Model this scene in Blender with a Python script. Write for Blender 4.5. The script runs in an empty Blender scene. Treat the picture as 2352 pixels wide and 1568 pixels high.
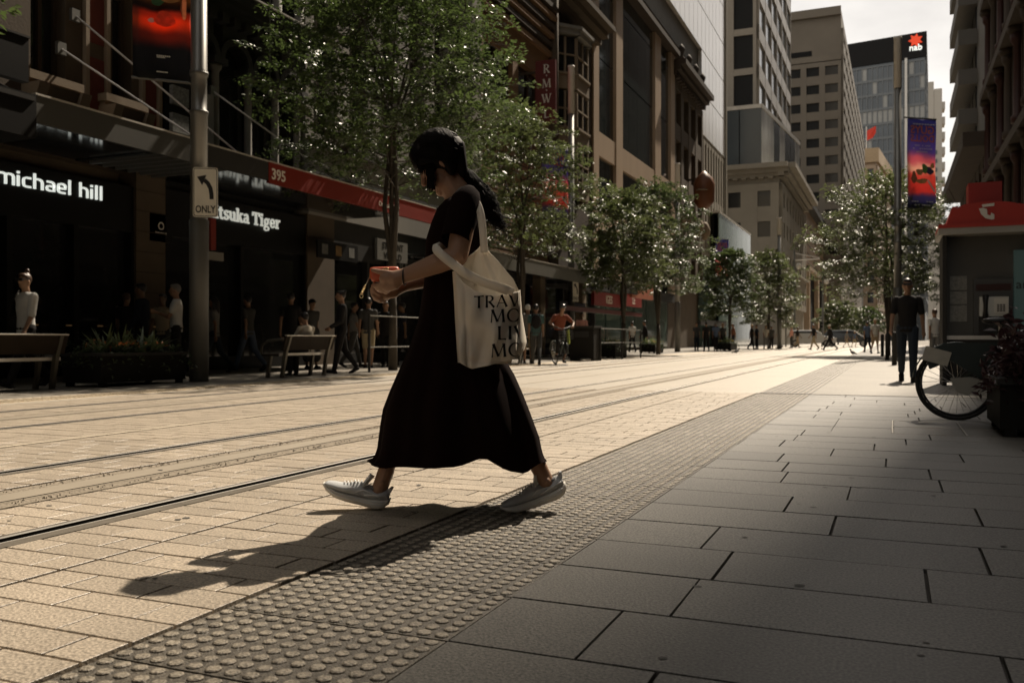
import bpy, bmesh, math, random
import numpy as np
from math import sin, cos, pi, radians, atan, sqrt
from mathutils import Vector, Matrix, Euler

S = bpy.context.scene
COL = S.collection
# ------------------------------------------------------------------ camera
HC = 0.73                                   # camera height, metres (photographer crouching)
FP, U0, V0 = 2060.0, 1176.0, 778.0          # focal length and principal point in a 2352 px wide picture
TH = atan((2050 - 1176) / FP)               # street direction (+Y) lies this far right of the lens axis
FW = Vector((-sin(TH), cos(TH), 0)); RT = Vector((cos(TH), sin(TH), 0))
cam = bpy.data.cameras.new('camera')
cam.sensor_width = 36; cam.lens = 36 * FP / 2352
cam.shift_y = -(784 - V0) / 2352
cam.clip_start = 0.05; cam.clip_end = 3000
cam.dof.use_dof = True; cam.dof.focus_distance = 3.85; cam.dof.aperture_fstop = 5.0
camo = bpy.data.objects.new('camera', cam); COL.objects.link(camo)
camo.location = (0, 0, HC); camo.rotation_euler = (pi / 2, 0, TH)
S.camera = camo
# ------------------------------------------------------------------ world, sun, exposure
SUN_AZ, SUN_EL = radians(8.5), radians(48.3)
w = bpy.data.worlds.new('World'); S.world = w; w.use_nodes = True
nt = w.node_tree; nt.nodes.clear()
o_ = nt.nodes.new('ShaderNodeOutputWorld'); bg = nt.nodes.new('ShaderNodeBackground')
sky = nt.nodes.new('ShaderNodeTexSky'); sky.sky_type = 'NISHITA'; sky.sun_disc = False
sky.sun_elevation = SUN_EL; sky.sun_rotation = SUN_AZ; sky.dust_density = 3.0; sky.air_density = 1.0
tc = nt.nodes.new('ShaderNodeTexCoord'); mp = nt.nodes.new('ShaderNodeMapping'); mp.inputs['Scale'].default_value = (1, 1, 2.2)
nz = nt.nodes.new('ShaderNodeTexNoise'); nz.inputs['Scale'].default_value = 3.2; nz.inputs['Detail'].default_value = 7; nz.inputs['Roughness'].default_value = .55
cr = nt.nodes.new('ShaderNodeValToRGB')      # thin bright cloud deck, a little darker in patches
cr.color_ramp.elements[0].position = .38; cr.color_ramp.elements[0].color = (5.2, 4.9, 4.55, 1)
cr.color_ramp.elements[1].position = .62; cr.color_ramp.elements[1].color = (7.6, 7.2, 6.6, 1)
mx = nt.nodes.new('ShaderNodeMix'); mx.data_type = 'RGBA'; mx.inputs['Factor'].default_value = .88
nt.links.new(tc.outputs['Generated'], mp.inputs['Vector']); nt.links.new(mp.outputs[0], nz.inputs['Vector'])
nt.links.new(nz.outputs['Fac'], cr.inputs[0]); nt.links.new(sky.outputs[0], mx.inputs[6]); nt.links.new(cr.outputs[0], mx.inputs[7])
nt.links.new(mx.outputs[2], bg.inputs[0]); bg.inputs[1].default_value = 0.09
nt.links.new(bg.outputs[0], o_.inputs[0])
sl = bpy.data.lights.new('sun', 'SUN'); sl.energy = 5.0; sl.angle = radians(.6); sl.color = (1, .868, .70)
so = bpy.data.objects.new('sun', sl); COL.objects.link(so)
TOSUN = Vector((sin(SUN_AZ) * cos(SUN_EL), cos(SUN_AZ) * cos(SUN_EL), sin(SUN_EL)))
so.rotation_euler = TOSUN.to_track_quat('Z', 'Y').to_euler(); so.location = (20, 60, 80)
S.view_settings.view_transform = 'Standard'; S.view_settings.look = 'None'
S.view_settings.exposure = 0.63; S.view_settings.gamma = 1; S.view_settings.use_curve_mapping = False
S.cycles.max_bounces = 6; S.cycles.diffuse_bounces = 3; S.cycles.glossy_bounces = 3; S.cycles.transparent_max_bounces = 12
S.cycles.sample_clamp_indirect = 4; S.cycles.use_denoising = True; S.cycles.caustics_reflective = False; S.cycles.caustics_refractive = False

# ------------------------------------------------------------------ helpers
def ray(u): return FW + RT * ((u - U0) / FP)
def P(u, v, X=None, Y=None, d=None, z=None):
    """the point of the place seen at picture position (u, v) on a plane x=X, y=Y, at lens distance d or at height z"""
    r = ray(u)
    if X is not None: t = X / r.x
    elif Y is not None: t = Y / r.y
    elif z is not None: t = FP * (HC - z) / (v - V0)
    else: t = d
    return Vector((r.x * t, r.y * t, HC + (V0 - v) / FP * t))
def G(u, v): return P(u, v, z=0)
def yu(u, X): return P(u, V0, X=X).y
def zv(u, v, X): return P(u, v, X=X).z

def tag(o, label=None, cat=None, group=None, kind=None):
    if label: o['label'] = label
    if cat: o['category'] = cat
    if group: o['group'] = group
    if kind: o['kind'] = kind
    return o
def empty(name, loc=(0, 0, 0), rz=0, label=None, cat=None, group=None):
    o = bpy.data.objects.new(name, None); COL.objects.link(o)
    o.location = loc; o.rotation_euler = (0, 0, rz); o.empty_display_size = .1
    return tag(o, label, cat, group)
def put(name, me, parent=None, world=False):
    o = bpy.data.objects.new(name, me); COL.objects.link(o)
    if parent is not None:
        o.parent = parent
        if world: o.matrix_parent_inverse = wmat(parent).inverted()
    return o
def wmat(o):
    m = o.matrix_parent_inverse @ Matrix.LocRotScale(o.location, o.rotation_euler, o.scale) if o.parent else Matrix.LocRotScale(o.location, o.rotation_euler, o.scale)
    return wmat(o.parent) @ m if o.parent else m
def copy_tree(o, parent=None):
    c = o.copy(); COL.objects.link(c); c.parent = parent
    for ch in list(o.children): copy_tree(ch, c)
    return c

class MB:
    def __init__(s): s.v = []; s.f = []
    def add(s, vs, fs):
        n = len(s.v); s.v += [tuple(p) for p in vs]; s.f += [tuple(i + n for i in f) for f in fs]; return s
    def box(s, x0, x1, y0, y1, z0, z1):
        return s.add([(x0,y0,z0),(x1,y0,z0),(x1,y1,z0),(x0,y1,z0),(x0,y0,z1),(x1,y0,z1),(x1,y1,z1),(x0,y1,z1)],
                     [(0,3,2,1),(4,5,6,7),(0,1,5,4),(1,2,6,5),(2,3,7,6),(3,0,4,7)])
    def obox(s, c, ax, ay, az):
        c = Vector(c); ax = Vector(ax); ay = Vector(ay); az = Vector(az)
        vs = [c + ax*i + ay*j + az*k for k in (-1,1) for i, j in ((-1,-1),(1,-1),(1,1),(-1,1))]
        return s.add(vs, [(0,3,2,1),(4,5,6,7),(0,1,5,4),(1,2,6,5),(2,3,7,6),(3,0,4,7)])
    def bar(s, p, q, wx, wz, up=(0, 0, 1)):
        p = Vector(p); q = Vector(q); d = (q - p); L = d.length; d.normalize(); up = Vector(up)
        sx = d.cross(up)
        if sx.length < 1e-4: sx = d.cross(Vector((1, 0, 0)))
        sx.normalize(); uz = sx.cross(d)
        return s.obox((p + q) / 2, d * (L / 2), sx * (wx / 2), uz * (wz / 2))
    def tube(s, pts, r, n=8, cap=True, flat=1.0):
        pts = [Vector(p) for p in pts]; m = len(pts)
        rs = r if isinstance(r, (list, tuple)) else [r] * m
        prev = None; rings = []
        for i, p in enumerate(pts):
            t = (pts[min(i+1, m-1)] - pts[max(i-1, 0)]).normalized()
            if prev is None:
                a = t.cross(Vector((0, 0, 1)));
                if a.length < 1e-3: a = t.cross(Vector((0, 1, 0)))
            else: a = prev - t * prev.dot(t)
            a.normalize(); prev = a; b = t.cross(a)
            rings.append([p + a * (rs[i] * cos(2*pi*k/n)) + b * (rs[i] * flat * sin(2*pi*k/n)) for k in range(n)])
        return s.loft(rings, cap)
    def loft(s, rings, cap=True, closed=True):
        n = len(rings[0]); vs = [p for r in rings for p in r]; fs = []
        for i in range(len(rings) - 1):
            for k in range(n if closed else n - 1):
                fs.append((i*n+k, i*n+(k+1) % n, (i+1)*n+(k+1) % n, (i+1)*n+k))
        if cap and closed: fs += [tuple(reversed(range(n))), tuple((len(rings)-1)*n+k for k in range(n))]
        return s.add(vs, fs)
    def lathe(s, c, prof, n=16, cap=True):
        c = Vector(c)
        return s.loft([[c + Vector((r*cos(2*pi*k/n), r*sin(2*pi*k/n), z)) for k in range(n)] for r, z in prof], cap)
    def ell(s, c, r, rot=None, n=12, m=8):
        c = Vector(c); R = rot.to_matrix() if rot else Matrix.Identity(3)
        rings = []
        for i in range(1, m):
            a = pi * i / m
            rings.append([c + R @ Vector((r[0]*sin(a)*cos(2*pi*k/n), r[1]*sin(a)*sin(2*pi*k/n), -r[2]*cos(a))) for k in range(n)])
        s.loft(rings, False); b = len(s.v) - (m-1)*n
        s.v += [tuple(c + R @ Vector((0,0,-r[2]))), tuple(c + R @ Vector((0,0,r[2])))]
        lo, hi = len(s.v)-2, len(s.v)-1
        for k in range(n):
            s.f.append((lo, b+(k+1) % n, b+k)); s.f.append((hi, b+(m-2)*n+k, b+(m-2)*n+(k+1) % n))
        return s
    def cap(s, p, q, r0, r1, n=8):
        """tapered capsule"""
        p = Vector(p); q = Vector(q); d = q - p; L = max(d.length, 1e-5); d = d / L
        a = d.cross(Vector((0, 0, 1)))
        if a.length < 1e-3: a = d.cross(Vector((0, 1, 0)))
        a.normalize(); b = d.cross(a); rings = []
        st = [(-r0*cos(t), r0*sin(t)) for t in (.35, .9)] + [(0, r0), (L, r1)] + [(L + r1*sin(t), r1*cos(t)) for t in (.67, 1.22)]
        for h, r in st: rings.append([p + d*h + a*(r*cos(2*pi*k/n)) + b*(r*sin(2*pi*k/n)) for k in range(n)])
        return s.loft(rings, True)
    def quad(s, *p): return s.add(p, [tuple(range(len(p)))])
    def prism(s, poly, off):
        off = Vector(off); n = len(poly); a = [Vector(p) for p in poly]; b = [p + off for p in a]
        fs = [tuple(reversed(range(n))), tuple(range(n, 2*n))] + [(i, (i+1) % n, n+(i+1) % n, n+i) for i in range(n)]
        return s.add(a + b, fs)
    def mesh(s, name, mat, smooth=False):
        me = bpy.data.meshes.new(name); me.from_pydata(s.v, [], s.f); me.update()
        if mat: me.materials.append(mat)
        if smooth: me.shade_smooth()
        return me
    def build(s, name, mat, parent=None, world=False, smooth=False):
        return put(name, s.mesh(name, mat, smooth), parent, world)

MATS = {}
def M(name, col, rough=.65, metal=0.0, var=.18, scale=2.0, bump=0.0, bscale=60.0, spec=.4, speck=0.0, sscale=150.0, rand=0.0, emit=None, estr=1.0, coat=0, streak=0, trans=0):
    if name in MATS: return MATS[name]
    m = bpy.data.materials.new(name); m.use_nodes = True; n = m.node_tree.nodes; l = m.node_tree.links
    b = n['Principled BSDF']; b.inputs['Roughness'].default_value = rough; b.inputs['Metallic'].default_value = metal
    b.inputs['Specular IOR Level'].default_value = spec
    if coat: b.inputs['Coat Weight'].default_value = coat; b.inputs['Coat Roughness'].default_value = .1
    if emit: b.inputs['Emission Color'].default_value = (*emit, 1); b.inputs['Emission Strength'].default_value = estr
    g = n.new('ShaderNodeNewGeometry'); src = g.outputs['Position']
    if streak:
        mp = n.new('ShaderNodeMapping'); mp.inputs['Scale'].default_value = (1, 1, streak); l.new(src, mp.inputs[0]); src2 = mp.outputs[0]
    else: src2 = src
    def noise(sc, det, s_=None):
        t = n.new('ShaderNodeTexNoise'); t.inputs['Scale'].default_value = sc; t.inputs['Detail'].default_value = det
        l.new(s_ or src, t.inputs['Vector']); return t
    def math_(op, a, b_):
        t = n.new('ShaderNodeMath'); t.operation = op
        for i, x in enumerate((a, b_)):
            if isinstance(x, (int, float)): t.inputs[i].default_value = x
            else: l.new(x, t.inputs[i])
        return t.outputs[0]
    f = math_('ADD', math_('MULTIPLY', math_('SUBTRACT', noise(scale, 5, src2).outputs['Fac'], .5), 2.4 * var), 1.0)
    if speck:
        sk = n.new('ShaderNodeMapRange'); sk.inputs[1].default_value = .36; sk.inputs[2].default_value = .64; sk.inputs[3].default_value = 1 - speck; sk.inputs[4].default_value = 1 + speck; l.new(noise(sscale, 3).outputs['Fac'], sk.inputs[0])
        f = math_('MULTIPLY', f, sk.outputs[0])
    if rand:
        oi = n.new('ShaderNodeObjectInfo')
        f = math_('MULTIPLY', f, math_('ADD', math_('MULTIPLY', math_('SUBTRACT', oi.outputs['Random'], .5), 2 * rand), 1.0))
    mix = n.new('ShaderNodeVectorMath'); mix.operation = 'SCALE'; mix.inputs[0].default_value = col[:3]; l.new(f, mix.inputs['Scale'])
    l.new(mix.outputs[0], b.inputs['Base Color'])
    if trans:
        t = n.new('ShaderNodeBsdfTranslucent'); l.new(mix.outputs[0], t.inputs['Color'])
        ms = n.new('ShaderNodeMixShader'); ms.inputs[0].default_value = trans
        l.new(b.outputs[0], ms.inputs[1]); l.new(t.outputs[0], ms.inputs[2]); l.new(ms.outputs[0], n['Material Output'].inputs['Surface'])
    if bump:
        bn = n.new('ShaderNodeBump'); bn.inputs['Strength'].default_value = bump; bn.inputs['Distance'].default_value = .01
        l.new(noise(bscale, 4).outputs['Fac'], bn.inputs['Height']); l.new(bn.outputs[0], b.inputs['Normal'])
    MATS[name] = m; return m

# ------------------------------------------------------------------ lettering drawn with strokes
def arc(cx, cy, rx, ry, a0, a1, n=14): return [(cx + rx*cos(radians(a0+(a1-a0)*i/n)), cy + ry*sin(radians(a0+(a1-a0)*i/n))) for i in range(n+1)]
def stroke_polys(pts, wds):
    """a stroke of changing width as a quad strip: list of 4-point polygons"""
    n = len(pts); L, Rr = [], []
    for i in range(n):
        a = pts[max(i-1, 0)]; b = pts[min(i+1, n-1)]; dx, dy = b[0]-a[0], b[1]-a[1]; q = math.hypot(dx, dy) or 1
        k = wds[i] if isinstance(wds, (list, tuple)) else wds
        L.append((pts[i][0] - dy/q*k/2, pts[i][1] + dx/q*k/2)); Rr.append((pts[i][0] + dy/q*k/2, pts[i][1] - dx/q*k/2))
    return [(L[i], Rr[i], Rr[i+1], L[i+1]) for i in range(n-1)]
def flare(a, b, w, e=1.35, n=6):
    """straight stroke that widens at both ends"""
    pts = [(a[0]+(b[0]-a[0])*i/n, a[1]+(b[1]-a[1])*i/n) for i in range(n+1)]
    return (pts, [w*(1+(e-1)*abs(2*i/n-1)**3) for i in range(n+1)])
K, H_ = .15, .055
DISPLAY = {   # high-contrast flared capitals, height 1
 'T': (.72, [flare((.36,0),(.36,.97),K), flare((0,.965),(.72,.965),.075,1.7)]),
 'R': (.72, [flare((.12,0),(.12,1),K), (arc(.3,.74,.26,.235,90,-90), [.05,.06,.08,.1,.12,.14,.15,.15,.15,.14,.12,.1,.08,.06,.05]), ([(.12,.975),(.3,.975)], .05), ([(.12,.505),(.3,.505)], .05), flare((.3,.5),(.68,.0),K,1.2)]),
 'A': (.86, [flare((.06,0),(.43,1),H_,1.6), flare((.40,1),(.79,0),K), ([(.2,.33),(.62,.33)], .05)]),
 'V': (.84, [flare((.07,1),(.43,0),K), flare((.42,0),(.78,1),H_,1.6)]),
 'E': (.6, [flare((.12,0),(.12,1),K), flare((.12,.965),(.55,.965),.07,1.6), flare((.12,.52),(.48,.52),.06,1.6), flare((.12,.035),(.57,.035),.07,1.6)]),
 'M': (1.05, [flare((.1,0),(.17,1),H_,1.6), flare((.17,1),(.52,.06),K), flare((.52,.06),(.87,1),H_,1.3), flare((.87,1),(.95,0),K)]),
 'O': (.98, [(arc(.49,.5,.40,.485,90,450,28), [.05+.1*abs(sin(2*pi*i/28)) for i in range(29)])]),
 'L': (.58, [flare((.12,0),(.12,1),K), flare((.12,.035),(.55,.035),.07,1.7)]),
 'I': (.3, [flare((.14,0),(.14,1),K)]),
 'W': (1.15, [flare((.07,1),(.34,0),K), flare((.34,0),(.58,.9),H_,1.5), flare((.5,1),(.8,0),K), flare((.8,0),(1.08,1),H_,1.5)]),
 '.': (.4, [([(.14,.44),(.26,.44)], .14)]), ' ': (.4, [])}
def serifs(g, xs, top=True, t=.05, wd=.2):
    wdt, st = g
    return (wdt, st + [([(x-wd, yy), (x+wd, yy)], t) for x, yy in xs])
SERIF = dict(DISPLAY)
SERIF['R'] = serifs(DISPLAY['R'], [(.12,.02),(.1,.98),(.66,.02)], wd=.13)
SERIF['M'] = serifs(DISPLAY['M'], [(.1,.02),(.15,.98),(.88,.98),(.95,.02)], wd=.12)
SERIF['W'] = serifs(DISPLAY['W'], [(.07,.98),(.55,.98),(1.08,.98)], wd=.12)
SERIF['L'] = serifs(DISPLAY['L'], [(.12,.02),(.12,.98)], wd=.14)
T = .13
ROUND = {   # squarish rounded lower case, x-height .72, ascender 1.05
 'm': (1.12, [([(.1,0),(.1,.72)], T), ([(.1,.6),(.16,.68),(.26,.7),(.44,.7),(.53,.66),(.56,.56),(.56,0)], T), ([(.56,.6),(.62,.68),(.72,.7),(.88,.7),(.98,.65),(1.02,.55),(1.02,0)], T)]),
 'i': (.28, [([(.12,0),(.12,.72)], T), ([(.12,.85),(.12,1.0)], T)]),
 'c': (.62, [([(.56,.66),(.28,.66),(.14,.6),(.1,.48),(.1,.22),(.14,.1),(.28,.06),(.56,.06)], T)]),
 'h': (.7, [([(.1,0),(.1,1.05)], T), ([(.1,.6),(.18,.67),(.3,.69),(.42,.68),(.53,.62),(.58,.5),(.58,0)], T)]),
 'a': (.68, [([(.12,.67),(.38,.67),(.52,.62),(.57,.5),(.57,.06),(.28,.06),(.14,.1),(.1,.22),(.14,.34),(.28,.38),(.57,.38)], T)]),
 'e': (.68, [([(.56,.06),(.28,.06),(.14,.1),(.1,.22),(.1,.48),(.14,.62),(.28,.67),(.42,.67),(.54,.62),(.57,.5),(.57,.36),(.1,.36)], T)]),
 'l': (.28, [([(.12,0),(.12,1.05)], T)]), ' ': (.36, [])}
B, Q = .19, .14
SLAB = {    # heavy slab-serif lower case
 't': (.5, [([(.2,.9),(.2,.2),(.26,.08),(.46,.07)], B), ([(.0,.66),(.44,.66)], Q)]),
 's': (.58, [([(.5,.55),(.44,.64),(.28,.67),(.12,.6),(.1,.5),(.18,.41),(.4,.33),(.5,.24),(.47,.12),(.3,.05),(.14,.08),(.06,.2)], Q+.01)]),
 'u': (.78, [([(.16,.66),(.16,.22),(.22,.1),(.34,.07),(.46,.12),(.56,.22)], B-.02), ([(.58,.68),(.58,0)], B), ([(0,.66),(.2,.66)], Q), ([(.42,.66),(.6,.66)], Q), ([(.56,.06),(.76,.06)], Q)]),
 'k': (.78, [([(.16,0),(.16,1.02)], B), ([(0,.98),(.2,.98)], Q), ([(0,.06),(.32,.06)], Q), ([(.22,.3),(.56,.64)], Q), ([(.36,.44),(.62,.05)], B), ([(.44,.66),(.74,.66)], Q), ([(.48,.06),(.78,.06)], Q)]),
 'a': (.7, [([(.12,.56),(.2,.65),(.34,.67),(.46,.62),(.5,.5),(.5,.06)], B-.02), ([(.5,.4),(.26,.38),(.12,.3),(.1,.18),(.18,.07),(.32,.06),(.48,.18)], Q), ([(.5,.06),(.68,.06)], Q)]),
 'T': (.92, [([(.44,0),(.44,1)], B+.03), ([(.04,.94),(.86,.94)], Q), ([(.06,.7),(.06,.98)], Q), ([(.84,.7),(.84,.98)], Q), ([(.24,.06),(.66,.06)], Q)]),
 'i': (.42, [([(.2,0),(.2,.68)], B), ([(.02,.66),(.24,.66)], Q), ([(.02,.06),(.38,.06)], Q), ([(.2,.8),(.2,1.0)], B)]),
 'g': (.74, [(arc(.32,.42,.2,.22,0,360,18), Q), ([(.45,.6),(.7,.66)], Q), ([(.2,.22),(.12,.12),(.2,.04),(.5,.02),(.62,-.08),(.56,-.22),(.3,-.28),(.08,-.22),(.06,-.1),(.2,.0)], Q-.01)]),
 'e': (.68, [([(.1,.36),(.56,.36),(.54,.54),(.44,.65),(.3,.67),(.16,.6),(.09,.44),(.09,.26),(.16,.12),(.32,.05),(.5,.09),(.58,.18)], Q+.01)]),
 'r': (.6, [([(.18,0),(.18,.68)], B), ([(.02,.66),(.22,.66)], Q), ([(.02,.06),(.38,.06)], Q), ([(.22,.42),(.32,.6),(.44,.66),(.56,.64)], B-.01)]), ' ': (.3, []),
 'o': (.74, [(arc(.36,.36,.25,.29,0,360,20), B-.02)]), 'O': (1.0, [(arc(.48,.5,.36,.44,0,360,24), B)]),
 'n': (.8, [([(.16,0),(.16,.68)], B), ([(.2,.5),(.34,.64),(.48,.62),(.56,.5),(.56,0)], B-.02), ([(0,.66),(.2,.66)], Q), ([(.02,.06),(.34,.06)], Q), ([(.44,.06),(.74,.06)], Q)])}
def text_polys(txt, font, gap=.06):
    x = 0; out = []
    for ch in txt:
        wd, st = font[ch]
        for k, (pts, wds) in enumerate(st):
            out.append([[(x+px, py) for px, py in q] for q in stroke_polys(pts, wds)])
        x += wd + gap
    return out, x - gap
def stroke_text(mb, txt, font, org, ux, uz, size, nrm, th, gap=.06):
    """letters standing proud of a board: org = lower left, ux/uz unit vectors, nrm outward"""
    sts, wd = text_polys(txt, font, gap); org = Vector(org); ux = Vector(ux); uz = Vector(uz); nrm = Vector(nrm)
    for k, st in enumerate(sts):
        e = nrm * (th + .0012 * (k % 5))
        for q in st:
            a = [org + ux*(x*size) + uz*(y*size) for x, y in q]
            mb.add(a + [p + e for p in a], [(4,5,6,7),(0,1,5,4),(1,2,6,5),(2,3,7,6),(3,0,4,7)])
    return wd * size
def font_text(txt, size, extrude=.004, bold=0, align='LEFT', spacing=1.0):
    """the built-in sans as a mesh, lying in local XY"""
    cu = bpy.data.curves.new('lettering', 'FONT'); cu.body = txt; cu.size = size; cu.extrude = extrude; cu.offset = bold; cu.align_x = align; cu.space_character = spacing; cu.resolution_u = 3
    ob = bpy.data.objects.new('lettering', cu); COL.objects.link(ob)
    dg = bpy.context.evaluated_depsgraph_get(); me = bpy.data.meshes.new_from_object(ob.evaluated_get(dg)); bpy.data.objects.remove(ob)
    return me
def sign_text(name, txt, size, org, ux, uz, mat, parent, bold=0, align='LEFT', extrude=.004, spacing=1.0, sx=1.0):
    me = font_text(txt, size, extrude, bold, align, spacing); me.materials.clear(); me.materials.append(mat)
    ux = Vector(ux).normalized(); uz = Vector(uz).normalized(); nn = ux.cross(uz)
    R = Matrix((ux*sx, uz, nn)).transposed().to_4x4(); me.transform(Matrix.Translation(Vector(org)) @ R)
    return put(name, me, parent, True)
rnd = random.Random(7)
# ================================================================== the ground
XTR, XTL = -.99, -1.675               # tactile strip, right and left edge
RAILS = [-2.97, -4.47, -6.68, -8.22]
XFK = -9.95                           # far pavement begins
XL, XR = -15.0, 5.5                   # facade lines
m_joint = M('paving joint', (.045, .04, .034), .95, var=.3, scale=9)
m_asph = M('asphalt', (.16, .145, .125), .8, var=.2, scale=.6, speck=.2, sscale=60)
m_sett = M('granite setts', (.355, .30, .234), .42, var=.22, scale=1.3, speck=.42, sscale=120, rand=.1, bump=.2, bscale=150, spec=.7)
m_road = M('glare-pale far setts', (.43, .382, .315), .38, var=.15, scale=.8, speck=.2, sscale=40, bump=.3, bscale=30, spec=1.0)  # paler than the near setts, painting in the far glare
m_slab = M('dark granite slabs deepened for shade', (.085, .079, .068), .5, var=.32, scale=1.6, speck=.6, sscale=120, rand=.2, bump=.15, bscale=140, spec=.6)  # granite colour lowered further to deepen the near pavement shade
m_slabf = M('paler sunlit far slabs', (.2, .18, .15), .45, var=.2, scale=.9, speck=.3, sscale=40, bump=.2, bscale=40, spec=.45)  # paler copy of the slabs for the sunlit stretch
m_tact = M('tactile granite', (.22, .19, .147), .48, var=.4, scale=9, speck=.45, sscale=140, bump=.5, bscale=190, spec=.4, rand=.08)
def tone_by_height(m, z0, z1, k):
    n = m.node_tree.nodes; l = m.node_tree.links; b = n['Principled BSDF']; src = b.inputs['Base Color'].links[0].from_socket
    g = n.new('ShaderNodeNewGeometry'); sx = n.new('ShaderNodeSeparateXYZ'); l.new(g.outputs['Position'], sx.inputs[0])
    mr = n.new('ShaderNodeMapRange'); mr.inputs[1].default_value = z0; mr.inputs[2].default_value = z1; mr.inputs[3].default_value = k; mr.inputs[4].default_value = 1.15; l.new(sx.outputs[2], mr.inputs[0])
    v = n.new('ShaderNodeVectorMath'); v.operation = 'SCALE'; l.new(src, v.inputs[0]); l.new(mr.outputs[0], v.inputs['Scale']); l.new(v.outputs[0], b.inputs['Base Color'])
tone_by_height(m_tact, -.0012, .0022, .42)  # darker between the studs, lighter on their tops
m_rail = M('polished rail steel', (.8, .76, .7), .45, .9, var=.1, scale=6)
m_groove = M('rail groove', (.012, .011, .009), 1.0, spec=.0)
m_rubber = M('rail rubber and grout', (.12, .105, .085), .9, spec=.1, var=.3, scale=8, bump=.3, bscale=60)
m_grav = M('drain gravel', (.22, .185, .14), .9, var=.7, scale=45, bump=1, bscale=70)
m_conc = M('drain concrete', (.27, .232, .18), .6, var=.15, scale=5)
m_paint = M('worn line', (.56, .49, .38), .5, var=.3, scale=5)

def sheet(name, x0, x1, y0, y1, z, mat, nx=1, ny=1):
    mb = MB(); mb.quad((x0, y0, z), (x1, y0, z), (x1, y1, z), (x0, y1, z))
    return tag(mb.build(name, mat), kind='structure')
sheet('ground', -700, 700, -60, 1500, -.05, m_asph)
YN = 12.5                                                   # pieces are built up to here
road = sheet('road', -9.95, XTL, -8, YN, -.016, m_joint)
far_road = sheet('tram_street', -9.95, XTL, YN, 420, -.004, m_road)
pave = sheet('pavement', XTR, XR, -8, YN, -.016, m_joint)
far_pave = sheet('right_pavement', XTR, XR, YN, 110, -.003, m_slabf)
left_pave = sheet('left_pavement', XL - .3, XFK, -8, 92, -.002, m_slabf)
tact_bed = sheet('tactile_strip_bed', XTL, XTR, -8, YN, -.014, m_joint)

def chamfer_slab(w, l, h=.016, c=.0008):
    """one paving piece centred on its top face, w along x, l along y"""
    a, b = w / 2, l / 2; mb = MB()
    top = [(-a+c,-b+c,0),(a-c,-b+c,0),(a-c,b-c,0),(-a+c,b-c,0)]; mid = [(-a,-b,-c),(a,-b,-c),(a,b,-c),(-a,b,-c)]; bot = [(x, y, -h) for x, y, z in mid]
    return mb.loft([bot, mid, top], True)
def visible(x, y, m=.25):
    d = x * FW.x + y * FW.y
    if d < .9: return False
    u = FP * (x * RT.x + y * RT.y) / d / 2352
    return abs(u) < .5 + m / d
def lay(pieces, parent, name, mat, limit, jitter):
    """pieces: (x, y, w, l); the nearest ones become parts, the rest one joined part"""
    pieces = sorted([p for p in pieces if visible(p[0], p[1], max(p[2], p[3]))], key=lambda p: p[0]*FW.x + p[1]*FW.y)
    cache = {}; rest = MB()
    for i, (x, y, w_, l_) in enumerate(pieces):
        dz = rnd.uniform(-jitter, 0); tx = rnd.uniform(-1, 1) * jitter * .6
        if i < limit:
            k = (round(w_, 2), round(l_, 3))
            if k not in cache: cache[k] = chamfer_slab(k[0], k[1]).mesh(name, mat)
            o = put(name, cache[k], parent); o.location = (x, y, dz); o.rotation_euler = (tx, tx * .7, rnd.uniform(-.004, .004))
        else:
            a, b = w_ / 2, l_ / 2; c = .0008
            rest.add([(x-a,y-b,dz-c-.006),(x+a,y-b,dz-c-.006),(x+a,y+b,dz-c-.006),(x-a,y+b,dz-c-.006),(x-a+c,y-b+c,dz),(x+a-c,y-b+c,dz),(x+a-c,y+b-c,dz),(x-a+c,y+b-c,dz)], [(4,5,6,7),(0,1,5,4),(1,2,6,5),(2,3,7,6),(3,0,4,7)])
    if rest.v: tag(rest.build(name + '_rows', mat, parent), kind='stuff')
# setts: courses .143 m across the street, cut to the strips between the rails
strips = [(XTL - .012, -2.42), (-2.432, RAILS[0] + .105), (RAILS[0] - .085, -3.52), (-3.98, RAILS[1] + .085), (RAILS[1] - .085, -5.5), (-5.56, RAILS[2] + .085), (RAILS[2] - .085, -7.27), (-7.66, RAILS[3] + .085), (RAILS[3] - .085, -9.05)]
pcs = []
for x1, x0 in strips:
    y = -.3; row = 0
    while y < YN - .07:
        x = x1 - (.15 if row % 2 else .3) * rnd.uniform(.8, 1.05); xs = [x1, x]
        while x - .3 > x0 + .09: x -= .3 * rnd.uniform(.96, 1.04); xs.append(x)
        xs.append(x0)
        for a, b in zip(xs, xs[1:]):
            if a - b > .05: pcs.append(((a + b) / 2, y, round(a - b - .0085, 2), .1335))
        y += .143; row += 1
lay(pcs, road, 'sett', m_sett, 300, .0022)
# large slabs on the right, courses .4 m, joints read off the photograph for the nearest courses
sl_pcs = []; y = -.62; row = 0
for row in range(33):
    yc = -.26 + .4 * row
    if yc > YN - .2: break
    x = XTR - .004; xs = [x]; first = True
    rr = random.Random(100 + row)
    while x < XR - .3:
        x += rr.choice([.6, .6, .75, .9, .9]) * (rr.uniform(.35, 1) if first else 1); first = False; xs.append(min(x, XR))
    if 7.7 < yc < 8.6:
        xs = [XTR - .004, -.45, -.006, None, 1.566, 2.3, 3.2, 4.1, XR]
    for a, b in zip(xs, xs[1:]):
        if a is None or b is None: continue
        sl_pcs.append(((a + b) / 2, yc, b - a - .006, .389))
lay(sl_pcs, pave, 'slab', m_slab, 300, .0018)
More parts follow.
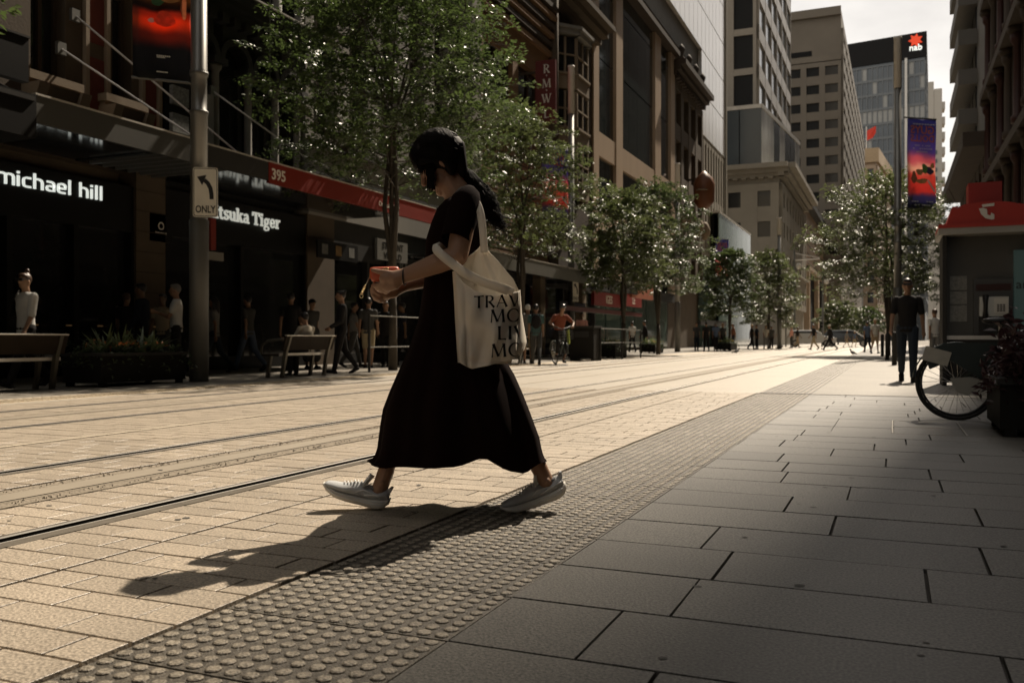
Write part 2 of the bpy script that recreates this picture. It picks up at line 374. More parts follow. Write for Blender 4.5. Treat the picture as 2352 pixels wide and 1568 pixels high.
# tactile tiles with studs
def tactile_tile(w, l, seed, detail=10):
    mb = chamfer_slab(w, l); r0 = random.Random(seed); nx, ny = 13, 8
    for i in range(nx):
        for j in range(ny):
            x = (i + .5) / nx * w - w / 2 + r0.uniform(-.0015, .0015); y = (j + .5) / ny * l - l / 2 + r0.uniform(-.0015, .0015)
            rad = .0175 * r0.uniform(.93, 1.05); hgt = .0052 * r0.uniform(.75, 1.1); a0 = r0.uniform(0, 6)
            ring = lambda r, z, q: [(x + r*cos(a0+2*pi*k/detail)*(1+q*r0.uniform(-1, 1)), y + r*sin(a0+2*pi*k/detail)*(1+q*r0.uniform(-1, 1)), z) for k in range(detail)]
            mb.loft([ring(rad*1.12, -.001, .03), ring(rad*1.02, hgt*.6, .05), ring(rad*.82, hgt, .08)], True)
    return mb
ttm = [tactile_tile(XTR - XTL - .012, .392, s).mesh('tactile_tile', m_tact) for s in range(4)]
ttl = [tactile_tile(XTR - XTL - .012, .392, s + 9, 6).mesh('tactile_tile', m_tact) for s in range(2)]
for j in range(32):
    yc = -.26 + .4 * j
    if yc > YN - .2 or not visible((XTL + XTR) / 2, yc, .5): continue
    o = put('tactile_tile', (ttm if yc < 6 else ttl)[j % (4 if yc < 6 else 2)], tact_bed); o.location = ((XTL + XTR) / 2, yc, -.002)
    if j % 3 == 1: o.rotation_euler = (0, 0, pi)
mb = MB()
for j in range(230):       # worn studs of the receding strip, low rows
    yy = YN + .06 + .12 * j
    for i in range(9):
        x = XTL + .04 + .076 * i; mb.add([(x-.022,yy-.03,0),(x+.022,yy-.03,0),(x+.022,yy+.03,0),(x-.022,yy+.03,0),(x-.016,yy-.02,.006),(x+.016,yy-.02,.006),(x+.016,yy+.02,.006),(x-.016,yy+.02,.006)], [(4,5,6,7),(0,1,5,4),(1,2,6,5),(2,3,7,6),(3,0,4,7)])
far_t = sheet('far_tactile_strip', XTL, XTR, YN, 110, -.0035, m_tact); tag(mb.build('far_studs', m_tact, far_t), kind='stuff')
# the opposite tactile strip: ribbed bars
mb = MB(); y = 2.0
while y < 24:
    mb.box(-9.75, -9.3, y, y + .055, -.002, .008); y += .13
fs = sheet('opposite_tactile_strip', -9.85, -9.2, -2, 92, .0005, M('pale tactile', (.52, .44, .33), .5, speck=.15)); tag(mb.build('ribs', MATS['pale tactile'], fs), kind='stuff')
sheet('edge_paving', XFK, -9.05, -8, 92, -.0012, m_road)
# rails
for k, (x, nm) in enumerate(zip(RAILS, ['nearest tram rail with dark groove crossing behind the walking woman', 'second tram rail from the camera, bright worn steel head', 'third tram rail from the camera, thin dark groove line', 'farthest tram rail beside the ribbed opposite tactile strip'])):
    e = tag(empty('tram_rail', (x, 0, 0)), nm, 'rail', 'tram rails set in the street paving')
    L0, L1 = -3, 200; s = 1
    MB().box(x - .085, x - .042, L0, L1, -.012, -.001).box(x + .04, x + .1 if k == 0 else x + .082, L0, L1, -.012, -.001).build('grout_bed', m_rubber, e, True)
    MB().box(x - .042, x - .02, L0, L1, -.014, .003).build('rail_head', m_rail, e, True)
    MB().box(x - .02, x + .03, L0, L1, -.0155, -.0135).box(x - .0205, x - .0175, L0, L1, -.0134, .0022).build('flange_groove', m_groove, e, True)  # thin dark strip covers the bright head wall so the groove reads dark
    MB().box(x + .03, x + .04, L0, L1, -.014, .001).build('keeper_edge', m_rail, e, True)
# slot drains between the rails
for k, (x, nm) in enumerate([(-3.75, 'gravel edged concrete slot drain between the two near rails'), (-7.47, 'gravel edged slot drain between the two far rails')]):
    e = tag(empty('slot_drain', (x, 0, 0)), nm, 'drain', 'drains between the rails')
    for a in (-.2, .1): MB().box(x + a, x + a + .1, -3, 120, -.013, -.003).build('gravel_edge', m_grav, e, True)
    MB().box(x - .1, x + .1, -3, 120, -.013, -.0015).build('concrete_channel', m_conc, e, True)
    MB().box(x + .072, x + .082, -3, 120, -.001, .0005).build('slot', m_groove, e, True)
# loose stones along the drain edge
mb = MB(); r0 = random.Random(3)
for i in range(500):
    x = -3.75 + r0.choice([-1, 1]) * (.155 + r0.gauss(0, .022)); y = 2 + 8 * r0.random() ** 1.3; s = r0.uniform(.004, .010)
    mb.add([(x-s,y,-.004),(x,y-s,-.004),(x+s,y,-.004),(x,y+s,-.004),(x,y,s*.7)], [(0,1,4),(1,2,4),(2,3,4),(3,0,4)])
tag(mb.build('loose_gravel', m_grav), 'loose gravel spilling along the near slot drain', 'gravel', kind='stuff')
sheet('painted_seam', -5.55, -5.51, -3, 150, .0025, m_paint)
# metal service cover in the right pavement
e = tag(empty('service_cover', (.4, 8.05, 0)), 'paved rectangular service cover with metal edging near the bike wheel', 'cover')
cp = [(.0, .52), (.52, 1.04), (1.04, 1.56)]
for a, b in cp:
    for y_ in (7.84, 8.44):
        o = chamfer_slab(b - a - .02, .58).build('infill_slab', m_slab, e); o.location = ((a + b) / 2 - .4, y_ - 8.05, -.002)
f = MB()
for a in (.0, .52, 1.04, 1.56): f.box(a - .006, a + .006, 7.54, 8.74, -.014, .0012)
for b in (7.545, 8.14, 8.735): f.box(-.002, 1.56, b - .005, b + .005, -.0145, .0006)
f.build('edging', M('dull steel', (.3, .28, .25), .45, .8), e, True)

# ================================================================== buildings
m_stone = M('shade-darkened sandstone', (.085, .063, .041), .8, var=.3, scale=1.2, bump=.3, bscale=20)  # stone colour darkened to deepen the facade shade
m_stone2 = M('pale sandstone', (.22, .17, .115), .8, var=.22, scale=.6, bump=.2, bscale=14)
m_brick = M('red brick panel', (.12, .028, .018), .8, var=.25, scale=6, bump=.4, bscale=45)
m_glass = M('dark window glass', (.018, .019, .02), .06, 0, var=.1, spec=.6)
m_gint = M('shop interior dark', (.012, .011, .010), .8, spec=.1)
m_black = M('black cladding', (.010, .0095, .009), .5, var=.2, spec=.12)
m_charc = M('charcoal paint', (.035, .034, .032), .7, var=.2, spec=.15)
m_soffit = M('glossy dark soffit', (.02, .02, .021), .1, spec=.7, var=.3, scale=.8)
m_grey = M('grey render', (.21, .2, .18), .75, var=.2, scale=.7, bump=.1, streak=.2)
m_dgrey = M('dark grey painted stone', (.03, .03, .028), .7, var=.25, scale=1.2)
m_metal = M('grey painted metal', (.21, .205, .19), .4, .6, var=.12)
m_fascia = M('awning fascia', (.075, .073, .066), .5, .3, var=.15, scale=.8)
m_edge = M('pale metal edge', (.55, .52, .47), .4, .4)
m_red = M('red awning', (.17, .014, .007), .5, var=.1, scale=1)
m_lit = M('lit sign letters', (.75, .76, .72), .5, emit=(.85, .9, .84), estr=.5, var=0)
m_white = M('white lettering', (.7, .67, .6), .6, var=.05)
m_tan = M('tan stone cladding', (.40, .30, .21), .6, var=.12, scale=.8, streak=.25)
m_brn = M('brown brick', (.21, .125, .065), .85, var=.35, scale=14, bump=.5, bscale=50)
m_brnd = M('dark brown stone', (.045, .031, .02), .8, var=.3, scale=2)
m_wpanel = M('pale glazed panels', (.80, .77, .73), .14, .25, var=.1, scale=.15, spec=1.0)
m_teal = M('teal shop glass', (.07, .11, .10), .08, 0, var=.2, scale=.3, spec=.8)
m_blueg = M('blue grey curtain glass', (.05, .062, .07), .12, 0, var=.5, scale=.12, spec=.8)
m_off = M('beige office stone', (.165, .14, .108), .75, var=.14, scale=.3)
m_class = M('classical sandstone', (.26, .235, .19), .75, var=.18, scale=.4)

def fb(mb, fr, u0, u1, o0, o1, z0, z1):
    """box in a facade frame (origin, along, outward)"""
    og, al, ou = fr
    c = og + al*((u0+u1)/2) + ou*((o0+o1)/2); c = Vector((c.x, c.y, (z0+z1)/2))
    return mb.obox(c, al*((u1-u0)/2), ou*((o1-o0)/2), Vector((0, 0, (z1-z0)/2)))
def frame(a, b, flip=1):
    a = Vector((a[0], a[1], 0)); b = Vector((b[0], b[1], 0)); al = (b - a); L = al.length; al = al / L
    return (a, al, Vector((al.y, -al.x, 0)) * flip), L
def body(e, pts, z0, z1, mat, name='wall'):
    return MB().prism([(x, y, z0) for x, y in pts], (0, 0, z1 - z0)).build(name, mat, e, True)
def facade(e, a, b, z0, z1, nu, nz, pier, span, mat, gmat, depth=.35, flip=1, top=0, mull=0, sill=None, jit=False):
    """piers and spandrels standing proud of the core, a window pane object in each opening"""
    fr, L = frame(a, b, flip); w = MB(); du = L / nu; dz = (z1 - z0) / nz
    for i in range(nu + 1): fb(w, fr, max(0, i*du - pier/2), min(L, i*du + pier/2), .0, depth, z0, z1)
    for j in range(nz + 1):
        za = z0 + j*dz - span*.5; zb = z0 + j*dz + span*.5
        if j == 0: za = z0
        if j == nz: zb = z1 + top
        fb(w, fr, 0, L, .0, depth - .03, za, zb)
    w.build('facade_grid', mat, e, True)
    ww, wh = du - pier, dz - span
    og, al, ou = fr
    for i in range(nu):
        for j in range(nz):
            m = MB(); zc = z0 + j*dz + dz/2; uc = i*du + du/2
            fb(m, fr, uc - ww/2, uc + ww/2, .02, .06 + (rnd.uniform(0, .03) if jit else 0), zc - wh/2, zc + wh/2)
            o = m.build('window', gmat if not callable(gmat) else gmat(i, j), e, True)
            if mull:
                k = MB()
                for q in range(1, mull): fb(k, fr, uc - ww/2 + ww*q/mull - .03, uc - ww/2 + ww*q/mull + .03, .06, .13, zc - wh/2, zc + wh/2)
                fb(k, fr, uc - ww/2, uc + ww/2, .06, .12, zc + wh*.12, zc + wh*.12 + .06)
                k.build('window_frame', sill or mat, e, True)
    return fr
def cornice(e, fr, L, z, mat, steps=((0, .25, .15), (.15, .45, .12), (.27, .7, .18)), dent=0, name='cornice', ends=.0):
    mb = MB()
    for dz, out, h in steps: fb(mb, fr, -ends, L + ends, -.05, out, z + dz, z + dz + h)
    if dent:
        n = int(L / dent)
        for i in range(n): fb(mb, fr, i*dent, i*dent + dent*.55, 0, steps[0][1] + .12, z - .22, z - .005)
    return mb.build(name, mat, e, True)

def left_building(label, y0, y1, depth, z0, z1, mat, cat='building'):
    e = empty('building', (XL, y0, 0), label=label, cat=cat)
    body(e, [(XL - .4, y0), (XL - .4, y1), (XL - depth, y1), (XL - depth, y0)], z0, z1, mat)
    return e
AX = -12.0                                  # outer edge of the street awnings
fr_of = lambda y0: (Vector((XL - .4, y0, 0)), Vector((0, 1, 0)), Vector((1, 0, 0)))
# --- first building: sandstone with brick panels over the jeweller
ya, yb = -6.0, yu(372, XL)
e1 = left_building('sandstone building with red brick panels above the dark jewellery shop', ya, yb, 16, 0, 44, m_stone)
fr = fr_of(0.0); mb = MB()
wins = [(yu(70, XL), yu(150, XL)), (yu(243, XL), yu(302, XL)), (6.0, 7.7), (3.0, 4.7)]
pan = [(yu(198, XL), yu(238, XL)), (yu(326, XL), yu(358, XL)), (8.4, 9.4), (10.05, 10.5)]
edges = sorted([y for p in wins for y in p])
zs = 5.75
prev = ya
for a, b in sorted(wins):
    fb(mb, fr, prev, a, 0, .4, 4.3, 25.5); fb(mb, fr, a, b, 0, .4, 4.3, zs); fb(mb, fr, a, b, 0, .38, 10.2, 11.6); fb(mb, fr, a, b, 0, .38, 16.2, 17.6); prev = b
fb(mb, fr, prev, yb, 0, .4, 4.3, 25.5)
mb.build('front_wall', m_stone, e1, True)
for a, b in wins:
    for k, (za, zb) in enumerate(((zs, 10.2), (11.6, 16.2))):
        m = MB(); fb(m, fr, a, b, .05, .1, za, zb); o = m.build('window', m_glass, e1, True)
        m = MB()
        for q in (a, b - .08, (a+b)/2 - .04): fb(m, fr, q, q + .08, .1, .17, za, zb)
        fb(m, fr, a, b, .1, .16, za + 2.2, za + 2.32); m.build('window_frame', m_brnd, e1, True)
    m = MB(); fb(m, fr, a - .22, b + .22, .35, .66, zs - .16, zs); fb(m, fr, a - .18, b + .18, .35, .58, zs - .24, zs - .16)
    m.build('window_sill', m_stone2, e1, True)
    m = MB(); og = Vector((XL, 0, 0))
    m.prism([(XL + .003, a - .14, zs - .24), (XL + .42, a - .14, zs - .24), (XL + .003, a - .14, zs - 1.05)], (0, b - a + .28, 0)); m.build('apron_panel', m_stone, e1, True)
    for q in (a - .2, b - .02):
        MB().prism([(XL + .003, q, zs - .24), (XL + .5, q, zs - .24), (XL + .12, q, zs - 1.2), (XL + .003, q, zs - 1.2)], (0, .22, 0)).build('sill_bracket', m_stone2, e1, True)
for a, b in pan:
    for za, zb in ((5.0, 6.45), (6.75, 8.1), (8.4, 9.8), (10.1, 12)):
        m = MB(); fb(m, fr, a, b, .38, .415, za, zb); m.build('brick_panel', m_brick, e1, True)
    for q in (a - .09, b):
        m = MB(); fb(m, fr, q, q + .09, .38, .5, 4.6, 13); m.build('pilaster_strip', m_stone2, e1, True)
m = MB(); fb(m, fr, ya, yb, .4, .52, 4.3, 4.72); m.build('base_course', m_stone, e1, True)
# shopfront of the jeweller
def shopfront(e, y0, y1, z1, pane_w, sign_z=None, mat=m_black, inner=m_gint):
    fr = fr_of(0.0); m = MB(); n = max(1, round((y1 - y0) / pane_w)); dw = (y1 - y0) / n
    zt = sign_z or z1
    fb(m, fr, y0, y1, 0, .42, zt, z1); fb(m, fr, y0, y1, 0, .44, 0, .3)
    for i in range(n + 1): fb(m, fr, max(y0, y0 + i*dw - .06), min(y1, y0 + i*dw + .06), 0, .43, .3, zt)
    m.build('shop_frame', mat, e, True)
    for i in range(n):
        m = MB(); fb(m, fr, y0 + i*dw + .06, y0 + (i+1)*dw - .06, .2, .23, .3, zt); m.build('shop_window', m_glass, e, True)
yj = yu(305, XL)
shopfront(e1, ya, yj, 3.98, 1.5, 3.0)
fr = fr_of(0.0); m = MB(); fb(m, fr, yj, yb, 0, .5, 0, 4.3); m.build('stone_pier', m_stone, e1, True)
m = MB()
for k in range(9): fb(m, fr, yj - .005, yb + .005, .5, .51, .4 + k*.44, .42 + k*.44)
m.build('pier_joint', m_brnd, e1, True)
# jeweller's lettering
lw = zv(225, 462, XL) ; y_end = yu(233, XL)
sts, wd = text_polys('michael hill', ROUND); size = (y_end - yu(-14, XL)) / wd / 1.25
s = empty('shop_lettering', (XL, y_end, 3))
w1_ = text_polys('michael ', ROUND)[1] + .06
for wtx, x_ in (('michael', 0), ('hill', w1_)):
    mb = MB(); stroke_text(mb, wtx, ROUND, (XL + .035, y_end - (wd - x_)*size*1.25, zv(228, 461, XL)), (0, 1.25, 0), (0, 0, 1), size, (1, 0, 0), .03); mb.build('word', m_lit, s, True)
tag(s, 'lit white lowercase lettering of the jewellery shop on black fascia', 'sign')
# --- awnings
def awning(label, y0, y1, ztop, zbot, fmat, x=AX, rods=(), soffit=m_soffit, ribs=False, slope=.0):
    e = empty('awning', (XL, y0, zbot), label=label, cat='awning')
    MB().box(x, x + .06, y0, y1, zbot, ztop).build('fascia', fmat, e, True)
    MB().box(x - .02, x + .075, y0, y1, ztop, ztop + .03).build('edge_flashing', m_edge, e, True)
    MB().box(XL + .02, x, y0 + .01, y1 - .01, ztop - .06, ztop - .02).build('roof_sheet', m_charc, e, True)
    MB().box(XL + .02, x, y0 + .005, y1 - .005, ztop - .13, ztop - .07).build('soffit', soffit, e, True)
    if ribs:
        for k in range(int((y1 - y0) / .32)): MB().box(XL + .3, x - .003, y0 + .1 + k*.32, y0 + .16 + k*.32, ztop - .2, ztop - .132).build('soffit_rib', m_metal, e, True)
    for yr, zr in rods:
        m = MB().tube([(x - .15, yr, ztop + .02), (XL + .05, yr - zr[1], zr[0])], .022, 6); m.build('tie_rod', m_edge, e, True)
        MB().box(XL - .0, XL + .08, yr - zr[1] - .1, yr - zr[1] + .1, zr[0] - .12, zr[0] + .12).build('rod_plate', m_metal, e, True)
    return e
zt1 = zv(260, 271, AX); zb1 = zt1 - .42
aw1 = awning('grey fascia awning above the jewellery shop lettering', yu(74, AX), yu(441, AX) - .01, zt1, zb1, m_fascia)
awb = empty('awning', (XL, 0, 3.9), label='black boxed awning end at the left picture edge', cat='awning')
MB().box(XL + .02, AX + .1, -3, yu(73, AX), zb1 - .25, zt1 - .02).build('canopy_box', m_black, awb, True)
MB().box(AX + .1, AX + .13, -3, yu(73, AX) - .04, zt1 - .12, zt1 - .05).build('edge_trim', m_charc, awb, True)
MB().tube([(AX - .1, yu(40, AX), zt1), (XL + .1, yu(40, AX) - .9, zt1 + 1.5)], .03, 6).build('tie_rod', m_black, awb, True)
bb = empty('hanging_sign', (AX - .4, 8, 5), label='plain black projecting box sign above the black awning', cat='sign')
q0, q1 = P(0, 68, X=AX - .6), P(66, 92, X=AX - .6); zq = zv(66, 190, AX - .6)
MB().box(AX - .75, AX - .6, q0.y - 1.6, q1.y, zq, q1.z + .02).build('sign_box', m_black, bb, True)
MB().box(AX - .76, AX - .58, q0.y - 1.6, q1.y + .02, q1.z + .02, q1.z + .05).build('cap', m_charc, bb, True)
MB().box(XL - .01, AX - .75, q1.y - .9, q1.y - .8, zq + .4, zq + .5).build('bracket', m_black, bb, True)
y395 = yu(612, AX); yred1 = 22.6
aw2 = awning('dark ribbed awning between the lamp post and the red awning', yu(441, AX), y395 - .01, zt1 - .02, zb1 + .02, m_charc, rods=[(yu(480, AX) + .2, (zv(330, 180, XL), 1.0)), (yu(570, AX), (zv(480, 275, XL) + 1.2, 1.6))], ribs=True)
zr = zv(760, 415, AX); awr = awning('bright red awning fascia numbered 395 over the corner shop', y395, yred1, zt1 - .015, zt1 - .45, m_red, rods=[(yu(800, AX), (zv(690, 285, XL), 1.3)), (yu(912, AX), (zv(806, 385, XL), 1.0))])
sign_text('street_number', '395', .32, (AX + .063, yu(618, AX), zt1 - .35), (0, 1, 0), (0, 0, 1), m_white, awr, bold=.006)
sign_text('shop_name', 'Onitsuka Tiger', .17, (AX + .063, yu(865, AX), zt1 - .33), (0, 1, 0), (0, 0, 1), m_white, awr)
# --- second building: dark painted arcaded front with the sports shoe shop
y2a, y2b = yb, yu(702, XL)
e2 = left_building('dark grey arcaded building with slender columns above the shoe shop', y2a, y2b, 16, 0, 36, m_dgrey)
fr = fr_of(0.0); cols = [yu(u, XL) for u in (503, 578, 640, 690)]
pit = (cols[2] - cols[0]) / 2; cols = [cols[0] - pit] + cols
zc0 = zv(515, 372, XL); zc1 = zv(515, 160, XL)
m = MB(); fb(m, fr, y2a, y2b, 0, .4, 4.3, zc0 - .1); fb(m, fr, y2a, cols[0] + .3, 0, .4, zc0 - .1, 15); m.build('parapet_base', m_dgrey, e2, True)
cz = zv(600, 55, XL)
for k, y in enumerate(cols):
    MB().lathe((XL - .12, y, 0), [(.16, zc0-.1), (.16, zc0 + .06), (.12, zc0 + .12), (.1, zc0 + .2), (.092, zc1 - .12), (.11, zc1 - .06), (.16, zc1), (.16, zc1 + .08)], 12).build('column', m_grey, e2, True, True)
    MB().box(XL - .36, XL + .08, y - .24, y + .24, zc1 + .08, zc1 + .24).build('capital', m_dgrey, e2, True)
    MB().box(XL - .3, XL + .1, y - .2, y + .2, zc0 - .22, zc0 - .1).build('column_base', m_grey, e2, True)
for y, y_ in zip(cols, cols[1:]):
    r = (y_ - y) / 2 - .16; c = (y + y_) / 2; m = MB(); n = 12
    for q in range(n):
        a0, a1 = pi*q/n, pi*(q+1)/n
        m.prism([(XL - .3, c + r*cos(a0), zc1 + .24 + r*sin(a0)), (XL - .3, c + r*cos(a1), zc1 + .24 + r*sin(a1)), (XL - .3, c + (r+.16)*cos(a1), zc1 + .24 + (r+.16)*sin(a1)), (XL - .3, c + (r+.16)*cos(a0), zc1 + .24 + (r+.16)*sin(a0))], (.36, 0, 0))
        m.prism([(XL - .32, c + r*cos(a0), zc1 + .24 + r*sin(a0)), (XL - .32, c + r*cos(a0), cz - .3), (XL - .32, c + r*cos(a1), cz - .3), (XL - .32, c + r*cos(a1), zc1 + .24 + r*sin(a1))], (.3, 0, 0))
    m.build('arch', m_dgrey, e2, True)
    MB().box(XL - .385, XL - .36, y + .1, y_ - .1, zc0 - .1, zc1 + 1.2).build('window', m_glass, e2, True)
cornice(e2, (Vector((XL, y2a, 0)), Vector((0, 1, 0)), Vector((1, 0, 0))), y2b - y2a, cz - .3, m_dgrey, ((0, .14, .2), (.2, .34, .16), (.36, .6, .1)), dent=.42)
MB().box(XL + .55, XL + .66, y2a, y2b + .15, cz + .16, cz + .2).build('cornice_lip', m_edge, e2, True)
for y in cols[1:]:
    MB().lathe((XL - .05, y, 0), [(.2, cz + .16), (.2, cz + .3), (.13, cz + .36), (.11, cz + 3.2), (.18, cz + 3.3)], 12).build('upper_column', m_grey, e2, True, True)
    MB().box(XL - .385, XL - .36, y + .2, y + pit - .1, cz + .3, cz + 3.3).build('window', m_glass, e2, True)
# drainpipe and hanging cable with knot on the arcade
cbl = tag(MB().tube([(XL + .9, yu(620, XL + .9), 12), (XL + .9, yu(620, XL + .9), zv(620, 205, XL + .9))], .012, 5).build('cable', m_metal), 'thin grey cable hanging in front of the arcaded building', 'cable')
MB().ell((XL + .9, yu(620, XL + .9), zv(620, 214, XL + .9)), (.05, .06, .09), n=8, m=5).build('knot', m_metal, cbl)
# narrow sign strip between first and second building
sp = empty('notice_boards', (XL, y2a, 5), label='column of small grey notice boards between the two left facades', cat='sign')
for k in range(5):
    za = 4.75 + k*.62; MB().box(XL + .1, XL + .2, y2a + .12, y2a + .62, za, za + .42).build('board', M('grey flecked print', (.16, .16, .145), .6, var=.9, scale=22), sp, True)
MB().box(XL + .02, XL + .1, y2a - .02, y2a + .75, 4.5, 9).build('backing', m_black, sp, True)
MB().box(XL + .1, XL + .14, y2a + .8, y2a + 1.5, 4.7, 6.5).build('grey_panel', m_grey, sp, True)
# shoe shop front
y_s0 = yu(350, XL); shopfront(e2, y2a, y2b - .02, 4.1, 2.2, 3.05, m_black)
m = MB(); fb(m, fr_of(0), y2a, y2b, .43, .47, zv(600, 490, XL) + .35, zv(600, 490, XL) + .4); m.build('sign_rail', m_metal, e2, True)
y_t1 = yu(638, XL); y_t0 = yu(497, XL); sts, wd = text_polys('tsuka Tiger', SLAB, .03); size = (y_t1 - y_t0) / wd
s = empty('shop_lettering', (XL, y_t1, 3)); wt_ = text_polys('Onitsuka Tiger', SLAB, .03)[1]; wo_ = text_polys('Onitsuka ', SLAB, .03)[1] + .03
for wtx, x_ in (('Onitsuka', 0), ('Tiger', wo_)):
    mb = MB(); stroke_text(mb, wtx, SLAB, (XL + .06, y_t1 - (wt_ - x_)*size, zv(620, 524, XL)), (0, 1, 0), (0, 0, 1), size, (1, 0, 0), .03, .03); mb.build('word', M('pale slab letters', (.72, .72, .66), .5, emit=(.8, .82, .74), estr=.28, var=0), s, True)
tag(s, 'pale slab serif lettering on the black shoe shop fascia', 'sign')
bs = empty('blade_sign', (XL, 15, 2.9), label='small black square projecting sign with white ring logo', cat='sign')
yy, zz = yu(362, XL), zv(362, 522, XL)
MB().box(XL + .03, XL + .1, yy - .33, yy + .33, zz - .33, zz + .3).build('plate', m_black, bs, True)
mb = MB(); pts = arc(0, 0, .085, .085, 0, 360, 20); stroke_text(mb, 'o', {'o': (0, [(arc(0, 0, 1, 1, 0, 360, 20), .35)])}, (XL + .1, yy, zz + .02), (0, 1, 0), (0, 0, 1), .075, (1, 0, 0), .006); mb.build('ring', m_white, bs, True)
mb = MB()
for k in range(9): mb.box(XL + .1, XL + .106, yy - .16 + k*.036, yy - .16 + k*.036 + (.026 if k % 3 else .018), zz - .16, zz - .115 - (.012 if k % 2 else 0))
mb.build('caption', m_white, bs, True)
# --- third building: pale grey render behind the nearest tree
y3a, y3b = y2b, yu(1087, XL)
e3 = left_building('pale grey rendered building with tall dark windows behind the nearest tree', y3a, y3b, 18, 0, 46, m_grey)
facade(e3, (XL - .4, y3a), (XL - .4, y3b), 6.3, 25.8, 6, 3, .75, .5, m_grey, m_glass, .4, mull=2)
m = MB(); fr = fr_of(0); fb(m, fr, y3a, y3b, 0, .5, 4.2, 6.28); m.build('plinth_band', m_grey, e3, True)
m = MB(); fb(m, fr, y3a, y3b, .5, .58, 5.35, 5.42); fb(m, fr, y3a, y3b, .5, .62, 6.15, 6.28); m.build('string_course', m_dgrey, e3, True)
m = MB(); fb(m, fr, y3b - .8, y3b, .4, .75, 5, 28); m.build('corner_pilaster', m_grey, e3, True)
m = MB(); fb(m, fr, y3a, y3a + 1.3, 0, .46, 0, 4.2); m.build('stone_pier', m_stone, e3, True)
shopfront(e3, y3a + 1.3, y3b, 4.2, 1.9, 3.1, m_charc)
stu = empty('shop_sign', (XL, 24, 3), label='grey shop board with dark capitals half hidden by the tree', cat='sign')
yy = yu(905, XL + .2); zz = zv(905, 578, XL + .2)
MB().box(XL + .06, XL + .16, yy - .95, yy + .95, zz - .32, zz + .35).build('board', M('dim grey board', (.13, .125, .11), .6), stu, True)
sign_text('top_line', 'STUDENT', .3, (XL + .163, yy, zz + .05), (0, 1, 0), (0, 0, 1), m_black, stu, align='CENTER', bold=.004)
sign_text('bottom_line', 'WORLD', .3, (XL + .163, yy, zz - .26), (0, 1, 0), (0, 0, 1), m_black, stu, align='CENTER', bold=.004)
ou = empty('shop_sign', (XL, 25, 2.6), label='dark shop fascia with large dim grey letters behind the wallet', cat='sign')
yy = yu(930, XL + .1); zz = zv(930, 612, XL + .1)
MB().box(XL + .06, XL + .1, yy - 1.2, yy + 3, zz - .3, zz + .28).build('board', m_black, ou, True)
sign_text('letters', 'OU', .5, (XL + .105, yy - .65, zz - .19), (0, 1, 0), (0, 0, 1), M('dim letters', (.12, .12, .11), .6), ou, bold=.008)
icn = empty('shop_sign', (XL, 20, 3), label='black strip sign with three faded pictograms beside the shoe shop', cat='sign')
yy0, yy1, zz = yu(730, XL + .6), yu(822, XL + .6), zv(780, 578, XL + .6)
MB().box(XL + .55, XL + .6, yy0, yy1, zz - .24, zz + .24).build('board', m_black, icn, True)
for k, c in enumerate(((.12, .12, .11), (.2, .12, .04), (.14, .14, .13))):
    yk = yy0 + (yy1 - yy0) * (k + .5) / 3; MB().box(XL + .6, XL + .606, yk - .14, yk + .14, zz - .13, zz + .15).build('pictogram', M('faded pictogram %d' % k, c, .6, var=.6, scale=9), icn, True)
# --- fourth building: brown brick with banded courses and a bay
y4a, y4b = y3b, yu(1366, XL)
e4 = left_building('brown brick building with banded courses and a white bay window', y4a, y4b, 20, 0, 34, m_brnd)
ym = yu(1262, XL); fr = fr_of(0)
def zl(v, u): return zv(u, v, XL)
z_a, z_b, z_c = zl(262, 1130), zl(95, 1130), zl(40, 1130)     # window bottom, window top, band
m = MB(); fb(m, fr, y4a, ym, 0, .42, 4, z_a); m.build('brick_wall', m_brn, e4, True)
m = MB(); fb(m, fr, y4a, ym, 0, .42, z_b, z_b + 9); fb(m, fr, y4a, y4a + .9, 0, .42, z_a, z_b); fb(m, fr, ym - .7, ym, 0, .42, z_a, z_b); fb(m, fr, (y4a+ym)/2 - .3, (y4a+ym)/2 + .3, 0, .42, z_a, z_b); m.build('brick_wall', m_brn, e4, True)
for k in range(6): MB().box(XL + .015, XL + .2 + .05*k, y4a, ym + .05, z_b + 1.2 + k*.42, z_b + 1.42 + k*.42).build('band_course', m_brnd if k % 2 else m_brn, e4, True)
for k in range(22): MB().box(XL + .02, XL + .032, y4a, ym, 4.3 + k*.2, 4.33 + k*.2).build('brick_course', m_brnd, e4, True)
for a, b in ((y4a + .9, (y4a+ym)/2 - .3), ((y4a+ym)/2 + .3, ym - .7)):
    MB().box(XL - .3, XL - .26, a, b, z_a, z_b).build('window', m_glass, e4, True)
    m = MB()
    for q in (a + .1, (a+b)/2, b - .1): m.box(XL - .26, XL - .18, q - .05, q + .05, z_a, z_b)
    m.build('window_frame', m_brnd, e4, True)
    MB().box(XL - .05, XL + .25, a - .2, b + .2, z_a - .2, z_a).build('window_sill', m_stone2, e4, True)
MB().lathe((XL + .12, ym + .1, 0), [(.3, 3.9), (.3, 22)], 10).build('corner_pipe', m_stone, e4, True, True)
m = MB(); fb(m, fr, ym + .3, y4b, 0, .4, 4, 34); m.build('upper_wall', m_brnd, e4, True)
zcor = zl(62, 1320)
cornice(e4, (Vector((XL, ym + .4, 0)), Vector((0, 1, 0)), Vector((1, 0, 0))), y4b - ym - .4, zcor, m_stone, ((0, .4, .3), (.3, .8, .3), (.6, 1.2, .25)))
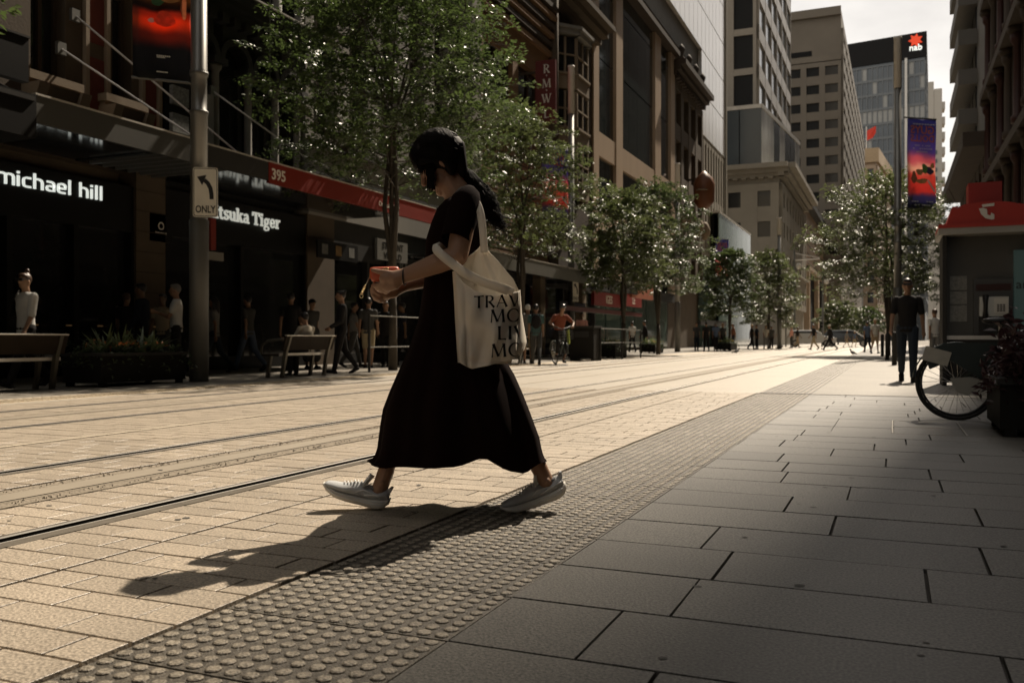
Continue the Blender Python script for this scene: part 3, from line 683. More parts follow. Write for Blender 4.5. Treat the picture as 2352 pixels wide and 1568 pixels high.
# bay window, three sided, white frames
by0, by1 = yu(1288, XL + .4), yu(1345, XL + .4); bz0 = zl(470, 1318); bz1 = zl(118, 1318)
bay = [(XL + .01, by0), (XL + .85, by0 + 1.0), (XL + .85, by1 - 1.0), (XL + .01, by1)]
for (xa, y_a), (xb, y_b) in zip(bay, bay[1:]):
    f2, L2 = frame((xa, y_a), (xb, y_b)); nfl = 3; hh = (bz1 - bz0) / nfl
    for k in range(nfl):
        za = bz0 + k*hh; m = MB(); fb(m, f2, .08, L2 - .08, -.06, -.02, za + hh*.3, za + hh*.95); m.build('window', m_glass, e4, True)
        m = MB()
        for q in (.0, L2/2 - .05, L2 - .1): fb(m, f2, q, q + .1, -.03, .04, za + hh*.3, za + hh*.96)
        fb(m, f2, 0, L2, -.03, .05, za + hh*.62, za + hh*.65); m.build('window_frame', m_stone2, e4, True)
        m = MB(); fb(m, f2, -.02, L2 + .02, -.2, .06, za, za + hh*.26); fb(m, f2, -.06, L2 + .06, -.2, .14, za + hh*.26, za + hh*.3); m.build('bay_panel', m_stone2, e4, True)
    m = MB(); fb(m, f2, -.1, L2 + .1, -.2, .2, bz1, bz1 + .25); fb(m, f2, -.15, L2 + .15, -.2, .32, bz1 + .25, bz1 + .4); m.build('bay_roof', m_grey, e4, True)
shopfront(e4, y4a, y4b, 4.0, 2.4, 3.2, m_charc)
for y in (y4a + 2, y4a + 6.5, y4b - 3): MB().box(XL + .02, XL + .4, y - .3, y + .3, 0, 3.9).build('shop_pier', m_stone2, e4, True)
# vertical bootmaker's sign
rs = empty('blade_sign', (XL + 1, 40, 9), label='tall dark red vertical sign with pale serif initials', cat='sign')
xs_ = XL + 1.2; a = P(1254, 140, X=xs_); b = P(1299, 140, X=xs_); zb_ = zv(1277, 300, xs_)
dsg = a.y; wsg = 45 / FP * (a - Vector((0, 0, HC))).dot(FW) / RT.x
MB().box(xs_ - wsg/2, xs_ + wsg/2, dsg - .08, dsg + .08, zb_, a.z).build('panel', M('oxblood sign', (.11, .014, .012), .5), rs, True)
MB().box(XL - .05, xs_ - wsg/2, dsg - .03, dsg + .03, a.z - .5, a.z - .4).box(XL - .05, xs_ - wsg/2, dsg - .03, dsg + .03, zb_ + .5, zb_ + .6).build('bracket', m_brnd, rs, True)
mb = MB(); hh = (a.z - zb_); lt = hh * .135
for k, (ch, fv) in enumerate((('R', .865), ('.', .765), ('M', .635), ('.', .535), ('W', .4), ('L', .16))):
    sts, wd = text_polys(ch, SERIF); stroke_text(mb, ch, SERIF, (xs_ + .06 - wd*lt/2, dsg - .08, zb_ + hh*fv - lt*.5), (1, 0, 0), (0, 0, 1), lt, (0, -1, 0), .02)
mb.build('initials', m_white, rs, True)

mb = MB(); r0 = random.Random(77)
for i in range(170):
    x, y = (r0.uniform(XTR, 2.6), r0.uniform(1.2, 11)) if i < 110 else (r0.uniform(-4.3, -1.7), r0.uniform(1.2, 8)); rr = r0.uniform(.006, .017); n = 8; el = r0.uniform(.6, 1)
    mb.add([(x + rr*cos(2*pi*k/n)*r0.uniform(.8, 1.15), y + rr*el*sin(2*pi*k/n)*r0.uniform(.8, 1.15), .0012) for k in range(n)], [tuple(range(n))])
tag(mb.build('gum_spots', M('trodden gum', (.055, .052, .046), .7, var=.4, scale=30)), 'small dark trodden gum spots on the paving', 'gum', kind='stuff')
dc = empty('display_case', (XL, 9, 1), label='row of small display trays with glow painted in for glints in the jewellery window', cat='display')
for k in range(6):
    y_ = yu(60, XL) + k*.75; MB().box(XL - .2 + .35, XL + .18, y_, y_ + .12, .98, 1.005).build('tray', M('glint glow tray', (.3, .2, .1), .4, emit=(1, .55, .2), estr=.02), dc, True)  # emission stands in for the small gold glints
# --- fifth building: tan frame with big dark glass
y5a, y5b = y4b, yu(1547, XL)
e5 = left_building('tan stone framed building with large dark reflecting windows', y5a, y5b, 20, 0, zl(134, 1547), m_brnd)
fr = fr_of(0); zr5 = zl(132, 1547)
zbm0, zbm1 = zl(352, 1365), zl(296, 1365)                     # spandrel beam
MB().box(XL - .4, XL - .36, y5a, y5b, 3.9, zr5).build('inner_wall', m_gint, e5, True)
mul = [(1360, 1372), (1412, 1427), (1502, 1515), (1538, 1547)]
for u0, u1 in mul: MB().box(XL - .16, XL + .1, yu(u0, XL), max(yu(u1, XL), yu(u0, XL) + .4), 3.9, zr5).build('mullion', m_tan, e5, True)
MB().box(XL - .3, XL + .06, y5a, y5b, zbm0, zbm1).build('spandrel_beam', m_tan, e5, True)
zb2 = zl(470, 1372); MB().box(XL - .3, XL + .06, y5a, y5b, zb2 - 1.3, zb2).build('spandrel_beam', m_tan, e5, True)
MB().box(XL - .35, XL + .5, y5a, y5b, zr5, zr5 + .35).build('roof_edge', m_brnd, e5, True)
ys5 = [yu(u, XL) for u in (1372, 1427, 1515)]; ye5 = [yu(u, XL) for u in (1412, 1502, 1538)]
for a, b in zip(ys5, ye5):
    nn = 4; dy = (b - a) / nn
    for i in range(nn):
        for z0, z1 in ((zb2, zbm0), (zbm1, zbm1 + 4.2), (zbm1 + 4.28, zbm1 + 8.2), (zbm1 + 8.28, zr5)):
            if z1 > z0: 
                o = MB().box(XL - .12, XL - .1, a + i*dy + .02, a + (i+1)*dy - .02, z0, z1).build('window_pane', M('tinted office glass', (.02, .027, .028), .05, spec=.75), e5, True)
MB().box(XL - .35, XL + .1, y5a, y5b, 3.4, 4.0).build('shop_fascia', m_charc, e5, True)
for k in range(6): MB().box(XL - .38, XL - .3, y5a + k*3.1, y5a + k*3.1 + 2.9, .2, 3.4).build('shop_window', m_teal, e5, True)
# --- sixth: brown heritage front with heavy cornice
y6a, y6b = y5b, yu(1612, XL)
e6 = left_building('brown heritage building with deep cornice beside the pale tower', y6a, y6b, 20, 0, zl(165, 1550) - .2, m_stone)
fr = fr_of(0); zc6 = zl(165, 1550)
facade(e6, (XL - .4, y6a), (XL - .4, y6b), 5, zc6 - .6, 4, 4, .9, 1.2, m_stone, m_glass, .5)
cornice(e6, (Vector((XL, y6a, 0)), Vector((0, 1, 0)), Vector((1, 0, 0))), y6b - y6a, zc6 - .4, m_brnd, ((0, .3, .35), (.35, .6, .35), (.7, 1.0, .4)), dent=.8, ends=.3)
for k in range(4):
    yk = y6a + (k + .5) * (y6b - y6a) / 4
    MB().lathe((XL + .5, yk, 0), [(.1, 9.0), (.45, 9.4), (.5, 9.8), (.3, 10.3), (.12, 10.5)], 9).build('carved_bracket', m_stone2, e6, True, True)
    MB().lathe((XL + .3, yk, 0), [(.3, zc6 + .7), (.3, zc6 + 1.2), (.14, zc6 + 1.4), (.3, zc6 + 1.9), (.05, zc6 + 2.3)], 8).build('roof_urn', m_brnd, e6, True, True)
cl = empty('street_clock', (XL + 1.4, y6b - 1, 5), label='ornate brown hanging clock case on the brown heritage building', cat='clock')
ck = P(1617, 440, X=XL + 1.4)
MB().lathe((ck.x, ck.y, ck.z), [(.1, -1.5), (.5, -1.2), (.8, -.8), (.85, .5), (.7, 1.0), (.3, 1.4), (.1, 1.6)], 10).build('clock_case', M('rust brown wood', (.16, .06, .025), .5), cl, True, True)
MB().lathe((ck.x, ck.y - .8, ck.z), [(.45, -.03), (.45, .03)], 16).build('clock_face', m_stone2, cl, True)
MB().box(XL - .02, ck.x, ck.y - .06, ck.y + .06, ck.z + .9, ck.z + 1.05).build('bracket', m_brnd, cl, True)
# --- seventh: pale glazed tower with stone fins below and teal shop glass at its foot
y7a, y7b = y6b, yu(1667, XL)
e7 = left_building('tall pale glazed tower rising behind the brown heritage building', y7a - 24, y7b, 24, 23.5, 95, M('tower core', (.2, .19, .17), .7))
body(e7, [(XL - .4, y7a), (XL - .4, y7b), (XL - 24, y7b), (XL - 24, y7a)], 0, 23.5, m_class, 'lower_wall')
zw = zl(352, 1655)
n7 = 9; ny = 20
for j in range(16):
    for i in range(ny):
        L7 = (y7b - (y7a - 22)); a = y7a - 22 + i*L7/ny; b = a + L7/ny; z0 = zw + j*3.6; z1 = z0 + 3.6
        if z0 < 23.4 and b < y7a + .5: continue
        MB().box(XL - .35, XL - .03, a + .04, b - .04, z0 + .05, z1 - .05).build('cladding_panel', m_wpanel, e7, True)
MB().box(XL - .35, XL + .12, y7b - .35, y7b, 3, 70).build('corner_fin', m_class, e7, True)
facade(e7, (XL - .39, y7a), (XL - .39, y7b - .36), 8, zw - .25, 9, 2, .55, .7, m_class, m_glass, .35)
for i in range(5):
    a = y7a + i*(y7b - y7a)/5
    MB().box(XL - .3, XL + .05, a + .03, a + (y7b-y7a)/5 - .03, .1, 7.7).build('glass_wall_pane', m_teal, e7, True)
e7b = empty('building', (XL - 5, 70, 0), label='teal glass tower slice above the tan framed building', cat='building')
body(e7b, [(XL - 3.5, y5b - 6), (XL - 3.5, y6b - 4), (XL - 9, y6b - 4), (XL - 9, y5b - 6)], 20, 75, M('sky teal glass', (.3, .38, .37), .1, spec=.9, var=.5, scale=.3))
for k in range(9): MB().box(XL - 3.5, XL - 3.3, y5b - 5.8 + k*1.9, y5b - 5.55 + k*1.9, 20, 75).build('glass_fin', m_edge, e7b, True)
# glass store box at the corner
gs = empty('building', (XL + 2, 70, 0), label='teal glass box storefront at the street corner', cat='building')
gx = -14.2; ga, gb = yu(1652, gx), yu(1724, gx); gz = zv(1652, 488, gx); gz2 = zv(1724, 560, gx)
for i in range(6):
    a = ga + (gb-ga)*i/6; b = ga + (gb-ga)*(i+1)/6
    MB().box(gx - .1, gx, a + .03, b - .03, 4.5, gz).build('glass_pane', M('pale teal glass', (.2, .27, .26), .1, spec=.8, var=.35, scale=.5), gs, True)
    MB().box(gx - .1, gx, a + .03, b - .03, .05, 4.4).build('glass_pane', m_teal, gs, True)
MB().box(gx - 8, gx + .05, ga, gb, gz, gz + .15).build('roof', m_edge, gs, True)
MB().box(gx - 8, gx - .5, ga + .2, gb - .2, 0, gz - .1).build('interior', m_gint, gs, True)
# --- eighth: dark glass tower over a classical podium, beyond the cross street
YC = 118.0
cx = P(1790, V0, Y=YC).x; xl9 = P(1640, V0, Y=YC).x - 14; z9 = P(1790, 380, Y=YC).z
xe = P(1846, V0, X=cx).y
e9 = empty('building', (cx, YC, 0), label='pale classical sandstone corner building below the glass cube', cat='building')
body(e9, [(xl9, YC), (cx, YC), (cx, xe), (xl9, xe)], 0, z9, m_class)
def curt(i, j): return m_glass
facade(e9, (xl9, YC), (cx, YC), 5, z9 - 2.2, 6, 4, 2.1, 1.9, m_class, m_glass, .4)
facade(e9, (cx, YC), (cx, xe), 5, z9 - 2.2, 9, 4, 1.9, 1.9, m_class, m_glass, .4)
for (a, b) in (((xl9, YC), (cx, YC)), ((cx, YC), (cx, xe))):
    f2, L2 = frame(a, b); cornice(e9, f2, L2, z9 - 1.4, m_class, ((0, .7, .4), (.4, 1.3, .5), (.9, 2.1, .6)), dent=1.1, ends=1.2)
    cornice(e9, f2, L2, z9 * .42, m_class, ((0, .5, .25), (.25, .8, .25)), name='string_course')
za8, zb8 = z9 + .1, P(1790, 228, Y=YC).z
cube = empty('building', (cx, YC, z9), label='bright glass cube storey on top of the classical corner building', cat='building')
cr8 = P(1745, V0, Y=YC + 1).x
body(cube, [(xl9, YC + 2), (cr8, YC + 2), (cx - .3, YC + 26), (xl9, YC + 26)], za8 + .3, zb8 - .2, m_gint, 'core')
for a, b, n, mt in (((xl9, YC + 1.4), (cr8 + .2, YC + 1.4), 7, m_blueg), ((cr8 + .2, YC + 1.4), (cx, YC + 27), 7, M('painted reflection glass', (.62, .63, .62), .08, .15, var=.6, scale=.25, spec=.9))):
    f2, L2 = frame(a, b)
    for i in range(n):
        m = MB(); fb(m, f2, L2*i/n + .06, L2*(i+1)/n - .06, -.2, 0, za8 + .4, zb8 - .5); m.build('glass_panel', mt if not (n == 7 and mt is not m_blueg and i in (2, 4, 5)) else m_blueg, cube, True)  # pale and dark panels paint in the mottled reflections
    m = MB(); fb(m, f2, 0, L2, -.4, .1, zb8 - .5, zb8); m.build('roof_rim', m_edge, cube, True)
e8 = empty('building', (cx - 10, YC + 8, 0), label='dark glass tower with pale spandrel bands above the glass cube', cat='building')
Y8 = YC + 9; x8 = P(1738, V0, Y=Y8).x; x8l = P(1620, V0, Y=Y8).x; x8r = P(1812, V0, Y=Y8 + 40).x
body(e8, [(x8l, Y8), (x8, Y8), (x8r, Y8 + 40), (x8l, Y8 + 40)], z9 + 2, 125, m_charc)
m_pale8 = M('pale tower bands', (.33, .295, .245), .4, var=.1)
facade(e8, (x8l, Y8), (x8, Y8), zb8 + 1, 120, 2, 16, .9, .9, m_pale8, m_glass, .4)
facade(e8, (x8, Y8), (x8r, Y8 + 40), zb8 + 1, 120, 6, 16, .35, 2.0, m_pale8, m_blueg, .35)
# --- block behind: lower tan building with tall openings, then the office block
Y10 = 205.0; c10 = P(1932, V0, Y=Y10); z10 = P(1932, 22, Y=Y10).z; f10 = P(1983, V0, Y=330.0)
l10 = P(1770, V0, Y=Y10 + 6)
e10 = empty('building', (c10.x, Y10, 0), label='tall beige office block with grid windows left of the flag building', cat='building')
body(e10, [(l10.x, Y10), (c10.x, Y10), (f10.x, 330.0), (l10.x, 330)], 0, z10, m_off)
ww = (c10.x - l10.x)
facade(e10, (l10.x, Y10), (c10.x, Y10), 18, z10 - 11, 4, 11, 1.2, 1.9, m_off, m_glass, .5)
facade(e10, (c10.x, Y10), (f10.x, 330.0), 18, z10 - 4, 15, 13, 1.7, 2.2, m_off, m_blueg, .5)
m = MB(); f2, L2 = frame((l10.x, Y10), (c10.x, Y10)); fb(m, f2, 0, L2, .0, .8, z10 - 1.2, z10 + .6); m.build('roof_band', m_off, e10, True); m = MB(); fb(m, f2, 0, L2, 0, .5, z10 - 10.8, z10 - 9.6); m.build('lower_band', m_off, e10, True)
m = MB(); fb(m, f2, 5, L2 - 6, .0, .1, z10 - 9.3, z10 - 8.2); m.build('louvre_slot', m_black, e10, True)
Yt = 160.0; ct = P(1848, V0, Y=Yt); ft = P(1935, V0, X=ct.x); zt_ = P(1848, 500, Y=Yt).z
et = empty('building', (ct.x, Yt, 0), label='low tan stone building with tall dark openings past the corner', cat='building')
body(et, [(ct.x - 20, Yt), (ct.x, Yt), (ct.x, ft.y), (ct.x - 20, ft.y)], 0, zt_ + 2, m_tan)
facade(et, (ct.x, Yt), (ct.x, ft.y), .5, zt_ * .62, 6, 1, 3.0, 1.2, m_tan, m_gint, .8)
for k in range(5): MB().box(ct.x, ct.x + .06, Yt, ft.y, zt_*.66 + k*1.6, zt_*.66 + k*1.6 + .12).build('joint_line', m_brnd, et, True)
MB().box(ct.x - 20, ct.x + 1.2, Yt - 1, ft.y, zt_ + 2, zt_ + 3).build('roof_slab', m_charc, et, True)
# small stone building with flags
Y12 = 345.0; a12 = P(1984, V0, Y=Y12); b12 = P(2042, V0, Y=Y12); z12 = P(2000, 335, Y=Y12).z
e12 = empty('building', (a12.x, Y12, 0), label='small tan stone building with stepped cornice under red flag', cat='building')
body(e12, [(a12.x - 14, Y12), (a12.x + 4, Y12), (b12.x, Y12 + 45), (a12.x - 14, Y12 + 45)], 0, z12 - 6, m_tan)
facade(e12, (a12.x + 4, Y12), (b12.x, Y12 + 45), 6, z12 - 7, 7, 9, 2, 2.5, m_tan, m_glass, .6)
facade(e12, (a12.x - 10, Y12), (a12.x + 4, Y12), 6, z12 - 7, 4, 9, 1.5, 2.5, m_tan, m_glass, .6)
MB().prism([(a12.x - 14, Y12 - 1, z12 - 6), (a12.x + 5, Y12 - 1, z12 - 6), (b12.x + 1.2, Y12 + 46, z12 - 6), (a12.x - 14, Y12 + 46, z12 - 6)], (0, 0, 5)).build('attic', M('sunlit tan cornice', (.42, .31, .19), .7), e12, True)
fl = empty('flag', (a12.x + 2, Y12 + 5, z12), label='small red flag on the roof of the tan stone building', cat='flag')
fp_ = P(1990, 330, Y=Y12 + 5); MB().tube([(fp_.x, fp_.y, z12 - 1.2), (fp_.x, fp_.y, z12 + 8)], .18, 6).build('flag_pole', m_edge, fl, True)
MB().prism([(fp_.x + .2, fp_.y, z12 + 3), (fp_.x + 2.2, fp_.y + .5, z12 + 4), (fp_.x + 3.2, fp_.y - .3, z12 + 5.6), (fp_.x + 3.2, fp_.y - .3, z12 + 8), (fp_.x + .2, fp_.y, z12 + 6.6)], (0, .1, 0)).build('cloth', M('flag red', (.6, .05, .03), .7), fl, True)
# bank tower
YB = 420.0; aB = P(1966, V0, Y=YB); bB = P(2125, V0, Y=YB); cB = P(2130, V0, Y=YB + 70); zB = P(2110, 75, Y=YB).z; zd = P(2110, 132, Y=YB).z
eb = empty('building', (bB.x, YB, 0), label='blue grey glass bank tower with black crown and red star', cat='building')
body(eb, [(aB.x - 8, YB + 6), (bB.x, YB), (cB.x, YB + 70), (aB.x - 8, YB + 76)], 0, zd, m_blueg)
facade(eb, (aB.x - 6, YB + 5.6), (bB.x, YB - .3), 12, zd - 1, 16, 17, .35, 1.1, M('curtain wall mullions', (.13, .14, .145), .4), lambda i, j: m_blueg if (i*7 + j*5) % 9 and j not in (13,) else M('lit office glass', (.3, .3, .28), .2, var=.3), .5)
facade(eb, (bB.x, YB), (cB.x, YB + 70), 12, zd - 1, 5, 17, .4, 1.0, MATS['curtain wall mullions'], m_glass, .4)
body(eb, [(aB.x - 8, YB + 5.3), (bB.x + .6, YB - .8), (cB.x + .4, YB + 70.5), (aB.x - 8, YB + 76)], zd, zB, m_black, 'crown')
MB().box(bB.x - 8, bB.x - 7, YB - 1, YB - .2, 30, zd).build('white_fin', m_edge, eb, True)
sc_ = P(2103, 91, Y=YB - 3); mb = MB(); R1, R2 = 2.9, 1.65
pts = [(sc_.x + (R1 if k % 2 == 0 else R2)*sin(pi*k/7 + .2), YB - 2.2, sc_.z + (R1 if k % 2 == 0 else R2)*cos(pi*k/7 + .2)) for k in range(14)]
mb.prism(pts, (0, .8, 0)).build('star_emblem', M('bank red', (.75, .06, .02), .5, emit=(.8, .07, .02), estr=.25), eb, True)
sign_text('bank_name', 'nab', 3.6, (P(2088, 118, Y=YB - 3).x, YB - 2.6, P(2087, 117, Y=YB - 3).z), (1, 0, 0), (0, 0, 1), m_lit, eb, bold=.06, extrude=.3)
Yd = 560.0; a = P(2126, V0, Y=Yd); b = P(2164, V0, Y=Yd); zd1 = P(2140, 188, Y=Yd).z; zd2 = P(2160, 203, Y=Yd).z
ed = empty('building', (a.x, Yd, 0), label='distant pale stepped tower at the far end of the street', cat='building')
m_hz = M('distant pale concrete', (.42, .385, .33), .8, var=.08)
mid = (a.x + b.x) / 2
body(ed, [(a.x - 6, Yd), (mid, Yd), (mid, Yd + 30), (a.x - 6, Yd + 30)], 0, zd1, m_hz); body(ed, [(mid + .1, Yd + .2), (b.x, Yd + .2), (b.x, Yd + 30), (mid + .1, Yd + 30)], 0, zd2, m_hz, 'lower_wall')
for k in range(14): MB().box(b.x, b.x + 1.6, Yd + 1, Yd + 12, 20 + k*8.5, 24 + k*8.5).build('balcony', m_hz, ed, True)
for k in range(4): MB().box(a.x - 2, a.x + 6, Yd - .3, Yd - .05, 90 + k*5, 92.2 + k*5).build('window_band', m_blueg, ed, True)

# ================================================================== right-hand side
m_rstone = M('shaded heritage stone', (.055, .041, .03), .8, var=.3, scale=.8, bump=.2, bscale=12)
m_rred = M('oxide red trim', (.04, .012, .008), .6, var=.2)
m_rgrey = M('grey concrete balconies', (.13, .122, .11), .7, var=.12, scale=.5)
r1 = empty('building', (XR, 0, 0), label='dark ornate heritage building with red columns on the right', cat='building')
YE1 = 62.0
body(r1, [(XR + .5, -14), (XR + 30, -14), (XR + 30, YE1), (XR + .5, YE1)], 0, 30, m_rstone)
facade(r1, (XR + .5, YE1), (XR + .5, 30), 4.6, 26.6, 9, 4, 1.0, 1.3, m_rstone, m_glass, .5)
for k in range(10):
    yk = 30 + k*(YE1 - 30)/9
    for j in range(4):
        z0 = 4.6 + j*5.5 + .7
        MB().lathe((XR - .12, yk, 0), [(.3, z0), (.3, z0 + .3), (.2, z0 + .4), (.17, z0 + 3.6), (.3, z0 + 3.8), (.34, z0 + 4.2)], 10).build('column', m_rred if k % 2 else m_rstone, r1, True, True)
        MB().ell((XR - .2, yk, z0 + 4.35), (.4, .42, .3), n=8, m=5).build('carved_capital', m_rstone, r1, True, True)
for j in range(5): MB().box(XR - .55 - .12*(j == 4), XR + .5, 29.5, YE1 + .2, 4.3 + j*5.5, 4.75 + j*5.5).build('cornice', m_rstone, r1, True)
shop = MB().box(XR + .2, XR + .5, 4, YE1, .0, 4.2).build('shop_wall', m_gint, r1, True)
MB().box(XR - 1.6, XR + .2, 24, YE1, 3.5, 3.8).build('awning_slab', m_charc, r1, True)
rt = empty('building', (XR + 4, 20, 0), label='added unseen tower above the right-hand heritage building, blocking sky light', cat='building')
body(rt, [(XR + 3.6, -14), (XR + 26, -14), (XR + 26, 52), (XR + 3.6, 52)], 30.02, 85, m_rstone)  # added out of view to cut sky light on the pavement
far_t_ = empty('building', (14.6, 110, 0), label='very tall unseen tower added behind the right-hand buildings to soften the pavement shade', cat='building')
body(far_t_, [(14.9, 64), (48, 64), (48, 110), (14.9, 110)], 36.1, 165, m_rgrey)  # added out of view, set back to give the pavement shadow a soft edge
rb1 = empty('building', (XR, -14, 0), label='right-hand building row behind the camera, outside the picture', cat='building')
body(rb1, [(XR, -130), (XR + 26, -130), (XR + 26, -14.2), (XR, -14.2)], 0, 55, m_rstone)
lb1 = empty('building', (XL, -14, 0), label='left-hand building row behind the camera, outside the picture', cat='building')
body(lb1, [(XL, -130), (XL, -6.2), (XL - 22, -6.2), (XL - 22, -130)], 0, 50, m_stone)
r2 = empty('building', (XR, YE1, 0), label='pale grey balconied building beyond the right-hand heritage front', cat='building')
YE2 = P(2196, V0, X=XR - .4).y
body(r2, [(XR + .4, YE1 + .1), (XR + 24, YE1 + .1), (XR + 24, YE2), (XR + .4, YE2)], 0, 36, m_rgrey)
for k in range(7):
    z0 = 14 + k*3.0
    MB().box(XR - .9, XR + .4, YE1 + 14, YE2, z0, z0 + 1.15).build('balcony', m_rgrey, r2, True)
    for q in range(6): MB().box(XR + .3, XR + .41, YE1 + 14.5 + q*2.8, YE1 + 16.8 + q*2.8, z0 + 1.2, z0 + 2.9).build('window', m_glass, r2, True)
facade(r2, (XR + .4, YE2), (XR + .4, YE1 + 1), 1, 12.5, 8, 3, 1.2, 1.2, m_rstone, m_glass, .5)
zc2 = P(2182, 262, X=XR - 1.4).z
MB().box(XR - 1.5, XR + .4, YE1, YE2 + .3, 12.6, 13.5).build('cornice', m_rstone, r2, True)
# unseen block, made tall to darken reflections in the left glass
r3 = empty('building', (6.5, 125, 0), label='unseen tall building past the cross street on the right, shaped to darken reflections', cat='building')
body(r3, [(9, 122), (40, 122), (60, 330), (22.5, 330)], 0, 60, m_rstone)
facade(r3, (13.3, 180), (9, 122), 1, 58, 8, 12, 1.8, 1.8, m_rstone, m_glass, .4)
# ================================================================== street furniture
m_pole = M('lamp post grey', (.20, .195, .18), .38, .5, var=.12, scale=3)
m_pole2 = M('lamp post base grey', (.12, .118, .108), .5, .4, var=.12, scale=3)
m_lamp = M('frosted lamp tube', (.6, .56, .5), .5, var=.04)
m_plate = M('sign plate white', (.72, .68, .58), .5, var=.1, scale=5)
m_ink = M('sign black', (.015, .014, .013), .5)
def lamp_post(x, y, top, tube0, label, r=.145):
    e = empty('lamp_post', (x, y, 0), label=label, cat='lamp post', group='tall street lamp posts')
    MB().lathe((0, 0, 0), [(r*1.12, 0), (r*1.12, 2.75), (r*1.04, 2.77)], 20).build('base_shaft', m_pole2, e, smooth=True)
    MB().lathe((0, 0, 0), [(r, 2.77), (r, 4.55), (r*1.05, 4.56), (r*1.05, 4.62), (r*.9, 4.64), (r*.9, 5.2), (r*1.05, 5.22), (r*1.05, 5.3), (r*.95, 5.32), (r*.92, tube0)], 20).build('upper_shaft', m_pole, e, smooth=True)
    MB().lathe((0, 0, 0), [(r*1.02, tube0), (r*1.02, top - .1), (r*1.08, top - .08), (r*1.08, top)], 20).build('lamp_tube', m_lamp, e, smooth=True)
    for z in (4.6, 5.26): MB().lathe((0, 0, 0), [(r*1.07, z - .02), (r*1.1, z), (r*1.07, z + .02)], 20).build('collar', m_pole2, e, smooth=True)
    return e
p1 = G(457, 876); lp1 = lamp_post(p1.x, p1.y, 12.9, 10.2, 'grey lamp post carrying the ONLY arrow sign at left')
p2 = P(1312, 817, z=0); p2 = P(1312, V0, d=39.5); lp2 = lamp_post(p2.x, p2.y, P(1312, 152, d=39.5).z, P(1312, 262, d=39.5).z, 'lamp post behind the second tree beside the red vertical sign')
p3 = P(2062, V0, d=36.0); lp3 = lamp_post(p3.x, p3.y, P(2062, 86, d=36).z, P(2062, 203, d=36).z, 'lamp post with the theatre banner on the right')
p4 = P(1556, V0, d=50); lp4 = lamp_post(p4.x, p4.y, 10.5, 8.4, 'lamp post among the trees near the tan framed building')
p5 = P(1790, V0, d=66); lp5 = lamp_post(p5.x, p5.y, P(1790, 500, d=66).z, P(1790, 540, d=66).z, 'farthest left lamp post beside the glass storefront')
# arrow sign, facing the camera
def arrow_sign(e, off, size, ang):
    s = empty('traffic_sign', (0, 0, 0)); return s
def sign_plane(c, right, up):
    c = Vector(c); right = Vector(right).normalized(); up = Vector(up)
    return lambda x, z, o=0.0: c + right*x + up*z + right.cross(up).normalized()*o
def rounded(w, h, r, n=5):
    pts = []
    for cx_, cy_, a0 in ((w/2-r, h/2-r, 0), (-w/2+r, h/2-r, 90), (-w/2+r, -h/2+r, 180), (w/2-r, -h/2+r, 270)): pts += arc(cx_, cy_, r, r, a0, a0+90, n)
    return pts
def only_sign(label, c, right, w_, h_):
    sp = sign_plane(c, right, (0, 0, 1)); nn = Vector(right).normalized().cross(Vector((0, 0, 1)))
    e = empty('traffic_sign', c, label=label, cat='sign', group='left turn only signs')
    MB().prism([sp(x, z) for x, z in rounded(w_, h_, w_*.1)], nn * .012).build('plate', m_plate, e, True)
    outer = rounded(w_*.95, h_*.97, w_*.09); inner = rounded(w_*.9, h_*.945, w_*.08); m = MB()
    for i in range(len(outer)):
        j = (i+1) % len(outer); m.quad(sp(*outer[i], .0135), sp(*outer[j], .0135), sp(*inner[j], .0135), sp(*inner[i], .0135))
    m.build('border', m_ink, e, True)
    pts = [(.22, -.2), (.215, -.1), (.18, .02), (.09, .12), (-.04, .19)]; m = MB()
    for q in stroke_polys([(x*w_*1.15, z*h_ + h_*.06) for x, z in pts], [w_*.17]*5): m.quad(*[sp(x, z, .0145) for x, z in q])
    m.quad(*[sp(x*w_*1.15, z*h_ + h_*.06, .0155) for x, z in ((-.29, .25), (.04, .29), (-.03, .19), (-.11, .08))]); m.build('arrow', m_ink, e, True)
    sign_text('lettering', 'ONLY', h_*.2, sp(0, -h_*.41, .015), right, (0, 0, 1), m_ink, e, align='CENTER', bold=.004, extrude=.001, sx=.72)
    MB().obox(sp(-w_*.3, .0, -.03), Vector(right)*.05, nn*.03, Vector((0, 0, h_*.4))).build('bracket', m_pole2, e, True)
    return e
d1 = (p1 - Vector((0, 0, 0))).dot(FW); k1 = d1 / FP
c = P(472, 442, d=d1 - .2); only_sign('white left turn ONLY sign on the near lamp post', c, RT.xyz*1.0 + FW*.16, 54*k1, 112*k1)
c = P(1322, 668, d=39.2); only_sign('distant turn arrow sign on the lamp post behind the cyclist', c, RT + FW*.9, .38, .95)
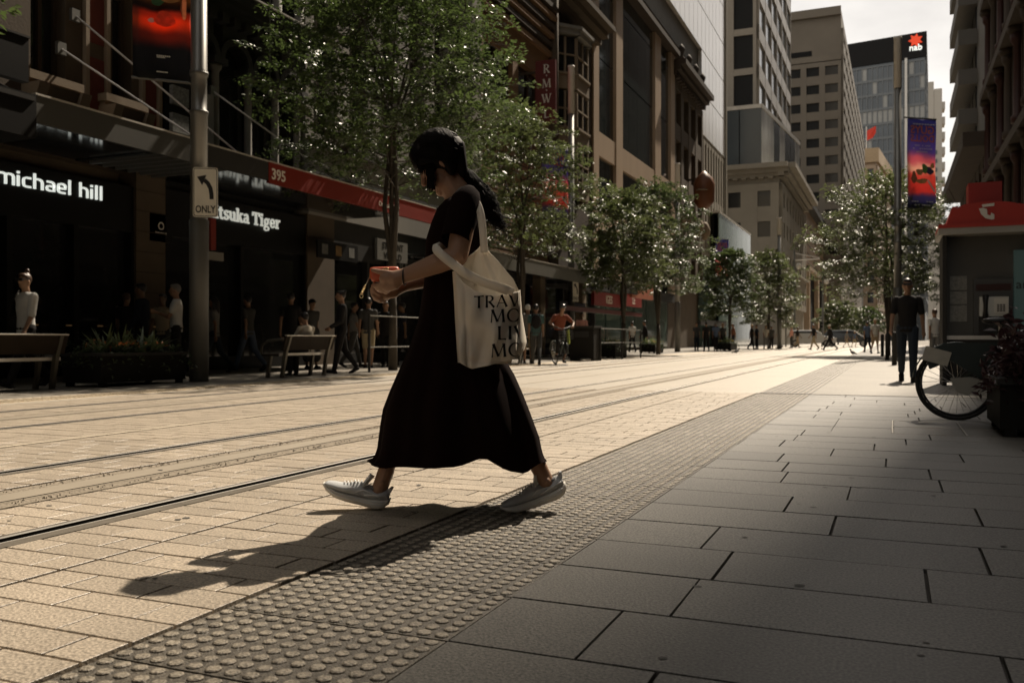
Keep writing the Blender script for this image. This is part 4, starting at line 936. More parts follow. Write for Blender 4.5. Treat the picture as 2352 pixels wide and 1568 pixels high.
# posters and banners ------------------------------------------------
def banner_mat(name, stops, blobs=1.0, scale=1.2, axis=2, lo=0, hi=1, blobcol=None):
    m = bpy.data.materials.new(name); m.use_nodes = True; n = m.node_tree.nodes; l = m.node_tree.links; b = n['Principled BSDF']; b.inputs['Roughness'].default_value = .7
    g = n.new('ShaderNodeNewGeometry'); sx = n.new('ShaderNodeSeparateXYZ'); l.new(g.outputs['Position'], sx.inputs[0])
    mr = n.new('ShaderNodeMapRange'); mr.inputs[1].default_value = lo; mr.inputs[2].default_value = hi; l.new(sx.outputs[axis], mr.inputs[0])
    r = n.new('ShaderNodeValToRGB'); r.color_ramp.interpolation = 'EASE'
    while len(r.color_ramp.elements) < len(stops): r.color_ramp.elements.new(.5)
    for e_, (p_, c_) in zip(r.color_ramp.elements, stops): e_.position = p_; e_.color = (*c_, 1)
    nz = n.new('ShaderNodeTexNoise'); nz.inputs['Scale'].default_value = scale; nz.inputs['Detail'].default_value = 3; l.new(g.outputs['Position'], nz.inputs['Vector'])
    ad = n.new('ShaderNodeMath'); ad.operation = 'MULTIPLY_ADD'; ad.inputs[1].default_value = .25 * blobs; l.new(nz.outputs['Fac'], ad.inputs[0]); 
    sb = n.new('ShaderNodeMath'); sb.operation = 'SUBTRACT'; sb.inputs[1].default_value = .125 * blobs; l.new(mr.outputs[0], sb.inputs[0]); l.new(sb.outputs[0], ad.inputs[2])
    l.new(ad.outputs[0], r.inputs[0]); l.new(r.outputs[0], b.inputs['Base Color'])
    t = n.new('ShaderNodeBsdfTranslucent'); ms = n.new('ShaderNodeMixShader'); ms.inputs[0].default_value = .6; l.new(r.outputs[0], t.inputs[0])
    l.new(b.outputs[0], ms.inputs[1]); l.new(t.outputs[0], ms.inputs[2]); l.new(ms.outputs[0], n['Material Output'].inputs[0])
    return m
m_or = M('poster orange', (.95, .3, .12), .6, trans=.5, var=.1); m_blk = m_ink
def theatre_banner(label, c, right, w_, h_, mirror=False):
    right = Vector(right).normalized(); sp = sign_plane(c, right, (0, 0, 1)); nn = right.cross(Vector((0, 0, 1)))
    e = empty('banner', c, label=label, cat='banner', group='theatre banners on the lamp posts')
    zc = Vector(c).z
    m = banner_mat('banner print', [(0, (.08, .09, .2)), (.12, (.16, .14, .28)), (.2, (.75, .16, .14)), (.36, (.8, .24, .2)), (.44, (.95, .66, .55)), (.52, (.8, .3, .36)), (.66, (.22, .17, .42)), (1, (.1, .1, .26))], .5, 1.6, 2, zc - h_/2, zc + h_/2)
    g = MB(); nx, nz = 6, 14
    gr = [[sp((i/nx - .5)*w_, (j/nz - .5)*h_, .03*sin(i*1.3 + j*.5)) for i in range(nx+1)] for j in range(nz+1)]
    g.loft(gr, False, False); o = g.build('print', m, e, True, True)
    sd = o.modifiers.new('thickness', 'SOLIDIFY'); sd.thickness = .01
    s_ = -1 if mirror else 1
    for t, zz, sz in (('GUYS', .335, .125), ('DOLLS', .245, .105)):
        me = font_text(t, h_*sz, .0, .012, 'CENTER'); me.materials.clear(); me.materials.append(m_or)
        me.transform(Matrix.Translation(sp(0, zz*h_, .05)) @ Matrix((right*s_*1.0, Vector((0, 0, 1)), nn)).transposed().to_4x4()); put('title_word', me, e, True)
    for k, (zz, ww_) in enumerate(((.44, .8), (.2, .5), (.165, .62), (.13, .4), (-.43, .7), (-.47, .5))):
        q = MB()
        for i in range(9):
            if rnd.random() < .8: q.obox(sp((i/8 - .5)*w_*ww_, zz*h_, .052), right*(w_*ww_/22), nn*.002, Vector((0, 0, h_*.006)))
        q.build('print_line', m_white, e, True)
    for k, (x_, z_, rx, rz, col) in enumerate(((-.1, -.1, .12, .07, (.5, .28, .12)), (.08, -.06, .1, .1, (.16, .3, .08)), (.26, -.08, .12, .07, (.08, .06, .12)), (-.3, -.16, .1, .1, (.4, .16, .08)), (.35, -.02, .07, .05, (.6, .3, .1)), (-.02, -.2, .2, .05, (.6, .3, .12)))):
        q = MB(); pts = [sp(w_*(x_ + rx*cos(a)*(1 + .25*sin(3*a + k))), h_*(z_ + rz*.6*sin(a)*(1 + .2*cos(2*a + k))), .047 + .002*k) for a in [2*pi*i/16 for i in range(16)]]
        q.quad(*pts); q.build('print_shape', M('print colour %d' % k, col, .7, var=.5, scale=9), e, True)
    q = MB(); q.quad(sp(.15*w_, -.19*h_, .06), sp(.2*w_, -.18*h_, .06), sp(.45*w_, -.3*h_, .06), sp(.42*w_, -.33*h_, .06)); q.build('print_streak', m_white, e, True)
    for z_ in (h_/2 + .03, -h_/2 - .03): MB().tube([sp(-w_*.62, z_), sp(w_*.52, z_)], .03, 6).build('banner_arm', m_pole2, e, True)
    return e
theatre_banner('theatre banner with mirrored orange title on the right lamp post', P(2117, 376, d=36.3), RT + FW*.25, 76*36/FP, 205*36/FP, True)
theatre_banner('theatre banner half hidden by leaves below the red vertical sign', P(1277, 420, d=39.9), RT + FW*.9, 1.7, 3.1)
theatre_banner('small distant theatre banner above the left trees', P(1658, 600, d=66), RT + FW*.6, 1.3, 3.2)
ALb = empty('banner', P(375, 80, d=d1 + .3), label='dark stage poster banner with glowing orange red pool at upper left', cat='banner')
cb = P(375, 70, d=d1 + .35); rb = (RT + FW*.42).normalized(); wb, hb = 118*k1*1.12, 235*k1; sp = sign_plane(cb, rb, (0, 0, 1)); nn = rb.cross(Vector((0, 0, 1)))
m = banner_mat('stage print', [(0, (.02, .022, .026)), (.3, (.03, .03, .036)), (.44, (.3, .06, .04)), (.58, (.95, .16, .05)), (.66, (.6, .1, .05)), (.72, (.05, .025, .02)), (.85, (.3, .14, .05)), (1, (.1, .05, .04))], .5, 1.8, 2, cb.z - hb/2, cb.z + hb/2)
g = MB(); g.loft([[sp((i/8 - .5)*wb*(1 if j > 4 else 1), (j/12 - .5)*hb, .05*sin(i*.9 + j*.35)) for i in range(9)] for j in range(13)], False, False); o = g.build('print', m, ALb, True, True); o.modifiers.new('thickness', 'SOLIDIFY').thickness = .01
for k, (x_, z_, w2, h2, col) in enumerate(((-.16, .38, .16, .06, (.75, .4, .18)), (-.1, .3, .13, .1, (.06, .16, .07)), (.1, .32, .16, .07, (.5, .24, .08)), (.02, .1, .17, .1, (.75, .1, .04)), (-.2, .07, .05, .03, (.7, .6, .55)), (.34, .22, .05, .14, (.4, .12, .05)), (-.3, .45, .06, .05, (.2, .2, .5)), (.3, .42, .1, .05, (.45, .2, .1)))):
    q = MB(); q.quad(*[sp(wb*(x_ + w2*cos(a)*(1+.2*sin(3*a+k))), hb*(z_ + h2*sin(a)*.8), .07 + .003*k) for a in [2*pi*i/14 for i in range(14)]]); q.build('print_shape', M('stage colour %d' % k, col, .7, var=.4, scale=12, trans=.35), ALb, True)
for z_, w2 in ((-.27, .2), (-.285, .12), (-.43, .16)):
    q = MB()
    for i in range(7): q.obox(sp(wb*(-.1 + w2*i/6), hb*z_, .075), rb*(wb*w2/16), nn*.002, Vector((0, 0, hb*.006)))
    q.build('print_line', m_white, ALb, True)
for z_ in (hb/2, -hb/2): MB().tube([sp(-wb*.52, z_), sp(wb*.6, z_)], .025, 6).build('banner_arm', m_pole2, ALb, True)
# benches -------------------------------------------------------------
m_wood = M('bench timber', (.024, .017, .011), .7, var=.25, scale=6, spec=.15)
m_cast = M('bench cast metal', (.11, .10, .08), .4, .6, var=.15)
def bench(label, x, y, L, rz=0.0):
    """long side along local y, back on the street side (+x), seat towards the shops"""
    e = empty('bench', (x, y, 0), rz, label, 'bench', 'benches along the opposite pavement')
    for k in range(2): MB().box(.05 - .21*k - .19, .05 - .21*k, -L/2, L/2, .41, .45).build('seat_plank', m_wood, e)
    MB().prism([(.10, -L/2, .52), (.145, -L/2, .515), (.235, -L/2, .78), (.19, -L/2, .785)], (0, L, 0)).build('back_plank', m_wood, e)
    MB().prism([(.186, -L/2, .787), (.24, -L/2, .781), (.243, -L/2, .797), (.19, -L/2, .803)], (0, L, 0)).build('top_strip', m_edge, e)
    MB().box(.052, .07, -L/2, L/2, .415, .462).build('seat_edge', m_edge, e)
    for s in (-1, 1):
        yy = s * (L/2 - .12)
        MB().prism([(.0, yy - .03, .0), (.06, yy - .03, 0), (.155, yy - .03, .5), (.25, yy - .03, .78), (.2, yy - .03, .78), (.06, yy - .03, .41)], (0, .06, 0)).build('leg', m_cast, e)
        MB().prism([(-.33, yy - .03, .0), (-.27, yy - .03, 0), (-.2, yy - .03, .41), (-.27, yy - .03, .41)], (0, .06, 0)).build('leg', m_cast, e)
        MB().tube([(.17, s*(L/2 + .01), .72), (.06, s*(L/2 + .01), .72), (-.2, s*(L/2 + .01), .69), (-.33, s*(L/2 + .01), .6), (-.34, s*(L/2 + .01), .45)], .022, 8).build('arm_rest', m_cast, e, smooth=True)
    return e
q = G(100, 893); b1 = bench('bench with sunlit top edge at the left picture edge', q.x + .1, q.y - .85, 2.0)
q0, q1 = G(633, 867), G(752, 862); b2 = bench('bench with a seated person in a striped shirt', (q0.x + q1.x)/2, (q0.y + q1.y)/2, (q1.y - q0.y) + .35, .0)
q = G(1262, 836); b3 = bench('bench behind the cyclist with curved metal arm', q.x - .9, q.y + .3, 1.9, .15)
# planters ------------------------------------------------------------
m_plbox = M('dark planter box', (.016, .015, .013), .8, var=.2, spec=.1)
def leaf_mat(name, col, rough=.4, trans=.3, var=.5, scale=9, spec=.5): return M(name, col, rough, var=var, scale=scale, trans=trans, spec=spec)
m_lf = leaf_mat('planter leaves', (.05, .075, .025)); m_lf2 = leaf_mat('bromeliad leaves', (.15, .19, .09), .3); m_fl = leaf_mat('orange blooms', (.6, .2, .06)); m_yl = leaf_mat('yellow leaves', (.4, .3, .07)); m_pur = leaf_mat('purple leaves', (.05, .022, .024), .35)
def leaves(mb, pts, size, r0, flat=.5, ar=2.2):
    for p in pts:
        d = Vector((r0.gauss(0, 1), r0.gauss(0, 1), r0.gauss(0, flat))).normalized(); up = Vector((r0.gauss(0, .6), r0.gauss(0, .6), 1)); s = d.cross(up)
        if s.length < .01: continue
        s.normalize(); L = size * r0.uniform(.6, 1.3); w2 = L / ar; n = s.cross(d) * (L*.12); p = Vector(p)
        mb.add([p, p + d*(L*.45) + s*(w2/2) + n, p + d*L, p + d*(L*.45) - s*(w2/2) + n], [(0, 1, 2), (0, 2, 3)])
def planter(label, x, y, wx, wy, h, seed, sty='brom', ph=.45):
    e = empty('planter', (x, y, 0), label=label, cat='planter', group='street planters')
    MB().box(-wx/2, wx/2, -wy/2, wy/2, .06, h - .03).build('box', m_plbox, e)
    f = MB().box(-wx/2 - .02, wx/2 + .02, -wy/2 - .02, wy/2 + .02, h - .03, h + .015); f.build('rim', m_charc, e)
    for sx in (-1, 1):
        for sy in (-1, 1): MB().box(sx*wx*.42 - .04, sx*wx*.42 + .04, sy*wy*.45 - .05, sy*wy*.45 + .05, 0, .06).build('foot', m_plbox, e)
    r0 = random.Random(seed); mb = MB()
    pts = [(max(-wx*.55, r0.gauss(0, wx*.33)), r0.uniform(-wy*.55, wy*.55), h + abs(r0.gauss(0, .12)) - .06) for _ in range(1500)]
    pts = [(px, py, pz - max(0, abs(py) - wy*.45)*.9 - max(0, abs(px) - wx*.5)*.9) for px, py, pz in pts]
    leaves(mb, pts, .075, r0); mb.build('foliage', m_pur if sty == 'purple' else m_lf, e)
    if sty == 'purple':
        mb = MB(); pts = [(max(-wx*.42, r0.gauss(.05, wx*.3)), r0.uniform(-wy*.55, wy*.6), h + abs(r0.gauss(0, ph*.5))) for _ in range(2600)]
        leaves(mb, pts, .095, r0, .7, 1.7); mb.build('tall_foliage', m_pur, e)
    else:
        for k in range(7):      # rosettes of strap leaves
            cx_, cy_ = r0.uniform(-wx*.25, wx*.25), (k/6 - .5)*wy*.62; mb = MB()
            for q in range(13):
                a = r0.uniform(0, 2*pi); L = ph * r0.uniform(.7, 1.4); b = r0.uniform(.25, .95); up = Vector((0, 0, 1)); d = Vector((cos(a), sin(a), 0)); s = Vector((-sin(a), cos(a), 0))*.03; pr = []
                for t in (0, .35, .7, 1):
                    p = Vector((cx_, cy_, h)) + d*(L*b*t) + up*(L*(1.15-b*.6)*t - L*.35*b*t*t); pr.append((p, 1 - t**2*.95))
                mb.loft([[p - s*w_, p + s*w_] for p, w_ in pr], False, False)
            mb.build('strap_leaves', m_lf2, e)
        mb = MB(); pts = [(r0.gauss(0, wx*.3), r0.choice([-.1, .05, .3, -.3])*wy + r0.gauss(0, .05), h + .1 + r0.uniform(0, .1)) for _ in range(60)]
        leaves(mb, pts, .085, r0); mb.build('blossom', m_fl if sty == 'brom' else m_yl, e)
    return e
q = P(318, 884, z=0); q.x -= .35; planter('dark planter with spiky leaves and orange blooms by the lamp post', q.x, q.y + .1, .8, 1.75, .5, 5)
q = P(1510, 811, z=0); planter('planter with yellow leaves left of the distant lamp post', q.x - .3, q.y, .8, 1.8, .45, 8, 'yel', .35)
q = P(1680, 805, z=0); planter('far planter with yellow flowers among the shoppers', q.x - .3, q.y, .9, 2.6, .45, 9, 'yel', .4)
q = P(1415, 822, z=0); planter('empty looking dark planter under the third tree', q.x - .2, q.y, .8, 1.6, .5, 11, 'yel', .12)
q = G(2280, 1003); planter('dark planter with purple leaves at the right picture edge', q.x + .5, q.y + .52, .9, 1.0, .42, 6, 'purple', .38)
# litter bin ----------------------------------------------------------
q = G(1345, 828); bn = empty('litter_bin', (q.x, q.y, 0), 0, 'tall dark litter bin behind the cyclist', 'bin')
MB().box(-.42, .42, -.42, .42, .08, 1.1).build('cabinet', m_plbox, bn); MB().box(-.45, .45, -.45, .45, 1.1, 1.16).build('lid', m_charc, bn)
MB().box(-.25, .25, -.434, -.42, .78, .98).build('opening', m_ink, bn)
for sx in (-1, 1): MB().box(sx*.36 - .05, sx*.36 + .05, -.4, .4, 0, .08).build('foot', m_plbox, bn)
q = P(1930 - 60, 800, z=0)
# railing round the first tree ------------------------------------------
rl = empty('railing', G(848, 855), 0, 'thin dark metal railing beside the nearest tree trunk', 'railing'); q = G(848, 855)
ends = [Vector((q.x, q.y, 0)), Vector((q.x - .1, q.y + 2.9, 0)), Vector((q.x - .15, q.y + 5.6, 0))]
for p in ends: MB().tube([p, p + Vector((0, 0, 1.28))], .03, 8).build('post', m_charc, rl, True)
for z_ in (.55, 1.24): MB().tube([ends[0] + Vector((0, 0, z_)), ends[2] + Vector((0, 0, z_))], .014, 6).build('rail', m_metal, rl, True)
q = G(1386, 828); r2_ = empty('railing', q, 0, 'dark metal railing under the third tree', 'railing')
for k in range(3): MB().tube([(q.x - .1, q.y + k*2.6, 0), (q.x - .1, q.y + k*2.6, 1.1)], .03, 8).build('post', m_charc, r2_, True)
for z_ in (.6, 1.08): MB().tube([(q.x - .1, q.y, z_), (q.x - .1, q.y + 5.2, z_)], .015, 6).build('rail', m_metal, r2_, True)
# bollards on the right, leading away
for k, (u, v) in enumerate(((2032, 838), (2020, 826), (2012, 818))):
    q = P(u, v, z=0); tag(MB().lathe((q.x + .25, q.y, 0), [(.07, 0), (.07, .85), (.06, .9), (.02, .93)], 12).build('bollard', m_charc, smooth=True), ['nearest', 'middle', 'farthest'][k] + ' dark bollard of the three on the right kerb', 'bollard', 'bollards on the right')

# ================================================================== shop signs and awnings farther on
zt4 = zv(1300, 615, AX); aw4 = awning('long grey awning over the shops behind the cyclist', yu(1120, AX), yu(1395, AX), zt4, zt4 - .5, m_metal)
aw5 = awning('dark awning with salmon end panel beside the teal shop', yu(1396, AX), yu(1462, AX), zt4 - .1, zt4 - .6, m_charc)
def box_sign(label, u0, u1, v0, v1, X, mat, txt=None, tm=None):
    a = P(u0, v0, X=X); b = P(u1, v0, X=X); zb = P(u0, v1, X=X).z
    e = empty('shop_sign', (X, a.y, zb), label=label, cat='sign'); MB().box(X - .15, X, a.y, b.y, zb, a.z).build('panel', mat, e, True)
    MB().box(X - .17, X + .01, a.y - .04, b.y + .04, a.z, a.z + .04).build('edge', m_charc, e, True)
    if txt: sign_text('lettering', txt, (a.z - zb)*.85, (X + .003, (a.y + b.y)/2, zb + (a.z - zb)*.22), (0, 1, 0), (0, 0, 1), tm or m_white, e, align='CENTER', bold=.01)
    return e
m_sred = M('shop sign red', (.2, .012, .009), .5)
box_sign('red illuminated shop sign with white capitals under the awning', 1365, 1430, 668, 700, AX - .6, m_sred, 'IGES')
box_sign('second smaller red shop sign beside the red one with capitals', 1436, 1474, 672, 702, AX - .4, m_sred, 'LE')
box_sign('salmon coloured panel hanging at the awning end', 1452, 1500, 640, 682, AX, M('salmon panel', (.33, .11, .065), .5))
box_sign('navy blue shop fascia behind the far lamp post', 1285, 1345, 692, 712, AX - 1.5, M('navy fascia', (.02, .024, .05), .4))
box_sign('long dark red strip below the grey awning', 1300, 1475, 702, 712, AX - .62, M('deep red strip', (.09, .007, .006), .5))
box_sign('black hanging street name board near the glass shop', 1660 - 50, 1668, 734, 746, -11.6, m_ink)
rb_ = P(484, 535, X=AX - .8); rsn = empty('hanging_sign', rb_, label='narrow orange red hanging sign behind the near lamp post', cat='sign')
MB().box(rb_.x - .05, rb_.x + .05, rb_.y - .05, rb_.y + .1, rb_.z - .35, rb_.z + .3).build('panel', m_red, rsn, True); MB().box(rb_.x - .03, rb_.x + .03, rb_.y - .3, rb_.y + .35, rb_.z - .55, rb_.z - .38).build('lower_plate', m_grey, rsn, True)

# ================================================================== phone booth
qb = P(2165, V0, X=.72); BY = qb.y; bt = (qb - Vector((0, 0, HC))).dot(FW); bz = P(2165, 541, d=bt).z
m_bpan = M('booth grey panel', (.095, .09, .078), .55, var=.12, scale=3); m_bred = M('booth red', (.40, .028, .014), .45, var=.08)
pb = empty('phone_booth', (.72, BY, 0), label='red topped public phone booth on the right pavement', cat='phone booth')
bx0, bx1 = .72, 2.05; dpt = 1.0
MB().box(bx0, bx0 + .06, BY, BY + dpt, 0, bz).build('side_post', m_charc, pb, True)
MB().box(bx1 - .06, bx1, BY, BY + dpt, 0, bz).build('side_post', m_charc, pb, True)
MB().box(bx0 + .06, bx1 - .06, BY + .3, BY + .36, .05, bz).build('back_panel', m_bpan, pb, True)
MB().box(bx0 + .06, bx1 - .06, BY + .1, BY + .3, .72, .78).build('shelf', m_edge, pb, True)
MB().box(bx0 + .06, bx1 - .06, BY + .12, BY + .3, .05, .72).build('lower_panel', m_charc, pb, True)
MB().box(bx0 - .06, bx1 + .1, BY - .12, BY + dpt + .1, bz, bz + .1).build('canopy_edge', M('booth pale edge', (.34, .32, .28), .5), pb, True)
MB().box(bx0 - .06, bx1 + .1, BY - .13, BY + dpt + .1, bz + .1, bz + .16).build('canopy_trim', m_bred, pb, True)
zt = bz + .16; crown = [(bx0 + .04, zt), (bx0 + .17, zt + .43), (bx0 + .32, zt + .42)] + [(bx0 + .62 + .3*cos(a), zt + .36 + .13*sin(a)) for a in [pi*(1 - k/8) for k in range(9)]] + [(bx1 - .42, zt + .42), (bx1 - .2, zt + .43), (bx1 - .04, zt)]
cw = bx1 - bx0
crown = [(bx0 + .05, zt), (bx0 + .13, zt + .4), (bx0 + .22, zt + .42)] + [(bx0 + cw*.47 + .42*cos(a), zt + .37 + .12*sin(a)) for a in [pi*(1 - k/10) for k in range(11)]] + [(bx1 - .3, zt + .42), (bx1 - .2, zt + .38), (bx1 - .05, zt)]
MB().prism([(x, BY - .08, z) for x, z in [(x, zt + (z - zt)*.66) for x, z in crown]], (0, dpt + .1, 0)).build('crown', m_bred, pb, True)
MB().box(bx0 + .38, bx0 + .85, BY + .3, BY + .75, zt + .26, zt + .68).build('roof_tower', M('booth dark red', (.3, .022, .014), .5), pb, True)
lx, lz = bx0 + cw*.45, zt + .135; q = MB(); q.prism([(lx - .06, BY - .085, lz + .145), (lx + .11, BY - .085, lz + .16), (lx + .105, BY - .085, lz + .115), (lx - .05, BY - .085, lz + .105)], (0, -.008, 0)); q.build('logo_bar', m_white, pb, True)
q = MB(); pts = [(-.14, .12), (-.1, .0), (-.02, -.09), (.1, -.13), (.15, -.12), (.15, -.02), (.09, .02), (.08, -.04), (.02, -.02), (.01, .1), (-.06, .13)]
q.prism([(lx + x*.72, BY - .086, lz + z*.72) for x, z in pts], (0, -.008, 0)); q.build('logo_swoosh', m_white, pb, True)
ph = empty('payphone', (bx0 + .72, BY + .25, 1.2), label='grey payphone with handset inside the booth', cat='telephone'); px = bx0 + .72; pz = 1.18
MB().box(px - .27, px + .27, BY + .2, BY + .3, pz - .38, pz + .48).build('surround', M('phone dark grey', (.06, .058, .052), .4), ph, True)
MB().box(px - .2, px + .2, BY + .1, BY + .2, pz - .1, pz + .2).build('body', M('phone silver', (.5, .48, .42), .3, .3), ph, True)
MB().box(px + .0, px + .19, BY + .085, BY + .1, pz - .05, pz + .17).build('display_panel', M('phone pale', (.6, .57, .5), .4), ph, True)
for i in range(3):
    for j in range(4): MB().box(px + .04 + i*.04, px + .07 + i*.04, BY + .078, BY + .085, pz - .03 + j*.03, pz - .008 + j*.03).build('key', m_bpan, ph, True)
MB().tube([(px - .12, BY + .07, pz + .22), (px - .12, BY + .04, pz + .1), (px - .12, BY + .04, pz), (px - .12, BY + .07, pz - .12)], [.045, .03, .03, .045], 8).build('handset', m_ink, ph, True, True)
MB().tube([(px - .12, BY + .07, pz - .12), (px - .15, BY + .05, pz - .3), (px - .05, BY + .06, pz - .36), (px + .05, BY + .12, pz - .2)], .01, 6).build('cord', m_ink, ph, True)
MB().box(px - .24, px + .24, BY + .19, BY + .2, pz + .3, pz + .4).build('header_label', m_rred, ph, True)
MB().box(px - .2, px + .2, BY + .1, BY + .2, pz - .34, pz - .12).build('lower_tray', m_charc, ph, True)
for k, (z0, z1) in enumerate(((1.5, 1.72), (1.28, 1.48), (1.0, 1.26))): tag(MB().box(bx0 + .12, bx0 + .36, BY + .285, BY + .3, z0, z1).build('notice', M('booth notice', (.25, .24, .21), .6, var=.5, scale=30)), ['top', 'middle', 'bottom'][k] + ' of three faded notices inside the phone booth', 'notice', 'notices in the booth')
ad = empty('advert_panel', (bx1 - .1, BY + .2, 1), label='pale teal backlit advert panel on the booth side', cat='advert')
MB().box(bx1 - .33, bx1 + .6, BY + .16, BY + .28, .8, bz - .25).build('lit_face', M('advert teal', (.07, .115, .105), .35, emit=(.25, .42, .38), estr=.02, var=.2, scale=2), ad, True)
sign_text('lettering', 'ar', .2, (bx1 - .31, BY + .155, 1.5), (1, 0, 0), (0, 0, 1), m_charc, ad)

# ================================================================== bicycles
m_tyre = M('tyre rubber', (.014, .013, .012), .6); m_rim = M('dark rim', (.05, .05, .05), .35, .6); m_spoke = M('spoke steel', (.35, .34, .32), .3, .8)
m_frame = M('bike dark green frame', (.03, .04, .036), .35, .2); m_whp = M('bike white casing', (.3, .29, .25), .4)
def wheel(e, c, r, name='wheel', spokes=28, solid=False):
    c = Vector(c); t = MB().tube([c + Vector((r*.96*cos(2*pi*k/40), 0, r*.96*sin(2*pi*k/40))) for k in range(41)], r*.06, 8, False); o = t.build(name, m_tyre, e, smooth=True)
    MB().tube([c + Vector((r*.87*cos(2*pi*k/36), 0, r*.87*sin(2*pi*k/36))) for k in range(37)], r*.034, 6, False).build('rim', m_rim, o, smooth=True)
    sp_ = MB()
    for k in range(spokes): 
        a = 2*pi*k/spokes; h = .03*(1 if k % 2 else -1); a2 = a + (.5 if k % 4 < 2 else -.5)
        sp_.tube([c + Vector((.035*cos(a2), h, .035*sin(a2))), c + Vector((r*.87*cos(a), 0, r*.87*sin(a)))], .0022, 3)
    tag(sp_.build('spokes', m_spoke, o), kind='stuff')
    MB().tube([c + Vector((0, -.06, 0)), c + Vector((0, .06, 0))], .035, 10).build('hub', m_rim, o, smooth=True)
    return o
def bicycle(label, loc, rz, r=.335, plate=True, lean=0):
    """rear wheel at local origin, front wheel at +x"""
    e = empty('bicycle', loc, rz, label, 'bicycle'); e.rotation_euler = (lean, 0, rz)
    wheel(e, (0, 0, r), r); wheel(e, (1.06, 0, r), r)
    f = MB(); bb_ = (.44, 0, .28)
    f.tube([(.44, 0, .28), (.36, 0, .7)], .022, 8); f.tube([(.44, 0, .28), (.9, 0, .72)], .03, 8); f.tube([(.38, 0, .55), (.9, 0, .74)], .024, 8)
    for s in (-1, 1): f.tube([(0, s*.06, r), (.44, s*.03, .28)], .011, 6); f.tube([(0, s*.06, r), (.37, s*.02, .62)], .01, 6); f.tube([(.93, s*.05, .66), (1.06, s*.05, r)], .014, 6)
    f.tube([(.9, 0, .66), (.87, 0, .98)], .022, 8); f.build('frame', m_frame, e, smooth=True)
    g = MB(); rr = r*1.09
    g.loft([[(rr*cos(a), -.04, r + rr*sin(a)), (rr*1.01*cos(a), 0, r + rr*1.01*sin(a)), (rr*cos(a), .04, r + rr*sin(a))] for a in [radians(20 + 9*k) for k in range(18)]], False, False); o = g.build('rear_mudguard', m_frame, e, smooth=True); o.modifiers.new('thickness', 'SOLIDIFY').thickness = .006
    g = MB()
    for s in (-1, 1): g.prism([(-.26, s*.045, r + .27), (-.1, s*.045, r + .36), (.4, s*.045, r + .36), (.45, s*.045, r + .05), (.22, s*.045, r + .02), (-.05, s*.045, r + .2), (-.22, s*.045, r + .12)], (0, s*.008, 0))
    if plate: g.build('skirt_guard', m_frame, e)
    g = MB()
    for s in (-1,): g.prism([(-.06, s*.07, r + .04), (.1, s*.07, r + .055), (.2, s*.07, r + .03), (.46, s*.07, r - .0), (.46, s*.07, r - .07), (.16, s*.07, r - .045), (.08, s*.07, r - .11), (.0, s*.07, r - .08), (-.03, s*.07, r - .02)], (0, s*.02, 0))
    g.build('chain_guard', m_whp, e)
    MB().lathe((0, 0, 0), [(.09, -.012), (.09, .012)], 20).build('chainring', m_rim, e).location = (.44, -.05, .28)
    e.children[-1].rotation_euler = (pi/2, 0, 0)
    for s in (-1, 1): MB().bar((.44, s*.09, .28), (.44 + s*.12, s*.09, .28 - s*.12), .02, .02).box(.44 + s*.12 - .05, .44 + s*.12 + .05, s*.15 - .05, s*.15 + .05, .28 - s*.12 - .012, .28 - s*.12 + .012).build('pedal', m_rim, e)
    MB().tube([(.36, 0, .7), (.35, 0, .86)], .014, 8).build('seat_post', m_spoke, e)
    s = MB().ell((.33, 0, .89), (.13, .075, .035), n=12, m=6); s.ell((.43, 0, .885), (.1, .03, .026), n=10, m=6); s.build('saddle', m_ink, e, smooth=True)
    MB().tube([(.72, -.3, 1.04), (.84, -.24, 1.07), (.87, 0, 1.0), (.84, .24, 1.07), (.72, .3, 1.04)], .014, 8).build('handlebar', m_ink, e, smooth=True)
    b_ = MB(); 
    for z in (.72, .8, .88, .95): b_.tube([(.97, -.17, z), (1.25, -.15, z), (1.25, .15, z), (.97, .17, z), (.97, -.17, z)], .006, 4)
    for k in range(7): b_.tube([(.97 + .047*k, -.165, .72), (.97 + .047*k, -.165, .95)], .004, 4); b_.tube([(.97 + .047*k, .165, .72), (.97 + .047*k, .165, .95)], .004, 4)
    b_.build('basket', m_rim, e)
    if plate:
        p_ = MB(); p_.obox((-.17, -.075, r + .24), Vector((.105, -.01, -.03)), Vector((0, .003, 0)), Vector((.018, 0, .062))); p_.build('number_plate', M('dirty plate', (.42, .4, .34), .6, var=.2, scale=15), e)
    return e
q = G(2197, 964); bicycle('dark share bicycle with white casing parked behind the planter', (q.x, q.y + .02, 0), .05)

